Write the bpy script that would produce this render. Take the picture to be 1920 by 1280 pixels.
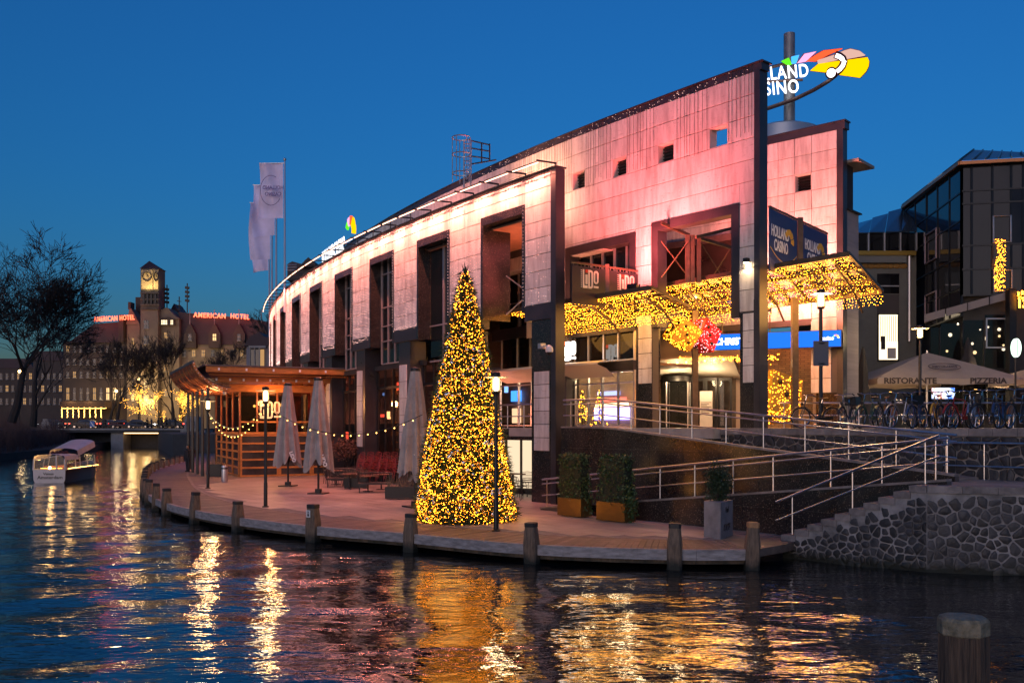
import bpy, bmesh, math, random
import numpy as np
from mathutils import Vector, Matrix
for o in list(bpy.data.objects): bpy.data.objects.remove(o)
SC = bpy.context.scene
COL = SC.collection
R_ = random.Random(7)
R = math.radians

# ------------------------------------------------------------------ camera
F = 1750.0; HY = 800.0; EYE = 3.45          # focal length in photo pixels, horizon row, eye height above the water
cam = bpy.data.cameras.new('camera'); camo = bpy.data.objects.new('camera', cam); COL.objects.link(camo)
camo.location = (0, 0, EYE); camo.rotation_euler = (R(90), 0, 0)
cam.sensor_width = 36; cam.lens = F / 1920 * 36; cam.shift_y = (HY - 640) / 1920
cam.clip_start = 0.1; cam.clip_end = 3000
SC.camera = camo

# ------------------------------------------------------------------ sky, last light, exposure
SUN_EL, SUN_ROT = R(3.4), R(200)
world = bpy.data.worlds.new('World'); SC.world = world; world.use_nodes = True
wn = world.node_tree.nodes; wl = world.node_tree.links
wn.clear()
wout = wn.new('ShaderNodeOutputWorld'); wbg = wn.new('ShaderNodeBackground')
sky = wn.new('ShaderNodeTexSky'); sky.sky_type = 'NISHITA'; sky.sun_disc = False
sky.sun_elevation = SUN_EL; sky.sun_rotation = SUN_ROT; sky.altitude = 0; sky.air_density = 1.3; sky.dust_density = 1.0; sky.ozone_density = 6.6
wl.new(sky.outputs[0], wbg.inputs[0]); wl.new(wbg.outputs[0], wout.inputs[0])
wbg.inputs[1].default_value = 0.145
sun = bpy.data.lights.new('sun', 'SUN'); sun.energy = 0.42; sun.angle = R(50); sun.color = (1.0, .80, .78)
suno = bpy.data.objects.new('sun', sun); COL.objects.link(suno)
suno.rotation_euler = (R(83), 0, R(-20))          # afterglow from low behind the camera
SC.view_settings.view_transform = 'Standard'; SC.view_settings.look = 'None'
SC.view_settings.exposure = 1.0; SC.view_settings.gamma = 1.0
SC.render.engine = 'CYCLES'
cy = SC.cycles
cy.use_denoising = True; cy.max_bounces = 7; cy.diffuse_bounces = 2; cy.glossy_bounces = 4; cy.transmission_bounces = 4; cy.transparent_max_bounces = 12
cy.sample_clamp_indirect = 4.0; cy.sample_clamp_direct = 0; cy.caustics_reflective = True; cy.caustics_refractive = False
cy.use_light_tree = True; cy.use_adaptive_sampling = True; cy.adaptive_threshold = 0.02

# ------------------------------------------------------------------ placing
def at(px, py, D):
    return Vector(((px - 960) / F * D, D, EYE - (py - HY) / F * D))
def G(px, py, z):
    D = F * (EYE - z) / (py - HY)
    return Vector(((px - 960) / F * D, D, z))

# ------------------------------------------------------------------ mesh builder
class MB:
    def __init__(s): s.v = []; s.f = []; s.mi = []; s.m = 0
    def add(s, vs, fs):
        b = len(s.v); s.v.extend([tuple(v) for v in vs])
        for f in fs: s.f.append(tuple(i + b for i in f)); s.mi.append(s.m)
        return s
    def hexa(s, c):      # 8 corners: bottom 4 ccw, top 4 ccw
        return s.add(c, [(3, 2, 1, 0), (4, 5, 6, 7), (0, 1, 5, 4), (1, 2, 6, 5), (2, 3, 7, 6), (3, 0, 4, 7)])
    def box(s, x0, x1, y0, y1, z0, z1, M=None):
        c = [Vector(p) for p in ((x0, y0, z0), (x1, y0, z0), (x1, y1, z0), (x0, y1, z0), (x0, y0, z1), (x1, y0, z1), (x1, y1, z1), (x0, y1, z1))]
        if M is not None: c = [M @ p for p in c]
        return s.hexa(c)
    def cbox(s, c, sx, sy, sz, rz=0.0, M=None):
        T = Matrix.Translation(Vector(c)) @ Matrix.Rotation(rz, 4, 'Z')
        if M is not None: T = Matrix.Translation(Vector(c)) @ M.to_4x4()
        return s.box(-sx / 2, sx / 2, -sy / 2, sy / 2, -sz / 2, sz / 2, T)
    def beam(s, p, q, w, h, up=(0, 0, 1)):
        p = Vector(p); q = Vector(q); d = (q - p)
        if d.length < 1e-6: return s
        d.normalize(); up = Vector(up)
        if abs(d.dot(up)) > .98: up = Vector((1, 0, 0))
        a = d.cross(up).normalized(); b = a.cross(d).normalized()
        c = []
        for e in (p, q):
            for (i, j) in ((-1, -1), (1, -1), (1, 1), (-1, 1)): c.append(e + a * (i * w / 2) + b * (j * h / 2))
        return s.add(c, [(3, 2, 1, 0), (4, 5, 6, 7), (0, 1, 5, 4), (1, 2, 6, 5), (2, 3, 7, 6), (3, 0, 4, 7)])
    def tube(s, pts, r, n=8, cap=True, closed=False):
        pts = [Vector(p) for p in pts]; k = len(pts)
        rs = r if isinstance(r, (list, tuple)) else [r] * k
        vs = []; prev = None
        for i, p in enumerate(pts):
            if closed: d = pts[(i + 1) % k] - pts[i - 1]
            else: d = pts[min(i + 1, k - 1)] - pts[max(i - 1, 0)]
            d.normalize()
            if prev is None:
                u = Vector((0, 0, 1)) if abs(d.z) < .9 else Vector((1, 0, 0))
                a = d.cross(u).normalized()
            else:
                a = (prev - d * prev.dot(d)).normalized()
            prev = a; b = d.cross(a)
            for j in range(n):
                t = 2 * math.pi * j / n
                vs.append(p + (a * math.cos(t) + b * math.sin(t)) * rs[i])
        fs = []
        for i in range(k if closed else k - 1):
            i2 = (i + 1) % k
            for j in range(n):
                j2 = (j + 1) % n
                fs.append((i * n + j, i * n + j2, i2 * n + j2, i2 * n + j))
        if cap and not closed:
            fs.append(tuple(range(n - 1, -1, -1))); fs.append(tuple((k - 1) * n + j for j in range(n)))
        return s.add(vs, fs)
    def lathe(s, prof, c=(0, 0, 0), n=16, cap=True, axis=None):
        c = Vector(c); vs = []; fs = []; k = len(prof)
        for (r, z) in prof:
            for j in range(n):
                t = 2 * math.pi * j / n; p = Vector((r * math.cos(t), r * math.sin(t), z))
                if axis is not None: p = axis @ p
                vs.append(c + p)
        for i in range(k - 1):
            for j in range(n):
                j2 = (j + 1) % n
                fs.append((i * n + j, i * n + j2, (i + 1) * n + j2, (i + 1) * n + j))
        if cap: fs.append(tuple(range(n - 1, -1, -1))); fs.append(tuple((k - 1) * n + j for j in range(n)))
        return s.add(vs, fs)
    def prism(s, poly, z0, z1):
        n = len(poly); vs = [(p[0], p[1], z0) for p in poly] + [(p[0], p[1], z1) for p in poly]
        ar = sum(poly[i][0] * poly[(i + 1) % n][1] - poly[(i + 1) % n][0] * poly[i][1] for i in range(n))
        if ar < 0: vs = vs[:n][::-1] + vs[n:][::-1]
        return s.add(vs, [tuple(range(n - 1, -1, -1)), tuple(range(n, 2 * n))] + [(i, (i + 1) % n, n + (i + 1) % n, n + i) for i in range(n)])
    def plate(s, poly3, t):    # flat polygon given by 3d points, thickened by t along its normal (both ways)
        P = [Vector(p) for p in poly3]; nrm = Vector((0, 0, 0)); n = len(P)
        for i in range(n): nrm += P[i].cross(P[(i + 1) % n])
        nrm.normalize(); nrm *= t / 2
        vs = [p - nrm for p in P] + [p + nrm for p in P]
        return s.add(vs, [tuple(range(n - 1, -1, -1)), tuple(range(n, 2 * n))] + [(i, (i + 1) % n, n + (i + 1) % n, n + i) for i in range(n)])
    def grid(s, P):            # rows of points
        a = len(P); b = len(P[0]); vs = [p for row in P for p in row]
        return s.add(vs, [(i * b + j, i * b + j + 1, (i + 1) * b + j + 1, (i + 1) * b + j) for i in range(a - 1) for j in range(b - 1)])
    def ball(s, c, r, n=10, m=7, sc=(1, 1, 1)):
        prof = []
        for i in range(m):
            t = math.pi * (i + .02) / (m - 1 + .04) - math.pi / 2
            prof.append((r * math.cos(t), r * math.sin(t)))
        b = len(s.v); s.lathe(prof, (0, 0, 0), n)
        for i in range(b, len(s.v)):
            v = s.v[i]; s.v[i] = (c[0] + v[0] * sc[0], c[1] + v[1] * sc[1], c[2] + v[2] * sc[2])
        return s
    def mesh(s, name, mats, smooth=False):
        me = bpy.data.meshes.new(name); me.from_pydata(s.v, [], s.f)
        mats = mats if isinstance(mats, (list, tuple)) else [mats]
        for m in mats: me.materials.append(m)
        if len(mats) > 1: me.polygons.foreach_set('material_index', s.mi)
        if smooth:
            me.polygons.foreach_set('use_smooth', [True] * len(me.polygons))
            try: me.set_sharp_from_angle(angle=R(40))
            except Exception: pass
        me.update(); return me

def link(o, parent=None, world_of=None):
    COL.objects.link(o)
    if parent is not None:
        o.parent = parent
        if world_of is not None: o.matrix_parent_inverse = Matrix.Translation(-Vector(world_of))
    return o
def tag(o, label=None, cat=None, group=None, kind=None):
    if label: o['label'] = label
    if cat: o['category'] = cat
    if group: o['group'] = group
    if kind: o['kind'] = kind
    return o
def thing(name, label, cat, loc=(0, 0, 0), rz=0.0, group=None):
    o = bpy.data.objects.new(name, None); COL.objects.link(o)
    o.location = loc; o.rotation_euler = (0, 0, rz); o.empty_display_size = .2
    return tag(o, label, cat, group)
def part(mb, name, mat, parent=None, smooth=False, kind=None, label=None):
    """part in world coordinates below an unrotated root, or in local coordinates of it when root['_local']"""
    me = mb if isinstance(mb, bpy.types.Mesh) else mb.mesh(name, mat, smooth)
    o = bpy.data.objects.new(name, me); COL.objects.link(o)
    if parent is not None:
        o.parent = parent
        if parent.type == 'EMPTY' and parent.get('_w', 0): o.matrix_parent_inverse = Matrix.Translation(-parent.location)
    if kind: o['kind'] = kind
    if label: o['label'] = label
    return o
def wthing(name, label, cat, loc, group=None):   # its parts are given in world coordinates
    o = thing(name, label, cat, loc, 0, group); o['_w'] = 1; return o
def single(mb, name, mat, label, cat, group=None, smooth=False, kind=None):
    o = part(mb, name, mat, None, smooth); return tag(o, label, cat, group, kind)
def struct(mb, name, mat, smooth=False):
    o = part(mb, name, mat, None, smooth); o['kind'] = 'structure'; return o
def piece(me, name, parent, M):                    # a placed copy of a shared mesh
    o = bpy.data.objects.new(name, me); COL.objects.link(o); o.parent = parent
    if parent.type == 'EMPTY' and parent.get('_w', 0): o.matrix_parent_inverse = Matrix.Translation(-parent.location)
    o.matrix_basis = M
    return o
def copy_tree(o, parent=None):
    c = o.copy(); COL.objects.link(c); c.parent = parent
    for ch in list(o.children): copy_tree(ch, c)
    return c
def pts_mesh(name, P, r, mat, flat=False):         # many little octahedral bulbs in one mesh
    P = np.asarray(P, float); n = len(P)
    base = np.array([(1, 0, 0), (-1, 0, 0), (0, 1, 0), (0, -1, 0), (0, 0, 1), (0, 0, -1)], float)
    rr = np.asarray(r, float).reshape(-1, 1, 1) if np.ndim(r) else r
    V = (P[:, None, :] + base[None] * rr).reshape(-1, 3)
    fb = np.array([(0, 2, 4), (2, 1, 4), (1, 3, 4), (3, 0, 4), (2, 0, 5), (1, 2, 5), (3, 1, 5), (0, 3, 5)])
    Fc = (fb[None] + (np.arange(n) * 6)[:, None, None]).reshape(-1, 3)
    return np_mesh(name, V, Fc, mat)
def np_mesh(name, V, Fc, mat, smooth=False):
    V = np.asarray(V, np.float32); Fc = np.asarray(Fc, np.int32); k = Fc.shape[1]
    me = bpy.data.meshes.new(name); me.vertices.add(len(V)); me.vertices.foreach_set('co', V.ravel())
    me.loops.add(Fc.size); me.loops.foreach_set('vertex_index', Fc.ravel())
    me.polygons.add(len(Fc)); me.polygons.foreach_set('loop_start', np.arange(len(Fc), dtype=np.int32) * k)
    try: me.polygons.foreach_set('loop_total', np.full(len(Fc), k, np.int32))
    except Exception: pass
    if smooth: me.polygons.foreach_set('use_smooth', np.ones(len(Fc), bool))
    me.materials.append(mat); me.update(calc_edges=True); me.validate(); return me

ORD = 'first second third fourth fifth sixth seventh eighth ninth tenth eleventh twelfth thirteenth fourteenth fifteenth sixteenth seventeenth eighteenth nineteenth twentieth twenty-first twenty-second twenty-third twenty-fourth twenty-fifth twenty-sixth twenty-seventh twenty-eighth'.split()
def lights_thing(name, P, r, mt, label, group=None):
    o = wthing(name, label, 'string lights', tuple(P[0]), group); b = part(pts_mesh('bulbs', P, r, mt), 'bulbs', mt, o); b['kind'] = 'stuff'; return o
# ------------------------------------------------------------------ lettering
def text_mesh(txt, size=1.0, depth=.03, bold=0.0, mat=None, sx=1.0, align='CENTER', space=1.0):
    cu = bpy.data.curves.new('t', 'FONT'); cu.body = txt; cu.size = size; cu.extrude = depth / 2; cu.offset = bold
    cu.align_x = align; cu.align_y = 'CENTER'; cu.resolution_u = 4; cu.space_character = space
    o = bpy.data.objects.new('t', cu); COL.objects.link(o)
    dg = bpy.context.evaluated_depsgraph_get(); me = bpy.data.meshes.new_from_object(o.evaluated_get(dg))
    bpy.data.objects.remove(o); bpy.data.curves.remove(cu)
    me.name = 'lettering'
    me.materials.clear()
    if mat: me.materials.append(mat)
    if sx != 1.0: me.transform(Matrix.Diagonal((sx, 1, 1, 1)))
    return me
def face_matrix(o, right, up):                     # local x -> right, y -> up, z -> towards viewer
    r = Vector(right).normalized(); u = Vector(up); u = (u - r * u.dot(r)).normalized(); n = r.cross(u)
    M = Matrix((r, u, n)).transposed().to_4x4(); M.translation = Vector(o); return M

# ------------------------------------------------------------------ materials
def nodes(name):
    m = bpy.data.materials.new(name); m.use_nodes = True; nt = m.node_tree; nt.nodes.clear()
    out = nt.nodes.new('ShaderNodeOutputMaterial'); return m, nt, out
def mat(name, col, rough=.6, metal=0.0, spec=.5, var=0.0, vs=2.0, bump=0.0, bs=30.0, rnd=0.0, stretch=(1, 1, 1), col2=None, dirt=0.0, detail=6, coords='pos', coat=0):
    m, nt, out = nodes(name); N = nt.nodes; L = nt.links
    b = N.new('ShaderNodeBsdfPrincipled'); L.new(b.outputs[0], out.inputs[0])
    b.inputs['Roughness'].default_value = rough; b.inputs['Metallic'].default_value = metal
    b.inputs['Specular IOR Level'].default_value = spec; b.inputs['Base Color'].default_value = (*col, 1)
    if coat: b.inputs['Coat Weight'].default_value = coat
    if not (var or bump or rnd or col2): return m
    if coords == 'pos': g = N.new('ShaderNodeNewGeometry'); src = g.outputs['Position']
    else: g = N.new('ShaderNodeTexCoord'); src = g.outputs['Object']
    mp = N.new('ShaderNodeMapping'); mp.inputs['Scale'].default_value = stretch; L.new(src, mp.inputs[0])
    cur = None
    if var or col2:
        n1 = N.new('ShaderNodeTexNoise'); n1.inputs['Scale'].default_value = vs; n1.inputs['Detail'].default_value = detail; n1.inputs['Roughness'].default_value = .62
        L.new(mp.outputs[0], n1.inputs['Vector'])
        rp = N.new('ShaderNodeValToRGB'); L.new(n1.outputs[0], rp.inputs[0])
        c2 = col2 if col2 else tuple(c * (1 - var) for c in col); c1 = col if col2 else tuple(min(1, c * (1 + var * .7)) for c in col)
        rp.color_ramp.elements[0].position = .32; rp.color_ramp.elements[0].color = (*c2, 1)
        rp.color_ramp.elements[1].position = .68; rp.color_ramp.elements[1].color = (*c1, 1)
        cur = rp.outputs[0]
        rr = N.new('ShaderNodeMapRange'); rr.inputs[3].default_value = max(.03, rough * .75); rr.inputs[4].default_value = min(1, rough * 1.2)
        L.new(n1.outputs[0], rr.inputs[0]); L.new(rr.outputs[0], b.inputs['Roughness'])
    if rnd:
        oi = N.new('ShaderNodeObjectInfo'); mr = N.new('ShaderNodeMapRange'); mr.inputs[3].default_value = 1 - rnd; mr.inputs[4].default_value = 1 + rnd
        L.new(oi.outputs['Random'], mr.inputs[0])
        mx = N.new('ShaderNodeVectorMath'); mx.operation = 'SCALE'; L.new(mr.outputs[0], mx.inputs['Scale'])
        if cur is None: mx.inputs[0].default_value = col
        else: L.new(cur, mx.inputs[0])
        cur = mx.outputs[0]
    if cur is not None: L.new(cur, b.inputs['Base Color'])
    if bump:
        n2 = N.new('ShaderNodeTexNoise'); n2.inputs['Scale'].default_value = bs; n2.inputs['Detail'].default_value = 4
        L.new(mp.outputs[0], n2.inputs['Vector'])
        bp = N.new('ShaderNodeBump'); bp.inputs['Strength'].default_value = bump; bp.inputs['Distance'].default_value = .02
        L.new(n2.outputs[0], bp.inputs['Height']); L.new(bp.outputs[0], b.inputs['Normal'])
    return m
def algae(m, z0, col=(.016, .018, .012), soft=.12):
    nt = m.node_tree; N = nt.nodes; L = nt.links; b = next(n for n in N if n.type == 'BSDF_PRINCIPLED'); inp = b.inputs['Base Color']
    g = N.new('ShaderNodeNewGeometry'); sx = N.new('ShaderNodeSeparateXYZ'); L.new(g.outputs['Position'], sx.inputs[0])
    n = N.new('ShaderNodeTexNoise'); n.inputs['Scale'].default_value = 3.5; n.inputs['Detail'].default_value = 5; L.new(g.outputs['Position'], n.inputs['Vector'])
    ma = N.new('ShaderNodeMath'); ma.operation = 'MULTIPLY_ADD'; ma.inputs[1].default_value = -.45; L.new(n.outputs[0], ma.inputs[0]); L.new(sx.outputs['Z'], ma.inputs[2])
    mr = N.new('ShaderNodeMapRange'); mr.inputs[1].default_value = z0 - soft - .22; mr.inputs[2].default_value = z0 + soft - .22; mr.inputs[3].default_value = 1; mr.inputs[4].default_value = 0; L.new(ma.outputs[0], mr.inputs[0])
    mx = N.new('ShaderNodeMixRGB'); L.new(mr.outputs[0], mx.inputs[0]); mx.inputs[2].default_value = (*col, 1)
    if inp.links: L.new(inp.links[0].from_socket, mx.inputs[1])
    else: mx.inputs[1].default_value = inp.default_value
    L.new(mx.outputs[0], inp)
def emis(name, col, s, sample=True, var=0.0):
    m, nt, out = nodes(name); e = nt.nodes.new('ShaderNodeEmission'); e.inputs[0].default_value = (*col, 1); e.inputs[1].default_value = s
    nt.links.new(e.outputs[0], out.inputs[0])
    if not sample: m.cycles.emission_sampling = 'NONE'
    return m
def glass(name, tint=(.9, .95, .95), ior=1.5, rough=.02, body=0.0, bodycol=(.02, .02, .025)):
    m, nt, out = nodes(name); N = nt.nodes; L = nt.links
    fr = N.new('ShaderNodeFresnel'); fr.inputs[0].default_value = ior
    tr = N.new('ShaderNodeBsdfTransparent'); tr.inputs[0].default_value = (*tint, 1)
    gl = N.new('ShaderNodeBsdfGlossy'); gl.inputs['Roughness'].default_value = rough
    g_ = N.new('ShaderNodeNewGeometry'); iv = N.new('ShaderNodeMath'); iv.operation = 'SUBTRACT'; iv.inputs[0].default_value = 1; L.new(g_.outputs['Backfacing'], iv.inputs[1])
    mu = N.new('ShaderNodeMath'); mu.operation = 'MULTIPLY'; L.new(fr.outputs[0], mu.inputs[0]); L.new(iv.outputs[0], mu.inputs[1])
    mx = N.new('ShaderNodeMixShader'); L.new(mu.outputs[0], mx.inputs[0])
    if body:
        df = N.new('ShaderNodeBsdfDiffuse'); df.inputs[0].default_value = (*bodycol, 1)
        m2 = N.new('ShaderNodeMixShader'); m2.inputs[0].default_value = body
        L.new(tr.outputs[0], m2.inputs[1]); L.new(df.outputs[0], m2.inputs[2]); L.new(m2.outputs[0], mx.inputs[1])
    else: L.new(tr.outputs[0], mx.inputs[1])
    L.new(gl.outputs[0], mx.inputs[2]); L.new(mx.outputs[0], out.inputs[0]); return m

def granite(name, base=(.020, .017, .017), fleck=(.22, .17, .13), rough=.15, fs=30):
    m, nt, out = nodes(name); N = nt.nodes; L = nt.links
    b = N.new('ShaderNodeBsdfPrincipled'); L.new(b.outputs[0], out.inputs[0])
    g = N.new('ShaderNodeNewGeometry')
    v = N.new('ShaderNodeTexNoise'); v.inputs['Scale'].default_value = fs; v.inputs['Detail'].default_value = 2; L.new(g.outputs['Position'], v.inputs['Vector'])
    r1 = N.new('ShaderNodeValToRGB'); L.new(v.outputs[0], r1.inputs[0])
    r1.color_ramp.elements[0].position = .60; r1.color_ramp.elements[0].color = (0, 0, 0, 1); r1.color_ramp.elements[1].position = .72; r1.color_ramp.elements[1].color = (1, 1, 1, 1)
    n = N.new('ShaderNodeTexNoise'); n.inputs['Scale'].default_value = 1.1; n.inputs['Detail'].default_value = 7; L.new(g.outputs['Position'], n.inputs['Vector'])
    r2 = N.new('ShaderNodeValToRGB'); L.new(n.outputs[0], r2.inputs[0])
    r2.color_ramp.elements[0].position = .3; r2.color_ramp.elements[0].color = (*[c * .7 for c in base], 1); r2.color_ramp.elements[1].position = .75; r2.color_ramp.elements[1].color = (*[c * 1.6 for c in base], 1)
    mx = N.new('ShaderNodeMixRGB'); L.new(r1.outputs[0], mx.inputs[0]); L.new(r2.outputs[0], mx.inputs[1]); mx.inputs[2].default_value = (*fleck, 1)
    L.new(mx.outputs[0], b.inputs['Base Color'])
    mr = N.new('ShaderNodeMapRange'); mr.inputs[3].default_value = rough * .6; mr.inputs[4].default_value = rough * 1.5; L.new(n.outputs[0], mr.inputs[0]); L.new(mr.outputs[0], b.inputs['Roughness'])
    bp = N.new('ShaderNodeBump'); bp.inputs['Strength'].default_value = .12; bp.inputs['Distance'].default_value = .01; L.new(v.outputs[0], bp.inputs['Height']); L.new(bp.outputs[0], b.inputs['Normal'])
    return m

GRAN = granite('dark_speckled_granite')
GRAN2 = granite('dark_granite_smooth', base=(.028, .026, .031), fleck=(.07, .065, .07), rough=.33, fs=40)
def panel_mat(name, a, b2):
    m, nt, out = nodes(name); N = nt.nodes; L = nt.links
    b = N.new('ShaderNodeBsdfPrincipled'); L.new(b.outputs[0], out.inputs[0]); b.inputs['Roughness'].default_value = .5
    g = N.new('ShaderNodeNewGeometry')
    mp = N.new('ShaderNodeMapping'); mp.inputs['Scale'].default_value = (2.2, 2.2, .35); L.new(g.outputs['Position'], mp.inputs[0])
    n = N.new('ShaderNodeTexNoise'); n.inputs['Scale'].default_value = 1.6; n.inputs['Detail'].default_value = 9; n.inputs['Roughness'].default_value = .68; L.new(mp.outputs[0], n.inputs['Vector'])
    r1 = N.new('ShaderNodeValToRGB'); L.new(n.outputs[0], r1.inputs[0])
    r1.color_ramp.elements[0].position = .34; r1.color_ramp.elements[0].color = (*b2, 1); r1.color_ramp.elements[1].position = .58; r1.color_ramp.elements[1].color = (*a, 1)
    # slanting grain of the stone, offset panel by panel
    oi = N.new('ShaderNodeObjectInfo'); sc = N.new('ShaderNodeMath'); sc.operation = 'MULTIPLY'; sc.inputs[1].default_value = 40; L.new(oi.outputs['Random'], sc.inputs[0])
    tc = N.new('ShaderNodeTexCoord'); mp2 = N.new('ShaderNodeMapping'); mp2.inputs['Rotation'].default_value = (0, R(38), 0); mp2.inputs['Scale'].default_value = (3.0, 3, 13)
    L.new(tc.outputs['Object'], mp2.inputs[0]); L.new(sc.outputs[0], mp2.inputs['Location'])
    n2 = N.new('ShaderNodeTexNoise'); n2.inputs['Scale'].default_value = 1.5; n2.inputs['Detail'].default_value = 5; n2.inputs['Distortion'].default_value = .8; L.new(mp2.outputs[0], n2.inputs['Vector'])
    r2 = N.new('ShaderNodeValToRGB'); L.new(n2.outputs[0], r2.inputs[0])
    r2.color_ramp.elements[0].position = .27; r2.color_ramp.elements[0].color = (.50, .47, .45, 1); r2.color_ramp.elements[1].position = .38; r2.color_ramp.elements[1].color = (1, 1, 1, 1)
    mx = N.new('ShaderNodeMixRGB'); mx.blend_type = 'MULTIPLY'; mx.inputs[0].default_value = .8; L.new(r1.outputs[0], mx.inputs[1]); L.new(r2.outputs[0], mx.inputs[2])
    mr = N.new('ShaderNodeMapRange'); mr.inputs[3].default_value = .84; mr.inputs[4].default_value = 1.07; L.new(oi.outputs['Random'], mr.inputs[0])
    vm = N.new('ShaderNodeVectorMath'); vm.operation = 'SCALE'; L.new(mx.outputs[0], vm.inputs[0]); L.new(mr.outputs[0], vm.inputs['Scale'])
    L.new(vm.outputs[0], b.inputs['Base Color'])
    return m
PANEL = panel_mat('pale_stone_panel', (.68, .65, .63), (.44, .41, .395))
JOINT = mat('panel_joint', (.09, .08, .08), .9)
BLACK = mat('black_metal', (.012, .012, .013), .45, .2, var=.3, vs=5)
IRON = mat('dark_iron', (.03, .028, .027), .5, .5, var=.4, vs=8)
STEEL = mat('brushed_steel', (.55, .55, .57), .32, 1.0, var=.15, vs=12)
ALU = mat('pale_aluminium', (.55, .52, .52), .4, .7, var=.1, vs=6)
DARKIN = mat('dark_interior', (.03, .026, .025), .8, var=.5, vs=1.5)
GLASS = glass('window_glass', (.75, .8, .82))
GLASSD = glass('smoked_glass', (.22, .2, .2), rough=.03, body=.35)
CONC = mat('pale_concrete', (.30, .28, .27), .85, var=.35, vs=1.4, bump=.25, bs=25)
WARMB = emis('warm_fairy_bulb', (1.0, .28, .012), 17)
WARMB2 = emis('warm_string_bulb', (1.0, .50, .10), 6)
PINKB = emis('pink_curtain_bulb', (1.0, .52, .44), 2.6, sample=False)
# ================================================================== water, quay, ramps
WOOD = mat('weathered_plank', (.17, .125, .10), .62, var=.45, vs=2.5, rnd=.28, bump=.3, bs=40, stretch=(1, 1, 1))
WOODG = mat('grey_timber', (.30, .275, .27), .7, var=.45, vs=3, bump=.35, bs=30, stretch=(1, 1, 4))
WOODP = mat('post_timber', (.17, .115, .075), .75, var=.55, vs=5, bump=.5, bs=18, stretch=(5, 5, .6))
algae(WOODP, .18)
WOODT = mat('orange_sawn_end', (.40, .21, .09), .7, var=.3, vs=9)
POSTCAP = mat('black_post_cap', (.025, .023, .022), .6, var=.4, vs=8)
PAVE = mat('terrace_slab', (.34, .29, .265), .5, var=.38, vs=.55, rnd=.10, bump=.12, bs=60)
PAVEB = mat('terrace_joint', (.20, .17, .16), .85, var=.25, vs=3)
PLAZA = mat('plaza_paving', (.25, .22, .20), .7, var=.35, vs=1.2, bump=.2, bs=20)
ASPH = mat('asphalt', (.05, .05, .052), .85, var=.3, vs=2)
STONE = mat('basalt_stone', (.034, .033, .036), .55, var=.5, vs=6, rnd=.5, bump=.6, bs=14)
MORT = mat('pale_mortar', (.26, .245, .24), .9, var=.75, vs=1.3, bump=.6, bs=12)
algae(MORT, .22); algae(STONE, .2)
MORTD = mat('dark_mortar', (.05, .045, .043), .9, var=.5, vs=3, bump=.6, bs=10)
STEPM = mat('worn_stone_step', (.20, .175, .165), .8, var=.5, vs=3, bump=.4, bs=20, rnd=.12)
COPE = mat('coping_stone', (.23, .20, .185), .8, var=.45, vs=2.4, bump=.35, bs=22, rnd=.12)

def water_mat():
    m, nt, out = nodes('canal_water'); N = nt.nodes; L = nt.links
    b = N.new('ShaderNodeBsdfPrincipled'); L.new(b.outputs[0], out.inputs[0])
    b.inputs['Base Color'].default_value = (.006, .009, .011, 1); b.inputs['Roughness'].default_value = .025; b.inputs['IOR'].default_value = 1.45
    b.inputs['Specular IOR Level'].default_value = .75
    g = N.new('ShaderNodeNewGeometry')
    last = None
    for sc, st, dist, k in ((1.1, .40, .09, (1, 2.0, 1)), (3.6, .32, .028, (1, 2.2, 1)), (11, .16, .008, (1, 1.6, 1))):
        mp = N.new('ShaderNodeMapping'); mp.inputs['Scale'].default_value = k; mp.inputs['Rotation'].default_value = (0, 0, R(-14)); L.new(g.outputs['Position'], mp.inputs[0])
        n = N.new('ShaderNodeTexNoise'); n.inputs['Scale'].default_value = sc; n.inputs['Detail'].default_value = 2.5; n.inputs['Distortion'].default_value = .5; L.new(mp.outputs[0], n.inputs['Vector'])
        bp = N.new('ShaderNodeBump'); bp.inputs['Strength'].default_value = st; bp.inputs['Distance'].default_value = dist; L.new(n.outputs[0], bp.inputs['Height'])
        if last: L.new(last.outputs[0], bp.inputs['Normal'])
        last = bp
    L.new(last.outputs[0], b.inputs['Normal'])
    return m
def make_water():
    xs = np.concatenate([np.arange(-260, -42, 8.), np.arange(-42, 16, .26), np.arange(16, 70, 6.)])
    ys = np.concatenate([np.arange(-60, 9, 6.), np.arange(9, 66, .26), np.arange(66, 200, 4.)])
    X, Y = np.meshgrid(xs, ys); Z = np.zeros_like(X)
    rs = np.random.RandomState(3)
    for k in range(46):
        lam = rs.uniform(.9, 4.2); a = rs.normal(1.45, .75); ph = rs.uniform(0, 6.28)
        amp = .0014 * lam ** .9
        Z += amp * np.sin(2 * np.pi / lam * (X * np.cos(a) + Y * np.sin(a)) + ph + .8 * np.sin(X * .13 + k) + .6 * np.sin(Y * .11 + 2 * k))
    # the tour boat's spreading wake
    for sgn in (-1, 1):
        d = (X + 27.6) * math.cos(R(24)) * sgn + (Y - 57) * math.sin(R(24)); t = -(Y - 57)
        Z += np.where((t > 0) & (t < 26), .035 * np.exp(-(d / .8) ** 2) * np.cos(d * 4) * np.exp(-t / 14), 0)
    fade = np.clip((X + 42) / 4, 0, 1) * np.clip((16 - X) / 3, 0, 1) * np.clip((Y - 9) / 2, 0, 1) * np.clip((66 - Y) / 12, 0, 1)
    Z *= fade
    a, b = X.shape
    idx = np.arange(a * b).reshape(a, b)
    Q = np.stack([idx[:-1, :-1], idx[:-1, 1:], idx[1:, 1:], idx[1:, :-1]], -1).reshape(-1, 4)
    me = np_mesh('water', np.stack([X, Y, Z], -1).reshape(-1, 3), Q, water_mat(), True)
    o = bpy.data.objects.new('water', me); COL.objects.link(o); o['kind'] = 'structure'
make_water()
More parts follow.
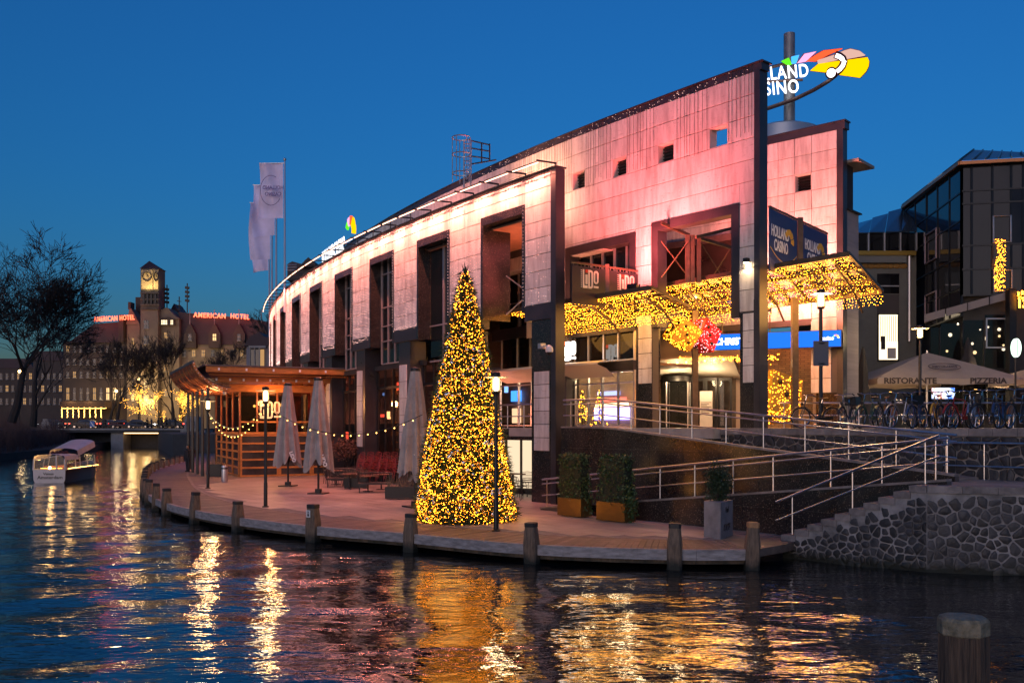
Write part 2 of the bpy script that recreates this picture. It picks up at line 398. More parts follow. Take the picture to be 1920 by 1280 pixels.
struct(MB().box(-1500, 1500, -300, 2500, -2.2, -1.6), 'ground', mat('canal_bed', (.03, .03, .025), .9))

def catmull(P, n=12):
    P = [Vector(p) for p in P]; out = []
    for i in range(len(P) - 1):
        a = P[max(i - 1, 0)]; b = P[i]; c = P[i + 1]; d = P[min(i + 2, len(P) - 1)]
        for k in range(n):
            t = k / n
            out.append(.5 * ((2 * b) + (c - a) * t + (2 * a - 5 * b + 4 * c - d) * t * t + (3 * b - a - 3 * c + d) * t ** 3))
    out.append(P[-1]); return out
def resample(P, step):
    out = [P[0].copy()]; acc = 0.0
    for i in range(len(P) - 1):
        seg = (P[i + 1] - P[i]).length; pos = step - acc
        while pos <= seg:
            out.append(P[i].lerp(P[i + 1], pos / seg)); pos += step
        acc = (acc + seg) % step if seg else acc
    return out
def inpoly(p, poly):
    x, y = p[0], p[1]; c = False; n = len(poly)
    for i in range(n):
        x0, y0 = poly[i][0], poly[i][1]; x1, y1 = poly[i - 1][0], poly[i - 1][1]
        if (y0 > y) != (y1 > y) and x < (x1 - x0) * (y - y0) / (y1 - y0) + x0: c = not c
    return c

ZD = .45; ZP = 3.40; ZL = 2.05                      # deck, upper plaza, stair landing
EDGE_PX = [(1408, 1031), (1252, 1031), (984, 1021), (759, 1000.7), (577.7, 986), (441, 969.6), (358, 955), (307.5, 941), (281, 926.5), (273, 907), (290, 882), (355, 861)]
EDGE = catmull([G(x, y, ZD) for x, y in EDGE_PX] + [Vector((-37, 108, ZD))], 14)
EL = resample(EDGE, .17)
def nrm2(P, i):
    d = P[min(i + 1, len(P) - 1)] - P[max(i - 1, 0)]; d.z = 0; d.normalize(); return d, Vector((d.y, -d.x, 0))   # inward
BW = 2.3
def inner(i): d, n = nrm2(EL, i); return EL[i] + n * BW
INNER = [inner(i) for i in range(0, len(EL), 6)]
board = struct(MB().prism([(p.x, p.y) for p in EL[::6]] + [(p.x, p.y) for p in INNER[::-1]], ZD - .16, ZD - .03), 'boardwalk', WOODG)
plk = MB().box(-.0755, .0755, -BW / 2, BW / 2, -.029, 0).mesh('plank', WOOD)
for i in range(0, min(300, len(EL))):
    d, n = nrm2(EL, i); c = EL[i] + n * (BW / 2)
    M = Matrix((d, n, Vector((0, 0, 1)))).transposed().to_4x4(); M.translation = (c.x, c.y, ZD + R_.uniform(-.003, .002))
    piece(plk, 'plank', board, M)
far = MB().prism([(p.x, p.y) for p in EL[300::6]] + [(p.x, p.y) for p in [inner(i) for i in range(300, len(EL), 6)][::-1]], ZD - .029, ZD)
o = part(far, 'plank_run', WOOD, board); o['kind'] = 'stuff'
# wooden apron closing the boardwalk against the stone steps
e0 = EL[0]; i0 = inner(0)
struct(MB().prism([(e0.x, e0.y), (i0.x, i0.y), (7.9, 25.6), (7.35, 24.35), (7.0, 23.9)], ZD - .2, ZD - .002), 'boardwalk_end', WOOD)

# mooring posts and the edge beams between them
POST_I = []
def edge_index(px):
    return min(range(len(EL)), key=lambda i: abs(960 + F * EL[i].x / EL[i].y - px) + (0 if i < 170 else 999))
for px in (1408, 1264, 996, 768, 589, 450, 367, 315): POST_I.append(edge_index(px))
k = POST_I[-1] + 15
while k < len(EL) - 5 and len(POST_I) < 24: POST_I.append(k); k += 17
def post_mesh(h, w0, w1):
    b = MB(); c = w0 * .22
    def ring(w, z):
        q = w * .30
        return [(-w + q, -w, z), (w - q, -w, z), (w, -w + q, z), (w, w - q, z), (w - q, w, z), (-w + q, w, z), (-w, w - q, z), (-w, -w + q, z)]
    rs = [ring(w0 / 2, -1.4), ring(w0 / 2, ZD * .5), ring(w0 * .5, ZD + .1), ring(w1 / 2, ZD + h - .1)]
    for a in range(3): b.add(rs[a] + rs[a + 1], [(j, (j + 1) % 8, 8 + (j + 1) % 8, 8 + j) for j in range(8)])
    b.add(rs[3], [tuple(range(8))])
    cap = MB(); rs = [ring(w1 / 2 + .012, ZD + h - .115), ring(w1 / 2 + .012, ZD + h - .015), ring(w1 / 2 - .02, ZD + h)]
    for a in range(2): cap.add(rs[a] + rs[a + 1], [(j, (j + 1) % 8, 8 + (j + 1) % 8, 8 + j) for j in range(8)])
    cap.add(rs[2], [tuple(range(8))]); cap.add(rs[0], [tuple(range(7, -1, -1))])
    return b.mesh('post_shaft', WOODP), cap
sh_, cp_ = post_mesh(.62, .36, .27); capd = cp_.mesh('cap', POSTCAP); capo = cp_.mesh('cap', WOODT)
POSTLAB = ['wooden mooring post with bare orange sawn top beside the stone steps', 'dark capped mooring post in front of the grey graffiti planter', 'dark capped mooring post right of the tree and lamp post',
           'dark capped mooring post just left of the Christmas tree', 'mooring post carrying a small white pictogram plate', 'dark capped mooring post in front of the tall lamp post', 'mooring post, third before the quay bends, pale worn shaft', 'mooring post where the quay bends towards the boat']
for k, i in enumerate(POST_I):
    d, n = nrm2(EL, i); p = EL[i] - n * .05
    t = thing('mooring_post', POSTLAB[k] if k < 8 else 'small dark mooring post, %s along the boardwalk edge from the stone steps' % ORD[k], 'mooring post', (p.x, p.y, 0), math.atan2(d.y, d.x) + R_.uniform(-.15, .15), 'mooring posts along the boardwalk')
    t.rotation_euler.x = R_.gauss(0, .022); t.rotation_euler.y = R_.gauss(0, .022); t.scale = (R_.uniform(.9, 1.1), R_.uniform(.9, 1.1), R_.uniform(.93, 1.07))
    piece(sh_, 'shaft', t, Matrix()); piece(capo if k == 0 else capd, 'cap', t, Matrix())
    if k == 4:
        fm = face_matrix((0, 0, 0), (1, 0, 0), (0, 0, 1))
        pl = part(MB().box(-.075, .075, .186, .192, ZD + .26, ZD + .46), 'sign_plate', mat('white_plate', (.7, .7, .68), .5), t)
        part(MB().box(-.03, .03, .192, .195, ZD + .29, ZD + .35).box(-.015, .015, .192, .195, ZD + .35, ZD + .40).lathe([(.022, -.0015), (.022, .0015)], (0, .1935, ZD + .415), 10, True, Matrix.Rotation(R(90), 3, 'X')), 'pictogram', BLACK, pl)
    if k + 1 < len(POST_I):
        j = POST_I[k + 1]; mb = MB(); seg = [q for q in range(i, j + 1, 4)]
        if seg[-1] != j: seg.append(j)
        for a, b in zip(seg[:-1], seg[1:]):
            A = EL[a] - nrm2(EL, a)[1] * .02; B = EL[b] - nrm2(EL, b)[1] * .02
            mb.beam((A.x, A.y, ZD - .10), (B.x, B.y, ZD - .10), .14, .26); 
        o = part(mb, 'edge_beam', WOODG, board)
        mb = MB()
        for a, b in zip(seg[:-1], seg[1:]):
            A = EL[a] + nrm2(EL, a)[1] * .10; B = EL[b] + nrm2(EL, b)[1] * .10
            mb.beam((A.x, A.y, ZD - .28), (B.x, B.y, ZD - .28), .10, .12)
        part(mb, 'lower_beam', WOODP, board)

# ---- lines of the ramp system (all parallel to the building)
RU = Vector((.636, -.771, 0)); RN = Vector((.771, .636, 0))     # along the ramps (to the right, nearer) and inwards
def RL(off, px=None, s=None):                                   # point on the line RN.P = off
    if px is not None:
        d = Vector(((px - 960) / F, 1, 0)); return d * (off / RN.dot(d))
    return RN * off + RU * s
O2, O1, O0 = 22.3, 23.95, 25.6                                  # outer ramp wall, middle wall, plaza retaining wall

# terrace surface
TPOLY = [(p.x, p.y) for p in [inner(i) for i in range(0, len(EL), 12)]]
TB = [RL(O2 + .05, 1480), RL(O2 + .05, 1012)]
terr = [(p.x, p.y) for p in [inner(0)]] and TPOLY + [(-30, 112), (-8, 80), (6.5, 37)] + [(TB[1].x + 1, TB[1].y + 1)] + [(TB[0].x, TB[0].y)]
terrace = struct(MB().prism(terr, -.6, ZD - .012), 'terrace', PAVEB)
sl = MB().box(-.595, .595, -.295, .295, -.011, .0).mesh('paving_slab', PAVE)
u = Vector((-.594, .805, 0)); n_ = Vector((.805, .594, 0)); o0 = Vector((4.2, 26.0, 0)); cand = []
for i in range(-12, 60):
    for j in range(-34, 60):
        c = o0 + u * (i * 1.2 + (.6 if j % 2 else 0)) + n_ * (j * .6)
        cs = [c + u * a * .6 + n_ * b * .3 for a in (-1, 1) for b in (-1, 1)]
        if all(inpoly(q, terr) for q in cs) and -16 < c.x < 9 and c.y < 62: cand.append(c)
cand.sort(key=lambda c: c.y)
rz = math.atan2(u.y, u.x)
for c in cand[:300]:
    piece(sl, 'paving_slab', terrace, Matrix.Translation((c.x, c.y, ZD + R_.uniform(-.002, .001))) @ Matrix.Rotation(rz, 4, 'Z'))
mb = MB(); 
for c in cand[300:]: mb.box(-.597, .597, -.297, .297, -.011, 0, Matrix.Translation((c.x, c.y, ZD)) @ Matrix.Rotation(rz, 4, 'Z'))
o = part(mb, 'paving_slabs_beyond', PAVE, terrace); o['kind'] = 'stuff'
# pale border kerb between boardwalk and terrace
mb = MB(); q = [inner(i) for i in range(0, min(len(EL), 420), 4)]
for a, b in zip(q[:-1], q[1:]): mb.beam((a.x, a.y, ZD - .03), (b.x, b.y, ZD - .03), .14, .075)
part(mb, 'border_strip', COPE, terrace)

# upper plaza
P0 = RL(O0, 1105); P1 = RL(O0, 2300)
struct(MB().prism([(P0.x, P0.y), (P1.x, P1.y), (70, 30), (90, 130), (-5, 130), (P0.x + .4, 46)], -.5, ZP), 'plaza', PLAZA)

# ---- ramps
def hexwall(mb, A, B, th, zb, za, zb2):                          # vertical wall from A to B, thickness th inwards, sloping top
    i = RN * th
    mb.hexa([(A.x, A.y, zb), (B.x, B.y, zb), (B.x + i.x, B.y + i.y, zb), (A.x + i.x, A.y + i.y, zb), (A.x, A.y, za), (B.x, B.y, zb2), (B.x + i.x, B.y + i.y, zb2), (A.x + i.x, A.y + i.y, za)])
def seg(off, px0, px1): return RL(off, px0), RL(off, px1)
ramp = wthing('access_ramp', 'dark speckled granite access ramp zigzagging from terrace up to plaza', 'ramp', tuple(RL(O2, 1300)))
A2, B2 = seg(O2, 1012, 1775); A1, B1 = seg(O1, 1052, 1790)
def z2(P): return ZD + .05 + (ZL + .10 - ZD - .05) * max(0, min(1, (P - A2).length / (B2 - A2).length))
T1 = RL(O1, 1130)
def z1(P):
    s = (P - A1).length; s0 = (T1 - A1).length; s1 = (B1 - A1).length
    return ZP + .02 if s < s0 else ZP + .02 + (ZL + .12 - ZP) * (s - s0) / (s1 - s0)
def panel_wall(A, B, zf, zbot, name, colw=1.45, rowh=.74):
    L = (B - A).length; n = max(1, round(L / colw)); mb = MB()
    for k in range(n):
        a = A.lerp(B, k / n); b = A.lerp(B, (k + 1) / n)
        hexwall(mb, a + RN * .03, b + RN * .03, .22, zbot - .4, zf(a) - .01, zf(b) - .01)
    core = part(mb, name, JOINT, ramp)
    g = .004
    for k in range(n):
        a = A.lerp(B, (k + g) / n); b = A.lerp(B, (k + 1 - g) / n); z = zbot
        while True:
            za, zb_ = zf(a) - .012, zf(b) - .012; lo = z
            if lo > min(za, zb_) - .08: break
            hi = z + rowh - .008; top = hi + .25 > max(za, zb_)
            m = MB(); hexwall(m, a, b, .03, lo, za if top else min(hi, za), zb_ if top else min(hi, zb_))
            part(m, 'granite_panel', GRAN, core)
            if top: break
            z += rowh
panel_wall(A2, B2, z2, ZD - .02, 'outer_wall'); panel_wall(A1, B1, z1, ZD, 'middle_wall')
m = MB(); hexwall(m, A2 - RN * .02, B2 - RN * .02, .26, z2(A2), z2(A2) + .03, z2(B2) + .03)
m2 = MB(); i = RN
for A, B, zf, mb_ in ((A2, B2, z2, m2),):
    pass
def coping(A, B, zf, name):
    N_ = 18; mb = MB()
    for k in range(N_):
        a = A.lerp(B, k / N_) - RN * .02; b = A.lerp(B, (k + 1) / N_) - RN * .02
        za, zb_ = zf(a), zf(b); j = RN * .28
        mb.hexa([(a.x, a.y, za - .01), (b.x, b.y, zb_ - .01), (b.x + j.x, b.y + j.y, zb_ - .01), (a.x + j.x, a.y + j.y, za - .01), (a.x, a.y, za + .05), (b.x, b.y, zb_ + .05), (b.x + j.x, b.y + j.y, zb_ + .05), (a.x + j.x, a.y + j.y, za + .05)])
    part(mb, name, COPE, ramp)
coping(A2, B2, z2, 'outer_coping'); coping(A1, B1, z1, 'middle_coping')
def deckstrip(Aoff, Boff, px0, px1, zf, name):
    mb = MB(); N_ = 10
    for k in range(N_):
        p0 = px0 + (px1 - px0) * k / N_; p1 = px0 + (px1 - px0) * (k + 1) / N_
        a, b, c, d = RL(Aoff, p0), RL(Aoff, p1), RL(Boff, p1), RL(Boff, p0)
        a2 = RL(Aoff, p0); za = zf(a) - .1; zb_ = zf(b) - .1
        d = a + RN * (Boff - Aoff); c = b + RN * (Boff - Aoff)
        mb.hexa([(a.x, a.y, -.3), (b.x, b.y, -.3), (c.x, c.y, -.3), (d.x, d.y, -.3), (a.x, a.y, za), (b.x, b.y, zb_), (c.x, c.y, zb_), (d.x, d.y, za)])
    part(mb, name, PLAZA, ramp)
deckstrip(O2 + .25, O1 - .001, 1012, 1775, z2, 'lower_slope'); deckstrip(O1 + .25, O0 - .001, 1062, 1790, z1, 'upper_slope')

# ---- stone walls with individually set stones
def voronoi_stones(W, H, n, seed, top=None):
    rs = random.Random(seed); P = []
    for _ in range(n * 30):
        q = (rs.uniform(0, W), rs.uniform(0, H)); md = math.sqrt(W * H / n) * rs.uniform(.58, .78)
        if all((q[0] - p[0]) ** 2 + (q[1] - p[1]) ** 2 > md * md for p in P): P.append(q)
        if len(P) >= n: break
    cells = []
    for i, p in enumerate(P):
        poly = [(p[0] - .6, p[1] - .6), (p[0] + .6, p[1] - .6), (p[0] + .6, p[1] + .6), (p[0] - .6, p[1] + .6)]
        poly = [(min(max(x, 0), W), min(max(y, 0), H)) for x, y in poly]
        for j, q in enumerate(P):
            if i == j or (q[0] - p[0]) ** 2 + (q[1] - p[1]) ** 2 > 1.5: continue
            mx, my = (p[0] + q[0]) / 2, (p[1] + q[1]) / 2; dx, dy = q[0] - p[0], q[1] - p[1]; new = []
            for k in range(len(poly)):
                a, b = poly[k - 1], poly[k]; fa = (a[0] - mx) * dx + (a[1] - my) * dy; fb = (b[0] - mx) * dx + (b[1] - my) * dy
                if (fa <= 0) != (fb <= 0):
                    t = fa / (fa - fb); new.append((a[0] + (b[0] - a[0]) * t, a[1] + (b[1] - a[1]) * t))
                if fb <= 0: new.append(b)
            poly = new
            if len(poly) < 3: break
        if len(poly) >= 3: cells.append((p, poly))
    return cells
def stone_pieces(parent, cells, A, U, Nn, z0, matl, mort, name, accept=lambda s, z: True, limit=300, proud=.035, seed=0):
    rs = random.Random(seed); cnt = 0; rest = MB()
    for p, poly in cells:
        if not accept(p[0], z0 + p[1]): continue
        cx, cy_ = sum(q[0] for q in poly) / len(poly), sum(q[1] for q in poly) / len(poly)
        # shrink, round the corners
        k = []
        for i in range(len(poly)):
            a, b, c = poly[i - 1], poly[i], poly[(i + 1) % len(poly)]
            for t, (e, f) in ((rs.uniform(.08, .28), (a, b)), (rs.uniform(.08, .28), (c, b))): k.append((b[0] + (e[0] - b[0]) * t, b[1] + (e[1] - b[1]) * t))
        k2 = []
        for x, y in k:
            dx, dy = x - cx, y - cy_; L = math.hypot(dx, dy) or 1; s = max(.2, (L - mort * (rs.uniform(.4, 1.0) if rs.random() < .85 else rs.uniform(1.0, 1.8))) / L); k2.append((cx + dx * s, cy_ + dy * s))
        n = len(k2); pr = proud * rs.uniform(.4, 1.3); mb = MB() if cnt < limit else rest
        def P3(x, y, d): q = A + U * x + Nn * d; return (q.x, q.y, z0 + y)
        ring0 = [P3(x, y, -.02) for x, y in k2]; ring1 = [P3(cx + (x - cx) * .93, cy_ + (y - cy_) * .93, pr * .75) for x, y in k2]; ring2 = [P3(cx + (x - cx) * .6, cy_ + (y - cy_) * .6, pr * rs.uniform(.9, 1.2)) for x, y in k2]
        mb.add(ring0 + ring1 + ring2, [(i, (i + 1) % n, n + (i + 1) % n, n + i) for i in range(n)] + [(n + i, n + (i + 1) % n, 2 * n + (i + 1) % n, 2 * n + i) for i in range(n)] + [tuple(range(2 * n, 3 * n))])
        if cnt < limit: part(mb, name, matl, parent, True)
        cnt += 1
    if rest.v: part(rest, name + '_rest', matl, parent, True, kind='stuff')
# plaza retaining wall
S0 = RL(O0, 1205); S1 = RL(O0, 2010); Lr = (S1 - S0).length
ret = wthing('retaining_wall', 'dark rubble stone retaining wall with pale coping below the bicycles', 'wall', tuple(S0))
m = MB(); hexwall(m, S0 + RN * .01, S1 + RN * .01, .4, .2, ZP - .2, ZP - .2); part(m, 'core', MORTD, ret)
cells = voronoi_stones(Lr, 1.35, 250, 5)
stone_pieces(ret, cells, S0, RU, -RN, ZP - .2 - 1.36, STONE, .02, 'stone', proud=.06, seed=3)
nb = round(Lr / .62)
cm = MB().box(.004, Lr / nb - .004, -.08, .42, 0, .2).mesh('coping_block', COPE)
rzr = math.atan2(RU.y, RU.x)
for k in range(nb):
    p = S0 + RU * (Lr * k / nb)
    piece(cm, 'coping_block', ret, Matrix.Translation((p.x, p.y, ZP - .198)) @ Matrix.Rotation(rzr, 4, 'Z'))

# canal wall with the steps
W0 = Vector((7.15, 24.65, 0)); W1 = Vector((9.8, 22.05, 0)); W2 = Vector((16.5, 20.4, 0))
quay = wthing('canal_wall', 'pale mortared wall of dark round stones with steps rising from the boardwalk', 'wall', tuple(W0))
NS = 10; Us = (W1 - W0).normalized(); Ns = Vector((Us.y, -Us.x, 0));
if Ns.y > 0: Ns = -Ns
Ls = (W1 - W0).length; In = -Ns
mb = MB(); rs_ = (ZL - ZD) / NS
for k in range(NS):
    a = W0 + Us * (Ls * k / NS); b = W0 + Us * (Ls * (k + 1) / NS) 
    z = ZD + rs_ * (k + 1)
    c = [a, b, b + In * 1.05, a + In * 1.05]
    st = MB(); a2 = a - Us * .035; cc = [a2 + Ns * .03, b + Ns * .03, b + In * 1.05, a2 + In * 1.05]
    st.hexa([(p.x, p.y, z - rs_ + .004) for p in cc] + [(p.x, p.y, z) for p in cc])
    part(st, 'step', STEPM, quay)
    mb.hexa([(p.x, p.y, -1.2) for p in c] + [(p.x, p.y, z - rs_) for p in c])
part(mb, 'stair_base', MORT, quay)
U2 = (W2 - W1).normalized(); N2 = Vector((U2.y, -U2.x, 0)); N2 = N2 if N2.y < 0 else -N2
mb = MB(); e = -N2 * .5
mb.hexa([(W1.x, W1.y, -1.2), (W2.x, W2.y, -1.2), (W2.x + e.x, W2.y + e.y, -1.2), (W1.x + e.x, W1.y + e.y, -1.2), (W1.x, W1.y, ZL - .16), (W2.x, W2.y, ZL - .16), (W2.x + e.x, W2.y + e.y, ZL - .16), (W1.x + e.x, W1.y + e.y, ZL - .16)])
part(mb, 'landing_base', MORT, quay)
cells = voronoi_stones(Ls, 2.1, 190, 8)
stone_pieces(quay, cells, W0, Us, Ns, -.12, STONE, .022, 'stone', accept=lambda s, z: z < ZD + rs_ * (int(s / Ls * NS)) - .16 and z > .02, seed=4)
L2 = (W2 - W1).length
cells = voronoi_stones(min(L2, 4.4), 1.95, 175, 11)
stone_pieces(quay, cells, W1, U2, N2, -.1, STONE, .02, 'stone', accept=lambda s, z: z < ZL - .24 and z > .05, seed=6)
nb = 9
for k in range(nb):
    a = W1 + U2 * (L2 * k / nb + .004); b = W1 + U2 * (L2 * (k + 1) / nb - .004); f = N2 * .05; g = -N2 * .5
    st = MB(); cc = [a + f, b + f, b + g, a + g]; st.hexa([(p.x, p.y, ZL - .16) for p in cc] + [(p.x, p.y, ZL + .002) for p in cc]); part(st, 'coping_block', COPE, quay)
lp = [W1 - N2 * .45, W2 - N2 * .45, Vector((17, 24, 0)), RL(O0, 1900) - RN * .03, RL(O0, 1790) - RN * .03, RL(O2 + .0, 1775), W1 + In * 1.04]
struct(MB().prism([(p.x, p.y) for p in lp], -.5, ZL - .004), 'landing', PLAZA)

# ---- railings
def railing(label, pts, zs, posts, group='steel handrails', h=1.0, rails=(1.0, .84, .42), base=0.0, name='handrail'):
    t = wthing(name, label, 'handrail', tuple(pts[0]), group)
    for r, rad in zip(rails, (.032, .022, .02)):
        part(MB().tube([(p.x, p.y, z + r * h) for p, z in zip(pts, zs)], rad, 8), 'rail', STEEL, t, True)
    for p, z in posts:
        mb = MB().tube([(p.x, p.y, z - .02), (p.x, p.y, z + h - .05)], .02, 8).tube([(p.x, p.y, z + h - .06), (p.x, p.y, z + h)], .012, 6)
        mb.lathe([(.05, 0), (.05, .012)], (p.x, p.y, z), 10)
        part(mb, 'post', STEEL, t, True)
    return t
def along(A, B, zf, n, off): 
    ps = [A.lerp(B, k / n) + RN * off for k in range(n + 1)]; return ps, [zf(p - RN * off) + .04 for p in ps]
ps, zs = along(A1, B1, z1, 40, .12)
po = [(RL(O1, px) + RN * .12) for px in (1066, 1079, 1127, 1179, 1233, 1293, 1357, 1427, 1505, 1587, 1676, 1772)]
railing('steel handrail descending from the entrance along the upper ramp', ps, zs, [(p, z1(p - RN * .12) + .04) for p in po])
ps, zs = along(A2, B2, z2, 20, .12)
po = [(RL(O2, px) + RN * .12) for px in (1021, 1100, 1160, 1233, 1298, 1370, 1445, 1553, 1649, 1750)]
railing('steel handrail rising along the lower ramp behind the planters', ps, zs, [(p, z2(p - RN * .12) + .04) for p in po])
def zst(p): return ZD + .12 + (ZL - ZD) * max(-.06, min(1.06, (p - W0).dot(Us) / Ls))
q = [W0 - Us * .25 + In * .1, W0 + In * .1, W1 + In * .1, W1 + Us * .25 + In * .1]
railing('steel handrail climbing beside the stone steps', q, [zst(p) for p in q], [(W0 + Us * (Ls * f) + In * .1, zst(W0 + Us * (Ls * f)) - .02) for f in (.06, .5, .98)], rails=(1.0, .5), h=.98)
Ra = RL(O0, 1775) - RN * .18; Rb = RL(O0, 2050) - RN * .18
railing('level steel handrail behind the landing above the canal wall', [Ra, Rb], [ZL + .02] * 2, [(Ra.lerp(Rb, f), ZL) for f in (.02, .3, .62, .95)], rails=(1.0, .35), h=.95)
# ================================================================== the casino
CX, CY, RR, AN0 = 112.303, 120.168, 138.897, -2.50614
BAY = 5.837; OPW = .542 * BAY
def arc(s, d, z=0.0):                               # s: metres to the left (receding) from the first opening, d: outwards, z absolute
    a = AN0 - s / RR
    return Vector((CX + (RR + d) * math.cos(a), CY + (RR + d) * math.sin(a), z))
def arcM(s, d, z):                                  # x to the left along the wall, y outwards
    a = AN0 - s / RR
    M = Matrix(((math.sin(a), math.cos(a), 0), (-math.cos(a), math.sin(a), 0), (0, 0, 1))).to_4x4(); M.translation = arc(s, d, z); return M
def s_at(px, d):                                    # where the ray of a photo column meets the ring at offset d
    t = (px - 960) / F; A = t * t + 1; B = -2 * (t * CX + CY); C = CX * CX + CY * CY - (RR + d) ** 2
    k = (-B - math.sqrt(max(0, B * B - 4 * A * C))) / (2 * A)
    a = math.atan2(k - CY, k * t - CX); return (AN0 - a) * RR
def zat(px, py, s, d): P = arc(s, d); return EYE - (py - HY) / F * P.y
def abox(mb, s0, s1, d0, d1, z0, z1, n=None):
    if n is None: n = max(1, int(abs(s1 - s0) / 2.5))
    for k in range(n):
        a = s0 + (s1 - s0) * k / n; b = s0 + (s1 - s0) * (k + 1) / n
        c = [arc(a, d0), arc(b, d0), arc(b, d1), arc(a, d1)]
        mb.hexa([(p.x, p.y, z0) for p in c] + [(p.x, p.y, z1) for p in c])
    return mb
E_ = EYE
Z_TOP, Z_CLT, Z_OPT, Z_CLB, Z_GRB = E_ + 10.12, E_ + 9.92, E_ + 8.98, E_ + 4.86, E_ + 4.24
casino = wthing('casino_building', 'long curved casino with pink lit stone screens and dark granite piers', 'building', tuple(arc(0, 0, ZD)))
_pm = {}
def stone_panel(parent, s0, s1, z0, z1, dface, gap=.022, t=.045, M=None, name='wall_panel'):
    w, h = round(abs(s1 - s0) - gap, 3), round(z1 - z0 - gap, 3)
    key = (w, h, t)
    if key not in _pm:
        b = .006; m = MB()
        m.add([(-w / 2, 0, -h / 2), (w / 2, 0, -h / 2), (w / 2, 0, h / 2), (-w / 2, 0, h / 2), (-w / 2, t - b, -h / 2), (w / 2, t - b, -h / 2), (w / 2, t - b, h / 2), (-w / 2, t - b, h / 2),
               (-w / 2 + b, t, -h / 2 + b), (w / 2 - b, t, -h / 2 + b), (w / 2 - b, t, h / 2 - b), (-w / 2 + b, t, h / 2 - b)],
              [(0, 1, 5, 4), (1, 2, 6, 5), (2, 3, 7, 6), (3, 0, 4, 7), (4, 5, 9, 8), (5, 6, 10, 9), (6, 7, 11, 10), (7, 4, 8, 11), (8, 9, 10, 11)])
        _pm[key] = m.mesh(name, PANEL)
    if M is None: M = arcM((s0 + s1) / 2, dface, (z0 + z1) / 2)
    return piece(_pm[key], name, parent, M)

# ---------------------------------------------------------------- front screen (curved, 8 bays)
NB = 9; TH = .42
S_END = -1.88
front = MB(); 
rows = [Z_CLT, E_ + 9.42] + [E_ + 8.79 - .655 * k for k in range(6)] + [Z_CLB]
# backing behind the panels
abox(front, S_END, NB * BAY, -TH, -.045, Z_OPT, Z_CLT - .004, 24)
for b in range(NB + 1):
    s0 = b * BAY - (BAY - OPW) if b else S_END
    s1 = b * BAY
    abox(front, s0, s1, -TH, -.046, Z_CLB, Z_OPT)
fs = part(front, 'front_screen', JOINT, casino)
gb = MB()
for b in range(NB + 1):
    s0 = b * BAY - (BAY - OPW) if b else S_END
    part(abox(MB(), s0 - .0, b * BAY, -TH - .01, .012, Z_GRB, Z_CLB - .006), 'granite_band', GRAN2, fs)
abox(gb, S_END, NB * BAY, -TH - .02, -.02, Z_CLT, Z_TOP - .06, 24)
part(gb, 'granite_frieze', GRAN2, fs)
cp = MB(); abox(cp, S_END - .12, NB * BAY, -TH - .1, .05, Z_TOP - .06, Z_TOP, 24); part(cp, 'coping', GRAN2, fs)
eg = MB(); abox(eg, S_END - .10, S_END + .2, -TH - .03, .02, ZD, Z_TOP - .07, 1); part(eg, 'granite_end', GRAN2, fs)
for b in range(NB + 1):
    s0 = b * BAY - (BAY - OPW) if b else S_END + .21
    s1 = b * BAY
    nc = 2 if b else 1
    for k in range(len(rows) - 1):
        for c in range(nc):
            stone_panel(fs, s0 + (s1 - s0) * c / nc, s0 + (s1 - s0) * (c + 1) / nc, rows[k + 1], rows[k], -.045)
    if b < NB:                                       # panels above the opening
        for (zt, zb) in ((Z_CLT, rows[1]), (rows[1], Z_OPT)):
            for c in range(3):
                stone_panel(fs, s1 + OPW * c / 3, s1 + OPW * (c + 1) / 3, zb, zt, -.045)
# granite window surrounds
for b in range(NB):
    m = MB(); s0 = b * BAY; s1 = s0 + OPW; w = .34
    zb = E_ + 4.6 if b == 0 else Z_GRB
    abox(m, s0, s1, -TH - .6, .03, Z_OPT - w, Z_OPT, 2); abox(m, s0, s0 + .16, -TH - .6, .03, zb, Z_OPT - w, 1); abox(m, s1 - .16, s1, -TH - 1.0, .03, zb, Z_OPT - w, 1)
    part(m, 'window_surround', GRAN, fs)
# glazing boxes hanging in the openings
MULL = mat('rose_metal_mullion', (.50, .42, .42), .4, .6, var=.1)
FROST = glass('tinted_glazing', (.16, .19, .22), rough=.02, body=.25, bodycol=(.02, .022, .03))
for b in range(1, NB):
    s0 = b * BAY + .2; s1 = b * BAY + OPW - .2; zb = E_ + 3.36; zt = Z_OPT - .34; d = -.62
    box = part(abox(MB(), s0 + .02, s1 - .02, d - .03, d - .015, zb, zt, 1), 'window_glazing', FROST, casino)
    if b > 1:
        for f in (0, .36, .68, 1): part(abox(MB(), s0 + (s1 - s0) * f - .035, s0 + (s1 - s0) * f + .035, d - .05, d + .05, zb, zt, 1), 'mullion', MULL, box)
        for z in (zb, zb + 1.2, zb + 2.0, zb + 3.0, zt - .5): part(abox(MB(), s0 + .04, s1 - .04, d - .045, d + .045, z - .03, z + .03, 1), 'transom', MULL, box)
        part(abox(MB(), s0, s0 + .03, d - 1.5, d - .06, zb, zb + 1.0, 1), 'side_pane', FROST, box)
    else:
        part(abox(MB(), s0 + (s1 - s0) * .5 - .05, s0 + (s1 - s0) * .5 + .05, d - .05, d + .06, zb - .8, zt, 1), 'mullion', MULL, box)
        for z in (zb - .2, zb + 1.5): part(abox(MB(), s0, s1, d - .045, d + .045, z - .03, z + .03, 1), 'transom', MULL, box)
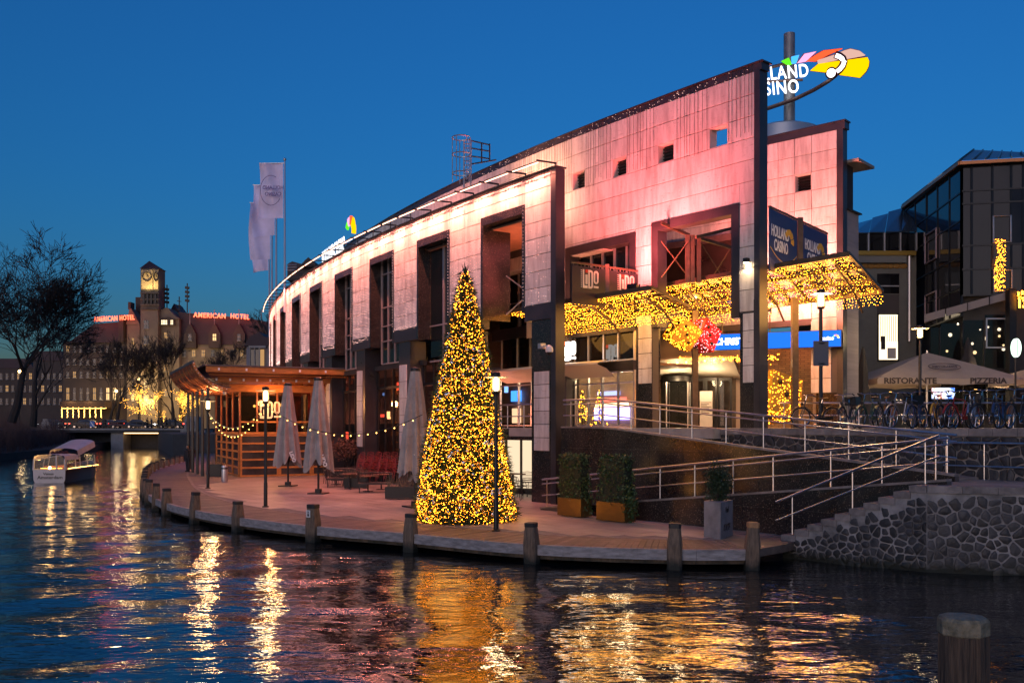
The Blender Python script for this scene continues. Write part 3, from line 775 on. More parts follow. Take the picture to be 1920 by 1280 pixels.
# lower piers with the pale strips
PW0, PW1 = .30, 1.55
for b in range(NB + 1):
    if b == 0:
        sA, sB = S_END + .0, -.35; d0 = -.46
    else: sA, sB = b * BAY - 1.75, b * BAY - .45; d0 = -.95
    if b == 0: sA = S_END + .21
    pr = part(abox(MB(), sA, sB, d0, -.08, ZD - .1, Z_GRB - .004, 1), 'pier', GRAN if b == 0 else GRAN2, casino)
    zt = E_ + 2.2 if b == 0 else E_ + 3.1; zb_ = ZD + 2.05 if b == 0 else ZD + 1.9
    sw = (sA + .18, sB - .18) if b == 0 else (sA + .35, sB - .12)
    n = 6 if b == 0 else 5
    for k in range(n): stone_panel(pr, sw[0], sw[1], zb_ + (zt - zb_) * k / n, zb_ + (zt - zb_) * (k + 1) / n, -.09)
# lower glazing set back between the piers, lit dimly inside
LOWG = glass('ground_floor_glass', (.55, .5, .48), rough=.03)
for b in range(1, NB):
    s0 = b * BAY - .45; s1 = (b + 1) * BAY - 1.75; d = -.85
    gl = part(abox(MB(), s0, s1, d - .02, d, ZD + 1.35, E_ + 3.3, 1), 'ground_floor_glazing', LOWG, casino)
    for f in (.02, .28, .52, .76, .98): part(abox(MB(), s0 + (s1 - s0) * f - .03, s0 + (s1 - s0) * f + .03, d - .05, d + .06, ZD, E_ + 3.3, 1), 'mullion', IRON, gl)
    for z in (ZD + 1.35, E_ + 2.1): part(abox(MB(), s0, s1, d - .045, d + .07, z - .06, z + .06, 1), 'transom', IRON, gl)
    part(abox(MB(), s0, s1, d - .03, d - .005, ZD, ZD + 1.28, 1), 'base_panel', FROST, gl)
# dark rooms behind, floors and ceilings
rm = MB(); abox(rm, BAY * 1.62, NB * BAY, -3.8, -3.6, E_ + .2, Z_OPT, 24); abox(rm, BAY * 1.4, NB * BAY, -6.2, -6.0, ZD, E_ + .2, 20)
abox(rm, BAY * 1.65, NB * BAY, -6, -TH - .2, E_ + 3.05, E_ + 3.3, 24)
part(rm, 'inner_wall', DARKIN, casino)
LAMPW = emis('interior_lamp', (1, .55, .22), 4); LAMPR = emis('red_bar_light', (1, .10, .05), 2); LAMPB = emis('blue_screen', (.2, .4, 1.0), 1)
for b in range(1, 7):
    rr = random.Random(b)
    for k in range(5):
        s = b * BAY + rr.uniform(0, 3.6); z = ZD + rr.uniform(1.6, 5.2); d = -rr.uniform(1.6, 4.0)
        part(abox(MB(), s, s + rr.uniform(.1, .5), d - .1, d, z, z + rr.uniform(.08, .5), 1), 'interior_light', rr.choice([LAMPW, LAMPR, LAMPR, LAMPB]), casino)
# extra point lamps added behind the glass to warm the bar
for b in (1, 2, 3, 4, 5):
    l = bpy.data.lights.new('bar_fill', 'POINT'); l.energy = 110; l.color = (1, .30, .16); l.shadow_soft_size = .4
    lo = bpy.data.objects.new('bar_fill', l); COL.objects.link(lo); lo.location = arc(b * BAY + 1.6, -2.8, ZD + 3.6)

# ---------------------------------------------------------------- light bars along the top of the front screen
BARM = emis('facade_light_tube', (1.0, .50, .33), 2.6, sample=False)
FRAME = mat('dark_bracket', (.035, .03, .03), .5, .4)
nbar = int((NB * BAY + 1.6) / 1.95)
for k in range(nbar):
    s0 = S_END + .3 + k * 1.95; s1 = s0 + 1.62
    bar = wthing('facade_light', 'slim warm light bar atop the front screen, ' + ORD[k] + ' from the corner pier', 'light bar', tuple(arc((s0 + s1) / 2, .5, Z_TOP)), 'light bars along the front screen')
    a, b2 = arc(s0, .58, Z_TOP + .10), arc(s1, .58, Z_TOP + .10)
    part(MB().tube([a, b2], .022, 6), 'light_tube', BARM, bar)
    m = MB().beam(arc(s0 - .06, -.3, Z_TOP + .20), arc(s0 - .06, .70, Z_TOP + .15), .05, .06).beam(arc(s0 - .06, -.28, Z_TOP), arc(s0 - .06, -.28, Z_TOP + .19), .06, .06)
    part(MB().beam(arc(s1 + .08, -.1, Z_TOP + .15), arc(s1 + .08, .66, Z_TOP + .12), .03, .04), 'end_bracket', FRAME, bar)
    part(m, 'bracket', FRAME, bar)
    part(MB().beam(arc(s0, .59, Z_TOP + .15), arc(s1, .59, Z_TOP + .15), .08, .02), 'reflector', FRAME, bar)
    l = bpy.data.lights.new('bar_light', 'AREA'); l.shape = 'RECTANGLE'; l.size = .9; l.size_y = .06; l.energy = 82; l.color = (1.0, .27, .17); l.spread = R(150)
    lo = bpy.data.objects.new('bar_light', l); COL.objects.link(lo); lo.parent = bar
    M = arcM((s0 + s1) / 2, .56, Z_TOP + .02)
    dirv = (arc((s0 + s1) / 2, -.05, Z_TOP - 4.6) - M.translation).normalized()
    xa = M.to_3x3() @ Vector((1, 0, 0)); za = -dirv; ya = za.cross(xa).normalized(); xa = ya.cross(za)
    LM = Matrix((xa, ya, za)).transposed().to_4x4(); LM.translation = M.translation - bar.location
    lo.matrix_basis = LM
# fringe of hanging cables under the coping
fr = MB(); rr = random.Random(4); s = S_END + .2
while s < NB * BAY:
    L = rr.uniform(.12, .42); fr.beam(arc(s, .06, Z_TOP - .02), arc(s + rr.uniform(-.03, .03), .07, Z_TOP - .02 - L), .018, .018); s += rr.uniform(.10, .24)
o = part(fr, 'cable_fringe', FRAME, fs); o['kind'] = 'stuff'
rl = MB(); 
for z in (.0, ): rl.tube([arc(q, .10, Z_CLT - .06) for q in np.linspace(S_END, NB * BAY, 40)], .015, 5)
part(rl, 'cable_rail', ALU, fs)

# curtains of little lights on the pale piers
def curtain(seed):
    rr = random.Random(seed); P = []; w = (BAY - OPW)
    x = 0.05
    while x < w - .03:
        z = -rr.uniform(0, .3)
        zend = -(Z_CLT - Z_CLB - .05) - rr.uniform(-.05, .18)
        while z > zend:
            f = min(1, .15 + (-z) / 3.4)
            if rr.random() < f * .6: P.append((x + rr.uniform(-.012, .012), .02, z))
            z -= .15
        x += .155
    for k in range(26):                              # loose ends below the cladding
        P.append((rr.uniform(0, w), .03, zend - rr.uniform(-.1, .1)))
    return P
for b in range(0, NB + 1):
    P = curtain(b); s0 = b * BAY - (BAY - OPW)
    if b == 0: P = [p for p in P if p[0] > (BAY - OPW) - 1.65 and R_.random() < .35 and p[2] < -1.8]
    W = [arc(s0 + p[0], p[1], Z_CLT + p[2]) for p in P]
    side = [arc(b * BAY + .06, .05, Z_OPT - .1 - .14 * k) for k in range(28)] if b < NB else []
    lights_thing('light_curtain', [tuple(p) for p in W + side], .0085 + .0010 * b, PINKB, 'curtain of tiny pink white lights on facade pier, %s' % ['nearest, beside the granite end', 'second from the corner', 'third from the corner', 'fourth from the corner', 'fifth from the corner', 'sixth from the corner', 'seventh from the corner', 'eighth from the corner', 'ninth from the corner', 'farthest one by the flagpoles'][b], 'light curtains on the facade piers')

# ---------------------------------------------------------------- tall screen behind (same curve, 4 m further in)
DT = -4.0
Z2 = [E_ + 12.83 - .785 * k for k in range(12)]
T_E = s_at(1424, DT); T_W = s_at(1414, DT)
c0 = s_at(1364.5, DT); tw = (s_at(1097, DT) - c0) / 9
cols = [T_W] + [c0 + tw * k for k in range(60)]
oA = (s_at(1386.5, DT), s_at(1222, DT)); oB = (s_at(1192, DT), s_at(1060.5, DT))   # two big openings (right, left edge)
zoA, zoB = E_ + 8.2, E_ + 8.0
TT = .40
ts = MB()
Z2T = E_ + 13.15
LEFT = cols[58]
sw = [(c0 + tw * (3 * k - 1), c0 + tw * 3 * k) for k in range(0, 4)]
sw = [(c0, c0 + tw)] + [(c0 + tw * 3 * k, c0 + tw * (3 * k + 1)) for k in (1, 2, 3)]
def solid(mb, s0, s1, z0, z1): abox(mb, s0, s1, DT - TT, DT - .045, z0, z1)
zSt, zSb = Z2[2], Z2[3]
solid(ts, T_E, LEFT, zSt, Z2[0] - .002)
edges = [T_E] + [q for a in sw for q in a] + [LEFT]
for k in range(0, len(edges), 2): solid(ts, edges[k], edges[k + 1], zSb, zSt)
solid(ts, T_E, LEFT, zoA, zSb)
solid(ts, T_E, oA[0], ZP - .3, zoA); solid(ts, oA[1], oB[0], ZP - .3, zoA); solid(ts, oB[1], oB[1] + 1.0, ZP - .3, zoA); solid(ts, oB[1] + 1.0, LEFT, Z_OPT - .2, zoA); solid(ts, oB[0], oB[1], zoB, zoA)
tall = part(ts, 'tall_screen', JOINT, casino)
cpm = MB(); abox(cpm, T_E - .1, LEFT, DT - TT - .05, DT + .01, Z2[0], Z2T - .05, 24); abox(cpm, T_E - .16, LEFT, DT - TT - .15, DT + .06, Z2T - .05, Z2T, 24); part(cpm, 'coping', GRAN2, tall)
eg = MB(); abox(eg, T_E - .02, T_W - .01, DT - TT - .06, DT + .02, ZP - .2, Z2[0] - .003, 1); part(eg, 'granite_end', GRAN2, tall)
def inhole(sm, zm):
    for a in sw:
        if a[0] - .02 < sm < a[1] + .02 and zSb < zm < zSt: return True
    return False
cnt = 0
for k in range(len(cols) - 2):
    a, b = cols[k], cols[k + 1]
    for r in range(11):
        zt, zb = Z2[r], Z2[r + 1]; zm = (zt + zb) / 2
        if k > 14 and r > 3: continue
        if k > 30 and r > 2: continue
        if inhole((a + b) / 2, zm): continue
        segs = [(a, b)]
        for (h0, h1, ht) in ((oA[0], oA[1], zoA), (oB[0], oB[1], zoB)):
            if zb < ht:
                new = []
                for (p, q) in segs:
                    lo, hi = max(p, h0), min(q, h1)
                    if lo >= hi: new.append((p, q)); continue
                    if zt > ht + .12:                # shortened panel above the opening
                        stone_panel(tall, lo, hi, ht, zt, DT - .045)
                    if p < lo - .05: new.append((p, lo))
                    if q > hi + .05: new.append((hi, q))
                segs = new
        for (p, q) in segs:
            if q - p > .06: stone_panel(tall, p, q, zb, zt, DT - .045)
RUST = mat('rose_granite_frame', (.10, .065, .062), .5, var=.4, vs=3)
for (h0, h1, ht) in ((oA[0], oA[1], zoA), (oB[0], oB[1], zoB)):
    w = .36; m = MB(); abox(m, h0, h1, DT - TT - .1, DT + .03, ht - w, ht, 3); abox(m, h0, h0 + w, DT - TT - .1, DT + .03, E_ + 4.0, ht - w, 1); abox(m, h1 - w, h1, DT - TT - .1, DT + .03, E_ + 4.0, ht - w, 1)
    part(m, 'opening_surround', GRAN2, tall)
# lining of the small square holes
LIN = mat('pale_reveal', (.5, .47, .45), .6, var=.2)
for i, (a, b) in enumerate(sw):
    m = MB(); w = .03; d0, d1 = DT - TT - .02, DT - .01
    abox(m, a, b, d0, d1, zSt - w, zSt - .001, 1); abox(m, a, b, d0, d1, zSb + .001, zSb + w, 1); abox(m, a + .001, a + w, d0, d1, zSb + w, zSt - w, 1); abox(m, b - w, b - .001, d0, d1, zSb + w, zSt - w, 1)
    h = part(m, 'square_hole_lining', LIN, tall)
    if i > 0:
        m = MB(); abox(m, a + w, b - w, DT - TT + .0, DT - TT + .04, zSb + w, zSt - w, 1); part(m, 'louvre_back', DARKIN, h)
        for q in range(5): z = zSb + .1 + q * .13; part(abox(MB(), a + w, b - w, DT - TT + .05, DT - TT + .12, z, z + .03, 1), 'louvre', IRON, h)
# unlit light wires over the upper rows of the tall screen
cw = wthing('unlit_light_curtain', 'dark vertical wires of an unlit light curtain on the tall screen top', 'string lights', tuple(arc(c0, DT, Z2[0])))
m = MB(); rr = random.Random(9); q = T_W + .1
while q < cols[16]:
    zb_ = Z2[3] + rr.uniform(-.1, .25)
    if not any(a - .03 < q < b + .03 for a, b in sw): m.beam(arc(q, DT + .02, Z2T - .04), arc(q + rr.uniform(-.02, .02), DT + .02, zb_), .010, .010)
    q += rr.uniform(.13, .24)
o = part(m, 'wires', mat('curtain_wire', (.06, .04, .035), .8), cw); o['kind'] = 'stuff'
o = part(pts_mesh('bulbs', [tuple(arc(rr.uniform(T_W, cols[20]), DT + .04, rr.uniform(Z2[0] - .02, Z2T - .02))) for _ in range(160)], .008, PINKB), 'bulbs', PINKB, cw); o['kind'] = 'stuff'
# left opening: window with mullions
gl = part(abox(MB(), oB[0] + .36, oB[1] - .36, DT - .62, DT - .6, E_ + 4.3, zoB - .36, 1), 'upper_window', FROST, casino)
for f in (.2, .4, .6, .8): s = oB[0] + .36 + (oB[1] - oB[0] - .72) * f; part(abox(MB(), s - .03, s + .03, DT - .64, DT - .52, E_ + 4.3, zoB - .36, 1), 'mullion', ALU, gl)
part(abox(MB(), oB[0], oB[1], DT - TT, DT - .3, E_ + 4.0, E_ + 4.3, 1), 'sill', GRAN2, gl)
# roof of the drum and plant room behind
rf = MB(); abox(rf, oB[1], LEFT, DT - 26, DT - TT - .2, E_ + 8.6, E_ + 9.0, 24); part(rf, 'roof', mat('roof_felt', (.06, .06, .065), .9, var=.3), casino)
# gangway on the front screen roof
gw = MB()
for q in np.arange(4.2 * BAY, 1.9 * BAY, -.0001) if False else []: pass
for s in np.arange(2.1 * BAY, 4.3 * BAY, 2.6): gw.beam(arc(s, -1.2, Z_TOP - .1), arc(s, -1.2, Z_TOP + 1.1), .05, .05)
for z in (.55, 1.08): gw.tube([arc(q, -1.2, Z_TOP + z) for q in np.linspace(2.1 * BAY, 4.3 * BAY, 12)], .022, 5)
part(gw, 'roof_railing', IRON, casino)

# ---------------------------------------------------------------- back screen on the right (flat, 42 degrees)
BP = at(1434, 800, 1); 
bu = Vector((-math.cos(R(42)), math.sin(R(42)), 0)); bn = Vector((-math.sin(R(42)), -math.cos(R(42)), 0))
b0 = Vector(((1502 - 960) / F * 40.5, 40.5, 0))
def bs_at(px): d = Vector(((px - 960) / F, 1, 0)); k = b0.dot(bn) / d.dot(bn); return (d * k - b0).dot(bu)
def bk(s, d, z): p = b0 + bu * s + bn * d; return Vector((p.x, p.y, z))
def bbox(mb, s0, s1, d0, d1, z0, z1):
    c = [bk(s0, d0, 0), bk(s1, d0, 0), bk(s1, d1, 0), bk(s0, d1, 0)]; return mb.hexa([(p.x, p.y, z0) for p in c] + [(p.x, p.y, z1) for p in c])
def bM(s, d, z): M = Matrix(((bu.x, bn.x, 0), (bu.y, bn.y, 0), (0, 0, 1))).to_4x4(); M.translation = bk(s, d, z); return M
eB, wB = bs_at(1580), bs_at(1569)
j1, j2, j3 = bs_at(1521.5), bs_at(1489.6), bs_at(1458.7)
tb = (j3 - j1) / 2; zB = [E_ + 12.55 - .79 * k for k in range(16)]
mb = MB(); hs = (j1, j2)
bbox(mb, eB, 9.5, -.4, -.045, zB[2], zB[0] - .002); bbox(mb, eB, hs[0], -.4, -.045, zB[3], zB[2]); bbox(mb, hs[1], 9.5, -.4, -.045, zB[3], zB[2])
bbox(mb, eB, 9.5, -.4, -.045, E_ + 4.4, zB[3]); bbox(mb, eB, j1 - .2, -.4, -.045, ZP - .1, E_ + 4.4)
back = part(mb, 'back_screen', JOINT, casino)
m = MB(); bbox(m, eB - .1, 9.5, -.45, .02, zB[0], zB[0] + .3); bbox(m, eB - .14, 9.5, -.5, .06, zB[0] + .3, zB[0] + .36); bbox(m, eB - .02, wB - .01, -.42, .02, ZP - .1, zB[0] - .003); part(m, 'granite_edge', GRAN2, back)
cb = [wB] + [j1 + tb * k for k in range(12)]
for k in range(len(cb) - 1):
    for r in range(11):
        a, b = cb[k], min(cb[k + 1], 9.4)
        if b - a < .1 or (r == 2 and abs(a - j1) < .01): continue
        if zB[r + 1] < E_ + 4.4 and k > 0: continue
        stone_panel(back, a, b, zB[r + 1], zB[r], 0, M=bM((a + b) / 2, -.045, (zB[r] + zB[r + 1]) / 2))
m = MB(); w = .03; 
bbox(m, j1, j2, -.4, -.01, zB[2] - w, zB[2] - .001); bbox(m, j1, j2, -.4, -.01, zB[3] + .001, zB[3] + w); bbox(m, j2 - w, j2 - .001, -.4, -.01, zB[3], zB[2]); bbox(m, j1 + .001, j1 + w, -.4, -.01, zB[3], zB[2])
h = part(m, 'square_hole_lining', LIN, back); part(bbox(MB(), j1, j2, -.5, -.41, zB[3], zB[2]), 'louvre_back', DARKIN, h)
for q in range(6): z = zB[3] + .08 + q * .12; part(bbox(MB(), j1 + w, j2 - w, -.38, -.28, z, z + .03), 'louvre', IRON, h)
# white strip at the foot of the end pier
for r in range(5): stone_panel(back, wB + .25, wB + 1.15, ZP + 1.5 + r * .62, ZP + 2.12 + r * .62, 0, M=bM(wB + .7, -.04, ZP + 1.81 + r * .62))
m = MB(); bbox(m, wB, j1 - .2, -.045, .0, ZP, ZP + 1.5); part(m, 'granite_foot', GRAN, back)
# stair tower seen past the end
m = MB(); bbox(m, eB + .02, eB + 1.5, -1.75, -.44, ZP - .1, E_ + 9.2); part(m, 'stair_tower', mat('grey_brick', (.30, .26, .25), .8, var=.2, vs=1.0, bump=.4, bs=9, stretch=(.3, .3, 6)), casino)
m = MB(); bbox(m, eB + .1, eB + 1.4, -1.35, -.5, E_ + 9.2, E_ + 11.2); part(m, 'tower_lantern', DARKIN, casino)
m = MB(); bbox(m, eB - .5, eB + 1.5, -2.2, -.46, E_ + 11.2, E_ + 11.32); part(m, 'tower_roof', mat('tower_soffit', (.25, .23, .2), .7), casino)
m = MB(); bbox(m, eB - .1, eB + 1.5, -1.85, -.43, E_ + 9.2, E_ + 9.26); part(m, 'tower_ledge', IRON, casino)
# pale roof dome edge at the foot of the sign mast
dm = at(1468, 246, 47); part(MB().lathe([(1.9, -1.0), (1.8, -.1), (1.2, .15), (.4, .25), (.05, .26)], dm, 28), 'roof_dome', mat('zinc', (.4, .42, .45), .4, .6), casino, True)

# ---------------------------------------------------------------- floodlights that colour the screens
def spot(name, loc, target, energy, col, ang, blend=.6, size=.15):
    l = bpy.data.lights.new(name, 'SPOT'); l.energy = energy; l.color = col; l.spot_size = R(ang); l.spot_blend = blend; l.shadow_soft_size = size
    o = bpy.data.objects.new(name, l); COL.objects.link(o); o.location = loc
    o.rotation_euler = (Vector(target) - Vector(loc)).to_track_quat('-Z', 'Y').to_euler(); return o
def flood(label, loc, target, energy, col, ang, size=.15):
    f = thing('floodlight', label, 'floodlight', loc, 0, 'facade floodlights')
    dv = (Vector(target) - Vector(loc)).normalized()
    M = dv.to_track_quat('-Z', 'Y').to_matrix().to_4x4()
    part(MB().box(-.2, .2, -.14, .14, .02, .16, M), 'housing', BLACK, f); part(MB().beam((-.22, 0, -.3), (-.22, 0, .05), .03, .05).beam((.22, 0, -.3), (.22, 0, .05), .03, .05).beam((-.22, 0, -.3), (.22, 0, -.3), .05, .03), 'bracket', BLACK, f)
    part(MB().box(-.17, .17, -.11, .11, .005, .019, M), 'lens', emis('flood_lens', col, 6, False), f)
    o = spot('flood_beam', Vector(loc) + dv * .06, target, energy, col, ang, .9, size); o.parent = f; o.location = dv * .06
sm = s_at(1240, DT)
flood('black floodlight on the entrance canopy aimed up at the tall screen', tuple(arc(s_at(1262, DT), DT + 2.2, E_ + 5.35)), arc(s_at(1235, DT), DT, E_ + 9.6), 4000, (1.0, .12, .11), 140, .5)
flood('black floodlight behind the front screen top aimed at the tall screen', tuple(arc(s_at(1010, DT) , DT + 2.2, E_ + 10.45)), arc(s_at(1015, DT), DT, E_ + 11.0), 900, (1.0, .40, .22), 150, .6)
flood('black floodlight on the front roof lighting the tall screen further left', tuple(arc(s_at(850, DT), DT + 2.4, E_ + 8.4)), arc(s_at(850, DT), DT, E_ + 11.4), 1100, (1.0, .30, .22), 150, .6)
flood('black floodlight behind the blue banners aimed at the back screen', tuple(bk(bs_at(1500) , 3.2, E_ + 4.9)), bk(bs_at(1500), 0, E_ + 8.6), 2600, (1.0, .25, .2), 140)
flood('black floodlight inside the big opening aimed at the wall behind', tuple(arc(s_at(1330, DT), DT - 3.0, E_ + 5.2)), arc(s_at(1320, DT), DT - 8, E_ + 7.4), 2600, (1.0, .25, .16), 140)
# ================================================================== entrance zone between the screens
NAVY = mat('navy_banner', (.022, .04, .15), .5, var=.15, vs=.8)
SLATE = mat('slate_banner', (.016, .015, .022), .5, var=.15, vs=.8)
CREAM = mat('cream_print', (.75, .66, .56), .5)
WHITEP = mat('white_print', (.85, .85, .85), .5)
REDP = mat('red_print', (.6, .05, .02), .5)
GOLDP = mat('gold_print', (.75, .42, .02), .5)
BRONZE = mat('bronze_beam', (.10, .07, .045), .45, .4, var=.3, vs=4)
CGLASS = glass('canopy_glass', (.6, .6, .6), rough=.08, body=.25, bodycol=(.12, .1, .1))

def lido_letters(parent, M, h, mat_l, red, depth=.02):
    """the word Lido in condensed poster capitals, built from strokes in a unit box, x right y up"""
    w = h * .26; g = h * .06
    def st(mb, x0, x1, y0, y1): mb.box(x0, x1, y0, y1, 0, depth)
    def put(mb, nm, mt):
        for i, v in enumerate(mb.v): mb.v[i] = tuple(M @ Vector(v))
        part(mb, nm, mt, parent)
    m = MB(); st(m, 0, .10 * h, 0, h); st(m, .10 * h, .34 * h, 0, .15 * h); put(m, 'letter_l', mat_l)
    m = MB(); st(m, .20 * h, .34 * h, .22 * h, .74 * h); put(m, 'letter_i', mat_l)
    m = MB(); st(m, .20 * h, .36 * h, .84 * h, h); put(m, 'letter_dot', red)
    def ring(x0, x1, y0, y1, t, flat):
        m = MB(); n = 10; rx = (x1 - x0) / 2; out = []; inn = []
        cx = (x0 + x1) / 2
        def path(x0, x1, y0, y1):
            r = (x1 - x0) * .5; P = []
            for k in range(n + 1): a = math.pi / 2 - math.pi / 2 * k / n; P.append((x1 - r + r * math.cos(a), y1 - r + r * math.sin(a)))
            for k in range(n + 1): a = -math.pi / 2 * k / n; P.append((x1 - r + r * math.cos(a), y0 + r + r * math.sin(a)))
            if flat: P += [(x0, y0), (x0, y1)]
            else:
                for k in range(n + 1): a = -math.pi / 2 - math.pi / 2 * k / n; P.append((x0 + r + r * math.cos(a), y0 + r + r * math.sin(a)))
                for k in range(n + 1): a = math.pi - math.pi / 2 * k / n; P.append((x0 + r + r * math.cos(a), y1 - r + r * math.sin(a)))
            return P
        A = path(x0, x1, y0, y1); B = path(x0 + t, x1 - t, y0 + t, y1 - t); k = len(A)
        vs = [(x, y, 0) for x, y in A] + [(x, y, 0) for x, y in B] + [(x, y, depth) for x, y in A] + [(x, y, depth) for x, y in B]
        fs_ = []
        for i in range(k):
            j = (i + 1) % k
            fs_ += [(2 * k + i, 3 * k + i, 3 * k + j, 2 * k + j), (i, 2 * k + i, 2 * k + j, j), (k + i, k + j, 3 * k + j, 3 * k + i), (i, j, k + j, k + i)]
        m.add(vs, fs_); return m
    put(ring(.40 * h, .74 * h, 0, h, .11 * h, True), 'letter_d', mat_l)
    put(ring(.80 * h, 1.14 * h, .28 * h, h, .10 * h, False), 'letter_o', mat_l)
    m = MB(); st(m, .80 * h, 1.14 * h, .06 * h, .17 * h); put(m, 'letter_bar', mat_l)

def wing(parent, M, sc, cols, depth=.02):
    """fan of coloured segments around a small ball (the casino's emblem)"""
    n = len(cols)
    for k, c in enumerate(cols):
        a0 = R(150 - k * 168 / n); a1 = R(150 - (k + .86) * 168 / n); r0, r1 = .42 + .06 * k / n, .80 + .28 * k / n
        P = [(math.cos(a0) * r0, math.sin(a0) * r0), (math.cos(a0) * r1, math.sin(a0) * r1), (math.cos((a0 + a1) / 2) * r1 * 1.02, math.sin((a0 + a1) / 2) * r1 * 1.02), (math.cos(a1) * r1, math.sin(a1) * r1), (math.cos(a1) * r0, math.sin(a1) * r0)]
        part(MB().plate([M @ Vector((x * sc, y * sc, depth / 2)) for x, y in P], depth), 'emblem_segment', c, parent)

def put_text(parent, txt, M, size, mt, depth=.02, bold=.02, sx=1.0, name='lettering', align='CENTER', space=1.0):
    me = text_mesh(txt, size, depth, bold, mt, sx, align, space); o = piece(me, name, parent, M); return o

# ---- hanging banners
S_B = s_at(1198, DT)
for k, (da, db) in enumerate(((-.35, -2.12), (-2.32, -3.92))):
    a, b = arc(S_B, da), arc(S_B, db); zt, zb = E_ + 6.35, E_ + 4.75
    t = wthing('lido_banner', ['dark slate banner with cream restaurant lettering beside the front granite pier', 'dark slate banner with cream restaurant lettering, nearer the pink tall wall'][k], 'banner', ((a + b) / 2)[:], 'restaurant banners')
    r = (b - a).normalized(); nn = r.cross(Vector((0, 0, 1)))
    part(MB().plate([(a.x, a.y, zb), (b.x, b.y, zb), (b.x, b.y, zt - .12), (a.x, a.y, zt - .12)], .04), 'cloth', SLATE, t)
    part(MB().beam((a.x, a.y, zt), (b.x, b.y, zt), .07, .07), 'rail', BRONZE, t); part(MB().beam((a.x, a.y, zb - .05), (b.x, b.y, zb - .05), .05, .05), 'lower_rail', BRONZE, t)
    m = MB()
    for q in range(9): p = a.lerp(b, (q + .5) / 9); m.beam((p.x, p.y, zt - .02), (p.x, p.y, zt - .13), .02, .02)
    o = part(m, 'lashing', COPE, t); o['kind'] = 'stuff'
    M = face_matrix(Vector((a.x, a.y, zt - .95)) + r * .55 + nn * .024, r, (0, 0, 1))
    lido_letters(t, M, .72, CREAM, REDP)
    m = MB()
    for q in range(9): m.box(-.09, -.05, .02 + q * .08, .06 + q * .08, 0, .01, M)
    o = part(m, 'dotted_edge', CREAM, t); o['kind'] = 'stuff'
p = arc(S_B, -2.22); 
part(MB().beam((p.x, p.y, E_ + 4.85), (p.x, p.y, E_ + 6.45), .16, .16), 'banner_post', BRONZE, casino)

HA, HB = Vector((9.25, 33.75, 0)), Vector((13.15, 38.75, 0)); hr = (HB - HA).normalized(); hn = hr.cross(Vector((0, 0, 1)))
HAZYB = mat('banner_skyline', (.10, .11, .22), .5, var=.6, vs=1.5)
for k, (f0, f1) in enumerate(((.02, .44), (.54, .97))):
    a, b = HA.lerp(HB, f0), HA.lerp(HB, f1); zt, zb = E_ + 7.98, E_ + 5.7
    t = wthing('casino_banner', ['navy casino banner with white lettering and gold emblem beside the tall wall end', 'navy casino banner with white lettering and gold emblem by the far right screen'][k], 'banner', ((a + b) / 2)[:], 'casino banners')
    part(MB().plate([(a.x, a.y, zb), (b.x, b.y, zb), (b.x, b.y, zt - .06), (a.x, a.y, zt - .06)], .04), 'cloth', NAVY, t)
    part(MB().beam((a.x, a.y, zt), (b.x, b.y, zt), .08, .08), 'rail', BRONZE, t); part(MB().beam((a.x, a.y, zb - .03), (b.x, b.y, zb - .03), .05, .05), 'lower_rail', BRONZE, t)
    wdt = (b - a).length; c = Vector((a.x, a.y, 0)) + hr * (wdt * .40) + hn * .022
    for txt, z, sz, dx in (('HOLLAND', zt - .82, .58, -.08), ('CASINO', zt - 1.32, .58, .0)):
        put_text(t, txt, face_matrix(c + Vector((0, 0, z)) + hr * dx, hr, (0, 0, 1)), sz, WHITEP, .012, .012, .62)
    wing(t, face_matrix(c + Vector((0, 0, zt - .98)) + hr * (wdt * .27) + hn * .004, hr, (0, 0, 1)), .5, [GOLDP] * 5, .012)
    m = MB(); N_ = 16; C0 = c + hr * (wdt * .1)
    P = [C0 + hr * ((q / N_ - .5) * wdt * .96) + Vector((0, 0, zt - 1.85 + .42 * (2 * q / N_ - 1) ** 2)) for q in range(N_ + 1)]
    m.tube(P, .014, 5); part(m, 'gold_line', GOLDP, t)
    P2 = [Vector((a.x, a.y, zb + .02)) + hn * .022, Vector((b.x, b.y, zb + .02)) + hn * .022]
    sk = [P2[0]] + [P2[1]] + [P2[1].lerp(P2[0], q / 8) + Vector((0, 0, .28 + .16 * (q % 3) / 2)) for q in range(9)]
    part(MB().plate(sk, .006), 'printed_skyline', HAZYB, t)
p = HA.lerp(HB, .49); part(MB().beam((p.x, p.y, E_ + 5.4), (p.x, p.y, E_ + 8.1), .22, .2), 'banner_post', BRONZE, casino)

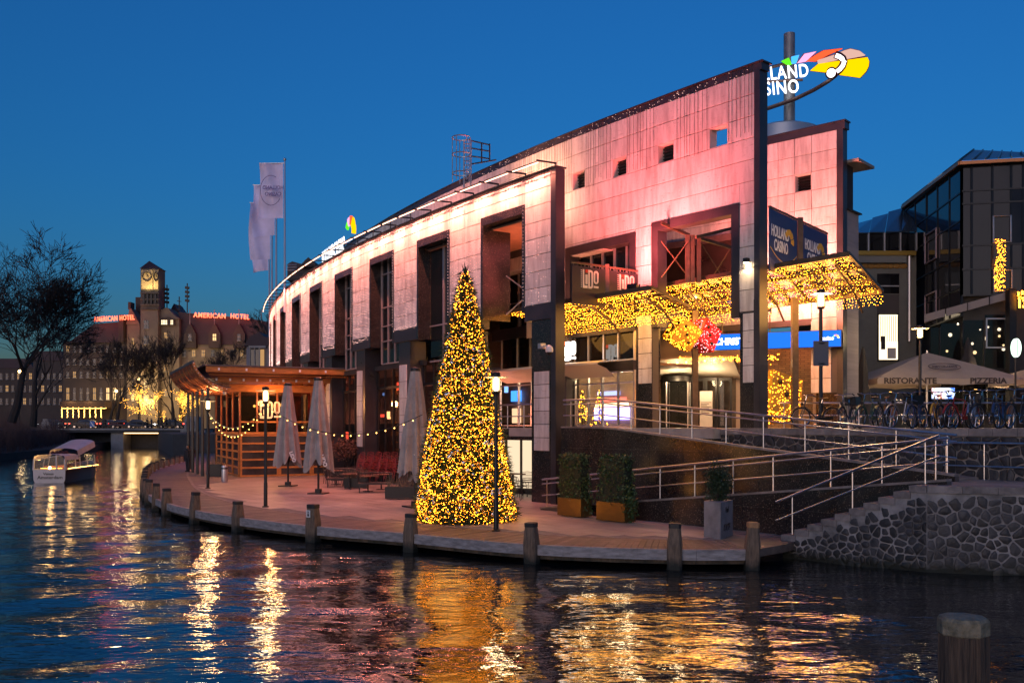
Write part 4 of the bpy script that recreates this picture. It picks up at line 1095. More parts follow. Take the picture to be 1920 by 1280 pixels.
# ---- glass canopies with their nets of warm lights
def canopy(name, OL, OR, IR, IL, label, nrib, nb, seed, lightlabel, warm, npt):
    t = wthing(name, label, 'canopy', tuple(OL), 'entrance canopies')
    q = lambda u, v, dz=0: (OL.lerp(OR, u)).lerp(IL.lerp(IR, u), v) + Vector((0, 0, dz))
    for u0, u1 in zip(np.linspace(0, 1, nrib + 1)[:-1], np.linspace(0, 1, nrib + 1)[1:]):
        part(MB().plate([q(u0 + .004, 0, .10), q(u1 - .004, 0, .10), q(u1 - .004, 1, .10), q(u0 + .004, 1, .10)], .02), 'glass_pane', CGLASS, t)
    for v, w, h in ((0, .10, .16), (.33, .07, .12), (.66, .07, .12), (1, .12, .18)): part(MB().beam(q(0, v), q(1, v), w, h), 'long_beam', BRONZE, t)
    for u in np.linspace(0, 1, nrib + 1): part(MB().beam(q(u, -.01, .03), q(u, 1.01, .03), .07, .10), 'rib', BRONZE, t)
    for u in (.15, .55, .92):
        part(MB().tube([q(u, .95, -.75), q(u, .7, -.35), q(u, .15, -.1)], .045, 6), 'strut', BRONZE, t, True)
    rs = np.random.RandomState(seed); P = []
    L = (OR - OL).length; Wd = (IL - OL).length
    nu = int(L / .10)
    for i in range(nu):
        u = (i + .5) / nu
        for j in range(nb):
            v = (j + rs.uniform(-.3, .3) + .5) / nb
            if rs.rand() < .8: P.append(q(min(1, max(0, u + rs.uniform(-.4, .4) / nu)), min(1, max(0, v)), -.08 - rs.uniform(0, .10)))
        for j in range(2): P.append(q(u + rs.uniform(-.5, .5) / nu, 0, -.10 - .09 * j - rs.uniform(0, .05)))
        for j in range(4): P.append(q(u + rs.uniform(-.5, .5) / nu, 1, -.12 - .10 * j - rs.uniform(0, .06)))
    lights_thing('fairy_light_net', [tuple(p) for p in P], rs.uniform(.007, .015, len(P)), WARMB, lightlabel, 'light nets under the canopies')
    return q
sr, si = s_at(1220, -1.6), s_at(1292, DT + .1)
cq1 = canopy('entrance_canopy', arc(3.2, -1.6, E_ + 5.12), arc(sr, -1.6, E_ + 5.12), arc(si, DT + .1, E_ + 4.6), arc(3.2, DT + .1, E_ + 4.6),
       'sloping glass canopy over the restaurant entrance, left of the two', 8, 17, 1, 'net of warm fairy lights under the canopy by the restaurant doors', None, 2)
tn = Vector((.804, .595, 0))
def onl(px, off): d = Vector(((px - 960) / F, 1, 0)); return d * (off / tn.dot(d))
a, b = onl(1237, 28.1), onl(1591, 28.1); c, d = onl(1655, 30.9), onl(1290, 30.9)
cq2 = canopy('entrance_canopy', Vector((a.x, a.y, E_ + 5.88)), Vector((b.x, b.y, E_ + 5.88)), Vector((c.x, c.y, E_ + 4.9)), Vector((d.x, d.y, E_ + 4.9)),
       'sloping glass canopy behind the tall pier over the casino entrance, right one', 12, 19, 2, 'net of warm fairy lights under the right canopy with pointed end', None, 2)
for px in (1303, 1490):
    p = onl(px, 30.3); part(MB().beam((p.x, p.y, ZP), (p.x, p.y, E_ + 5.0), .24, .24), 'canopy_column', BRONZE, casino)
# extra point lamps added below the nets to strengthen their wash on the walls
for q_, us, en in ((cq1, (.15, .4, .65, .9), 80), (cq2, (.1, .35, .6, .85), 230)):
    for u_ in us:
        l = bpy.data.lights.new('net_fill', 'POINT'); l.energy = en; l.color = (1, .46, .10); l.shadow_soft_size = 1.2
        lo = bpy.data.objects.new('net_fill', l); COL.objects.link(lo); lo.location = q_(u_, .5, -.45)

# ---- restaurant front below the first canopy (tall screen plane)
FLOOR = mat('entrance_floor', (.36, .32, .29), .45, var=.2, vs=2)
fl = MB(); abox(fl, s_at(1437, DT), BAY * 1.55, -18, -.95, ZP - .35, ZP + .004, 10); part(fl, 'entrance_floor', FLOOR, casino)
gA, gB = s_at(1190, DT - .6), s_at(1079, DT - .6)
def glazed(s0, s1, d, z0, z1, nm, fr, frm, gm, zs=()):
    g = part(abox(MB(), s0, s1, d - .02, d, z0, z1, 1), nm, gm, casino)
    for f in fr: part(abox(MB(), s0 + (s1 - s0) * f - .03, s0 + (s1 - s0) * f + .03, d - .06, d + .05, z0, z1, 1), 'mullion', frm, g)
    for z in zs: part(abox(MB(), s0, s1, d - .055, d + .045, z - .03, z + .03, 1), 'transom', frm, g)
    return g
CLEAR = glass('door_glass', (.85, .87, .88), rough=.01)
DARKG = glass('upper_dark_glass', (.06, .05, .045), rough=.02, body=.3, bodycol=(.03, .022, .018))
glazed(gA, gB, DT - .6, ZP + .12, ZP + 2.42, 'restaurant_doors', (0, .26, .52, .76, 1), ALU, CLEAR, (ZP + .12, ZP + 1.95, ZP + 2.42))
glazed(gA, gB + .6, DT - .6, ZP + 2.85, E_ + 4.45, 'restaurant_upper_glazing', (0, .22, .43, .66, .88), ALU, DARKG, (ZP + 2.9,))
m = MB(); abox(m, gA, gB + .6, DT - .75, DT - .5, ZP + 2.45, ZP + 2.85, 1); part(m, 'lintel', GRAN2, casino)
m = MB(); abox(m, gB, gB + .55, DT - .8, DT - .3, ZP, ZP + 2.45, 1); part(m, 'door_pier', GRAN, casino)
# left of the corner pier: lobby glazing seen below the first opening
s0, s1 = gB + .6, BAY * 1.5
glazed(s0, s1, DT - .6, ZP + .12, ZP + 2.42, 'lobby_doors', (0, .1, .22, .36, .5, .7, 1), ALU, CLEAR, (ZP + .12, ZP + 2.1, ZP + 2.42))
glazed(s0, s1, DT - .7, ZP + 2.85, E_ + 4.4, 'lobby_upper_glazing', (0, .12, .25, .4, .55, .75, 1), ALU, DARKG, ())
glazed(0, BAY * 1.6, DT - .9, E_ + 4.9, E_ + 7.6, 'gallery_glazing', (0, .12, .3, .45, .62, .8), MULL, DARKG, (E_ + 6.2,))
SOFF = mat('slatted_soffit', (.55, .26, .16), .6, var=.2, vs=2, bump=.6, bs=3, stretch=(1, 1, 1))
sf = lambda d: max(-.1, s_at(1048, d))
m = MB(); m.prism([tuple(arc(sf(-TH), -TH - .02))[:2], tuple(arc(sf(DT), DT - .3))[:2]] + [tuple(arc(q, DT - .3))[:2] for q in (5, 7, BAY * 1.62)] + [tuple(arc(q, -TH - .02))[:2] for q in (BAY * 1.62, 6, 3)], Z_OPT - .45, Z_OPT - .40); sof = part(m, 'soffit', JOINT, casino)
for q in range(22):
    d = -TH - .1 - q * .155; part(abox(MB(), sf(d), BAY * 1.62, d - .13, d, Z_OPT - .48, Z_OPT - .452, 4), 'soffit_slat', SOFF, sof)
m = MB(); abox(m, -.2, BAY * 1.62, DT - .8, DT - .06, E_ + 7.6, Z_OPT - .46, 3); part(m, 'gallery_beam', PANEL, casino)
l = bpy.data.lights.new('gallery_fill', 'AREA'); l.size = .5; l.energy = 75; l.color = (1, .30, .17)  # extra area lamp added to light the soffit from below
lo = bpy.data.objects.new('gallery_fill', l); COL.objects.link(lo); lo.location = arc(2.2, -2.4, E_ + 5.3); lo.rotation_euler = (R(180), 0, 0)
part(abox(MB(), -.3, BAY * 1.62, DT - 1.4, DT - .5, E_ + 4.38, E_ + 4.92, 3), 'floor_band', GRAN2, casino)
# cross bracing behind the first opening
part(MB().tube([arc(3.0, -1.2, E_ + 4.9), arc(1.2, -2.6, E_ + 6.8)], .03, 6).tube([arc(3.0, -1.2, E_ + 6.6), arc(1.2, -2.6, E_ + 4.9)], .03, 6), 'cross_brace', ALU, casino)
# white sweeping awning with the lit restaurant name
AWN = mat('white_awning', (.62, .56, .48), .5)
sa, sb = s_at(1100, DT + 1.6), s_at(925, DT + .4)
m = MB(); rows_ = []
for d, z in ((DT - .4, ZP + 2.95), (DT + .5, ZP + 2.85), (DT + 1.5, ZP + 2.72), (DT + 1.5, ZP + 2.64), (DT + .5, ZP + 2.5), (DT - .4, ZP + 2.2)):
    rows_.append([arc(sa + (sb - sa) * k / 6 + (.5 if k == 0 and d < DT else 0), d + (-.5 if k in (0, 6) and d > DT + 1 else 0), z) for k in range(7)])
m.grid(rows_); aw = part(m, 'awning', AWN, casino, True)
SIGNW = emis('white_sign_light', (1, .93, .86), 3)
pA = arc(s_at(1082, DT + .6), DT + .6); pB = arc(s_at(1040, DT + .6), DT + .6); r = (pA - pB).normalized()
sg = wthing('restaurant_sign', 'glowing white restaurant letters above the entrance awning behind the pier', 'sign', (pB.x, pB.y, ZP + 2.9))
lido_letters(sg, face_matrix(Vector((pA.x, pA.y, ZP + 2.95)) - r * 1.02, r, (0, 0, 1)), .82, SIGNW, emis('red_sign_light', (1, .1, .04), 6), .06)
# lit interior behind the doors: bar counter, screens, people-high silhouettes
inn = MB(); sE = s_at(1200, -8.4)
abox(inn, sE, BAY * 4.2, -8.6, -8.4, ZD, E_ + 8.8, 8); abox(inn, gA + .1, BAY * 1.55, -8.4, DT - .9, ZP + 2.7, ZP + 2.82, 4)
part(inn, 'lobby_shell', mat('lobby_wall', (.28, .2, .14), .7, var=.4, vs=1.2), casino)
pe = [arc(gA - .05, DT - .9), arc(sE + .02, -8.5)]
part(MB().beam((pe[0].x, pe[0].y, ZP + 1.4), (pe[1].x, pe[1].y, ZP + 1.4), .15, 2.8), 'lobby_side_wall', DARKIN, casino)
for (p0, p1, z0, z1, col, st) in ((1120, 1172, 1.30, 1.48, (.9, .12, .08), 2.0), (1116, 1176, 1.05, 1.22, (1, .62, .35), 2.2), (1114, 1178, .40, 1.0, (.40, .33, 1.0), 2.6), (1120, 1160, 1.6, 1.8, (.45, .5, 1), 1.2), (958, 975, 1.5, 2.1, (.05, .25, .9), 1.6), (960, 974, .2, 1.1, (1, .55, .3), 1.0), (1000, 1008, .4, 2.1, (.3, .45, .9), 1.2)):
    a0, a1 = s_at(p1, -8.2), s_at(p0, -8.2)
    part(abox(MB(), a0, a1, -8.3, -8.2, ZP + z0, ZP + z1, 1), 'bar_light_strip', emis('bar_strip', col, st), casino)
for k, (f, d) in enumerate(((.4, -5.8), (.75, -6.5), (1.1, -5.8), (1.7, -6.5), (2.4, -6.5))):
    l = bpy.data.lights.new('lobby_lamp', 'POINT'); l.energy = 60; l.color = (1, .66, .34); l.shadow_soft_size = .25
    lo = bpy.data.objects.new('lobby_lamp', l); COL.objects.link(lo); lo.location = arc(gA + (gB - gA) * f, d, ZP + 2.4)
    part(MB().lathe([(.09, 0), (.09, .03)], arc(gA + (gB - gA) * f, d, ZP + 2.55), 12), 'downlight', emis('downlight', (1, .8, .55), 14, False), casino)
# ---- piers of the tall screen below the stone: granite with pale strips
for (a, b, sa_, sb_, zt, zb) in ((T_W, oA[0], s_at(1420, DT), s_at(1393, DT), E_ + 5.4, E_ + 1.6), (oA[1], oB[0] + .02, s_at(1221, DT), s_at(1197, DT), E_ + 4.2, E_ + 1.75)):
    pr = part(abox(MB(), a + .004, b - .004, DT - .5, DT - .03, ZP - .05, E_ + 4.15, 1), 'tall_pier', GRAN, casino)
    n = int((zt - zb) / .6)
    for k in range(n):
        if zb + (zt - zb) * (k + 1) / n < E_ + 4.25: stone_panel(pr, sa_, sb_, zb + (zt - zb) * k / n, zb + (zt - zb) * (k + 1) / n, DT - .035)
part(abox(MB(), T_E - .015, T_W, DT - .5, DT + .03, ZP - .05, E_ + 4.6, 1), 'pier_edge', GRAN2, casino)
# wall lamp on the tall pier
wp = arc(s_at(1403, DT), DT + .12, E_ + 5.95)
wl_ = wthing('wall_lamp', 'black box wall lamp shining down on the tall pale pier', 'lamp', tuple(wp))
part(MB().box(-.09, .09, -.08, .08, 0, .16, Matrix.Translation(wp) @ arcM(s_at(1403, DT), 0, 0).to_3x3().to_4x4()), 'housing', BLACK, wl_)
part(MB().box(-.07, .07, -.06, .06, -.012, -.002, Matrix.Translation(wp) @ arcM(s_at(1403, DT), 0, 0).to_3x3().to_4x4()), 'lens', emis('wall_lamp_lens', (1, .75, .4), 40, False), wl_)
o = spot('wall_lamp_beam', wp + Vector((0, 0, -.03)), wp + Vector((.02, .02, -2)), 34, (1, .68, .34), 130, .5, .05); o.parent = wl_; o.location = (0, 0, -.03)
# security camera on the corner pier
pc = at(1030, 660, 35.6)
cc = wthing('security_camera', 'white dome security camera bracketed to the corner granite pier', 'camera', tuple(pc))
part(MB().lathe([(.14, 0), (.15, .1), (.12, .2), (.05, .26)], pc, 14), 'dome_cover', mat('white_enamel', (.7, .68, .66), .35), cc, True)
part(MB().ball((pc.x, pc.y, pc.z - .01), .11, 12, 8), 'lens_dome', BLACK, cc, True)
part(MB().beam(pc + Vector((-.25, .15, .22)), pc + Vector((0, 0, .26)), .05, .05).cbox(pc + Vector((-.28, .2, .25)), .25, .18, .2, .6), 'bracket', ALU, cc)
# railing in the first bay at plaza level
Pq = [arc(s, -1.0, ZP) for s in np.linspace(-.35, 4.6, 8)]
railing('short steel handrail at lobby level between corner pier and lamp', Pq, [ZP] * 8, [(arc(s, -1.0, 0), ZP) for s in (.2, 1.4, 2.6, 3.8)], rails=(1.0, .5))
part(abox(MB(), -.35, BAY * 1.5, -1.4, -.95, ZP - .5, ZP - .02, 3), 'floor_edge', GRAN, casino)
# lit service windows under the lobby at terrace level
SERV = emis('lit_blind', (1, .76, .50), .55)
for k in range(4):
    a0 = 1.1 + k * 1.2; part(abox(MB(), a0, a0 + 1.08, -2.4, -2.35, ZD + .25, ZP - .55, 1), 'lit_window', SERV, casino)
    part(abox(MB(), a0 + 1.08, a0 + 1.18, -2.45, -2.28, ZD, ZP - .5, 1), 'window_post', IRON, casino)
part(abox(MB(), -.3, BAY * 1.55, -2.6, -2.46, ZD - .1, ZP - .35, 3), 'basement_wall', DARKIN, casino)

# ---- casino entrance further back
BRK = None
def brick_mat():
    m, nt, out = nodes('yellow_brick'); N = nt.nodes; L = nt.links
    b = N.new('ShaderNodeBsdfPrincipled'); L.new(b.outputs[0], out.inputs[0]); b.inputs['Roughness'].default_value = .85
    tc = N.new('ShaderNodeTexCoord'); br = N.new('ShaderNodeTexBrick'); L.new(tc.outputs['Object'], br.inputs['Vector'])
    br.inputs['Color1'].default_value = (.42, .27, .13, 1); br.inputs['Color2'].default_value = (.30, .19, .09, 1); br.inputs['Mortar'].default_value = (.16, .11, .07, 1)
    br.inputs['Scale'].default_value = 1; br.inputs['Brick Width'].default_value = .34; br.inputs['Row Height'].default_value = .1; br.inputs['Mortar Size'].default_value = .012
    L.new(br.outputs[0], b.inputs['Base Color'])
    bp = N.new('ShaderNodeBump'); bp.inputs['Strength'].default_value = .6; bp.inputs['Distance'].default_value = .02; L.new(br.outputs['Fac'], bp.inputs['Height']); bp.invert = True; L.new(bp.outputs[0], b.inputs['Normal'])
    return m
BRK = brick_mat()
w0 = Vector((9.36, 46, 0)); wu = Vector((.934, -.358, 0)); wn_ = Vector((-.358, -.934, 0))
def wM(t, d, z): p = w0 + wu * t + wn_ * d; return face_matrix((p.x, p.y, z), wu, (0, 0, 1))
def wpx(px): d = Vector(((px - 960) / F, 1, 0)); k = w0.dot(wn_) / d.dot(wn_); return (d * k - w0).dot(wu)
bw = MB().box(0, wpx(1600) - wpx(1425), 0, 4.6, -.3, 0).mesh('brick_wall', BRK)
o = piece(bw, 'brick_wall', casino, wM(wpx(1425), 0, ZP)); 
hall = MB().box(wpx(1215), wpx(1425) - .01, 0, 4.8, -.3, .02, wM(0, 0, ZP)); part(hall, 'entrance_wall', mat('rose_panel', (.50, .38, .30), .6, var=.15, vs=1), casino)
BLUE = emis('blue_led_panel', (.012, .12, .72), 1.0)
l0 = Vector((8.34, 41, 0)); lu = Vector((.931, -.364, 0)); ln = Vector((-.364, -.931, 0))
def lM(t, d, z): p = l0 + lu * t + ln * d; return face_matrix((p.x, p.y, z), lu, (0, 0, 1))
def lpx(px): d = Vector(((px - 960) / F, 1, 0)); k = l0.dot(ln) / d.dot(ln); return (d * k - l0).dot(lu)
led = wthing('led_screen', 'long bright blue screen strip above the casino entrance', 'screen', tuple(lM(lpx(1440), 0, E_ + 3.7).translation))
t0, t1 = lpx(1316), lpx(1577)
part(MB().box(t0, t1, E_ + 3.36, E_ + 4.02, .0, .08, lM(0, 0, 0)), 'display', BLUE, led); part(MB().box(t0 - .03, t1 + .03, E_ + 3.33, E_ + 4.05, -.16, -.001, lM(0, 0, 0)), 'casing', BLACK, led)
put_text(led, 'CHRISTMAS', lM(lpx(1340), .085, E_ + 3.69), .40, emis('white_led', (1, 1, 1), 2), .004, .014, .95, align='LEFT')
put_text(led, 'casino', lM(lpx(1552), .085, E_ + 3.70), .22, emis('white_led2', (1, 1, 1), 1.5), .004, .008, .9)
wing(led, lM(lpx(1567), .086, E_ + 3.72), .15, [emis('led_%d' % k, c, 1.2) for k, c in enumerate(((.2, .8, .2), (1, .2, .4), (1, .3, .05), (1, .6, .1), (1, .8, .1)))], .004)
for q in (.15, .5, .85): pz_ = lM(t0 + (t1 - t0) * q, -.1, E_ + 4.05).translation; part(MB().beam(pz_, pz_ + Vector((0, 0, .75)), .04, .04), 'hanger', BRONZE, led)
# revolving door and side doors under a pale awning
dz = ZP
m = MB(); rows_ = []
for d, z0_, z1_ in ((0.03, 2.9, 2.9), (1.6, 2.95, 3.05), (3.4, 3.1, 3.25), (3.4, 3.02, 3.17), (1.6, 2.55, 2.6), (.03, 2.35, 2.35)):
    rows_.append([wM(0, 0, 0) @ Vector((wpx(1232) + (wpx(1392) - wpx(1232)) * k / 6, dz + z0_ + (z1_ - z0_) * k / 6 + .12 * math.sin(k / 6 * 3.14), d)) for k in range(7)])
m.grid(rows_); part(m, 'entrance_awning', AWN, casino, True)
def wbox(x0, x1, z0, z1, d0, d1): return MB().box(x0, x1, z0, z1, d0, d1, wM(0, 0, 0))
xd = lambda px: wpx(px)
for k, (p0, p1, d) in enumerate(((1240, 1262, 1.0), (1296, 1330, 1.2), (1330, 1352, 1.25), (1352, 1378, 1.0))):
    g = part(wbox(xd(p0), xd(p1), dz + .1, dz + 2.25, d, d + .02), 'glass_door', CLEAR, casino)
    part(wbox(xd(p0), xd(p0) + .1, dz, dz + 2.4, d - .03, d + .06), 'door_frame', BLACK, g); part(wbox(xd(p1) - .1, xd(p1), dz, dz + 2.4, d - .03, d + .06), 'door_frame', BLACK, g)
    part(wbox(xd(p0), xd(p1), dz + 2.25, dz + 2.4, d - .02, d + .05), 'door_head', BLACK, g); part(wbox(xd(p0), xd(p1), dz, dz + .12, d - .02, d + .05), 'door_foot', BLACK, g)
c = wM(xd(1279), 1.0, dz).translation
rv = part(MB().lathe([(.78, 2.25), (.80, 2.25), (.80, 2.5), (.2, 2.5)], c, 24), 'revolving_door_drum', BLACK, casino, True)
for k in range(4):
    a = k * math.pi / 2 + .5; e = Vector((math.cos(a), math.sin(a), 0)) * .72
    part(MB().plate([c + Vector((0, 0, .06)), c + e + Vector((0, 0, .06)), c + e + Vector((0, 0, 2.2)), c + Vector((0, 0, 2.2))], .015), 'wing_pane', CLEAR, rv)
    part(MB().beam(c + e, c + e + Vector((0, 0, 2.22)), .05, .05), 'wing_edge', ALU, rv)
part(wbox(xd(1240), xd(1380), dz, dz + 2.4, -.0, .05), 'hall_depth', mat('hall_back', (.10, .07, .05), .6, var=.5, vs=2), casino)
pst = part(wbox(xd(1322), xd(1345), dz + .05, dz + 1.75, 1.5, 1.53), 'notice_board', mat('paper_white', (.62, .58, .55), .6, var=.1, vs=3), casino)
m = MB()
for k in range(9): m.box(xd(1324), xd(1343) - .1 * (k % 3), dz + 1.2 - .07 * k, dz + 1.225 - .07 * k, 1.531, 1.534, wM(0, 0, 0))
o = part(m, 'print_lines', BLACK, pst); o['kind'] = 'stuff'
for (px, h, e) in ((1285, 2.3, 45), (1345, 2.3, 45)):
    p = wM(xd(px), 2.2, dz + 2.2).translation
    l = bpy.data.lights.new('door_lamp', 'POINT'); l.energy = e; l.color = (1, .7, .38); l.shadow_soft_size = .2; lo = bpy.data.objects.new('door_lamp', l); COL.objects.link(lo); lo.location = p
ml = MB()
for k in range(7): p = wM(xd(1278) + k * .42, 3.3, dz + 2.98 + .02 * k).translation; ml.ball(p, .055, 8, 5)
part(ml, 'awning_bulb_row', WARMB2, casino, kind='stuff')
# garland on the awning
rs = np.random.RandomState(5); P = []
for k in range(230): P.append(tuple(wM(xd(1300) + rs.uniform(0, 4.4), 3.45 + rs.uniform(-.12, .12), dz + 3.12 + rs.normal(0, .09)).translation))
lights_thing('light_garland', P, .018, WARMB, 'thick garland of warm lights along the casino entrance awning')
# ---- giant light dice
DIEG = mat('die_frame_gold', (.45, .28, .03), .5, var=.3); DIER = mat('die_frame_red', (.55, .015, .02), .5)
REDB = emis('red_fairy_bulb', (1, .10, .12), 9); PINKW = emis('pale_red_bulb', (1, .35, .35), 5)
def die(label, c, sz, rot, frame, bulb, n, seed):
    t = wthing('light_die', label, 'light figure', tuple(c), 'giant light dice')
    M = Matrix.Translation(c) @ rot.to_4x4(); h = sz / 2
    part(MB().box(-h, h, -h, h, -h, h, M), 'body', frame, t)
    m = MB()
    for ax in range(3):
        for a in (-1, 1):
            for b in (-1, 1):
                p = [0, 0, 0]; p[(ax + 1) % 3] = a * h; p[(ax + 2) % 3] = b * h; q = list(p); p[ax] = -h; q[ax] = h
                m.tube([M @ Vector(p), M @ Vector(q)], .025, 6)
    part(m, 'edge_frame', frame, t)
    rs = np.random.RandomState(seed); P = []
    for ax in range(3):
        for sg_ in (-1, 1):
            for k in range(n):
                p = [0, 0, 0]; p[ax] = sg_ * (h + .012); p[(ax + 1) % 3] = rs.uniform(-h, h); p[(ax + 2) % 3] = rs.uniform(-h, h); P.append(tuple(M @ Vector(p)))
            for (u, v) in ((-.5, .5), (.5, -.5), (0, 0)):
                p = [0, 0, 0]; p[ax] = sg_ * (h + .004); p[(ax + 1) % 3] = u * h; p[(ax + 2) % 3] = v * h
                pp = M @ Vector(p); part(MB().ball(pp, sz * .075, 8, 5), 'pip', BLACK, t)
    o = part(pts_mesh('bulbs', P, .014, bulb), 'bulbs', bulb, t); o['kind'] = 'stuff'
p = at(1279, 626, 39.4)
die('gold lit giant die tilted on the casino awning', p, 1.0, Matrix.Rotation(R(20), 3, 'Z') @ Matrix.Rotation(R(32), 3, 'Y') @ Matrix.Rotation(R(10), 3, 'X'), DIEG, WARMB, 70, 1)
die('red lit giant die tilted behind the gold one on the awning', p + Vector((.95, .75, -.02)), 1.02, Matrix.Rotation(R(35), 3, 'Z') @ Matrix.Rotation(R(30), 3, 'Y'), DIER, PINKW, 60, 2)
die('gold lit giant die standing on the plaza behind the tall pier', at(1447, 745, 38.4), 1.62, Matrix.Rotation(R(28), 3, 'Z') @ Matrix.Rotation(R(14), 3, 'Y') @ Matrix.Rotation(R(-8), 3, 'X'), DIEG, WARMB, 150, 3)
# column sticks and frames seen in the big opening
pa = arc(s_at(1226, DT - 1.2), DT - 1.2); 
for (px0, y0, px1, y1, D) in ((1240, 418, 1292, 441, 36.6), (1305, 445, 1385, 425, 36), (1310, 446, 1370, 464, 37), (1240, 452, 1291, 520, 36.6), (1291, 452, 1240, 520, 36.6), (1312, 452, 1355, 520, 37), (1368, 468, 1335, 520, 37)):
    part(MB().beam(at(px0, y0, D), at(px1, y1, D + .8), .09 if y0 < 449 else .035, .12 if y0 < 449 else .035), 'roof_strut', BRONZE, casino)
for px in (1289, 1298, 1310): part(MB().beam(at(px, 441, 36.8), at(px, 530, 36.8), .16, .16), 'roof_post', BRONZE, casino)
GALW = mat('gallery_dark_window', (.03, .018, .016), .15, var=.4, vs=1)
part(bbox(MB(), bs_at(1420) , bs_at(1225), .01, .06, E_ + 5.6, E_ + 8.55), 'gallery_window', GALW, casino)
part(bbox(MB(), bs_at(1380) , bs_at(1245), .02, .12, E_ + 8.55, E_ + 8.85), 'gallery_window_head', RUST, casino)
# lit small plant in lobby: two slim christmas trees
for px in (1092, 1124):
    p = arc(s_at(px, DT - 1.6), DT - 1.6, ZP); rs = np.random.RandomState(px)
    t = wthing('small_lit_tree', 'slim lit tree just inside the restaurant doors, %s' % ('left one' if px < 1100 else 'right one'), 'christmas tree', tuple(p), 'small trees inside the doors')
    m = MB()
    for k in range(240):
        h = rs.uniform(.15, 1.75); r = .38 * (1 - h / 1.8) * rs.uniform(.5, 1.1); a = rs.uniform(0, 6.28); c = p + Vector((math.cos(a) * r, math.sin(a) * r, h)); e = Vector((math.cos(a), math.sin(a), -.4)) * .12
        m.add([c - e.cross(Vector((0, 0, 1))) * .25, c + e, c + e.cross(Vector((0, 0, 1))) * .25], [(0, 1, 2)])
    part(m, 'foliage', mat('fir_dark', (.02, .045, .02), .7), t); part(MB().tube([p, p + Vector((0, 0, 1.6))], .025, 6), 'trunk', IRON, t)
    P = [];
    for k in range(80): h = rs.uniform(.1, 1.75); r = .40 * (1 - h / 1.8); a = rs.uniform(0, 6.28); P.append(tuple(p + Vector((math.cos(a) * r, math.sin(a) * r, h))))
    o = part(pts_mesh('bulbs', P, .02, WARMB), 'bulbs', WARMB, t); o['kind'] = 'stuff'
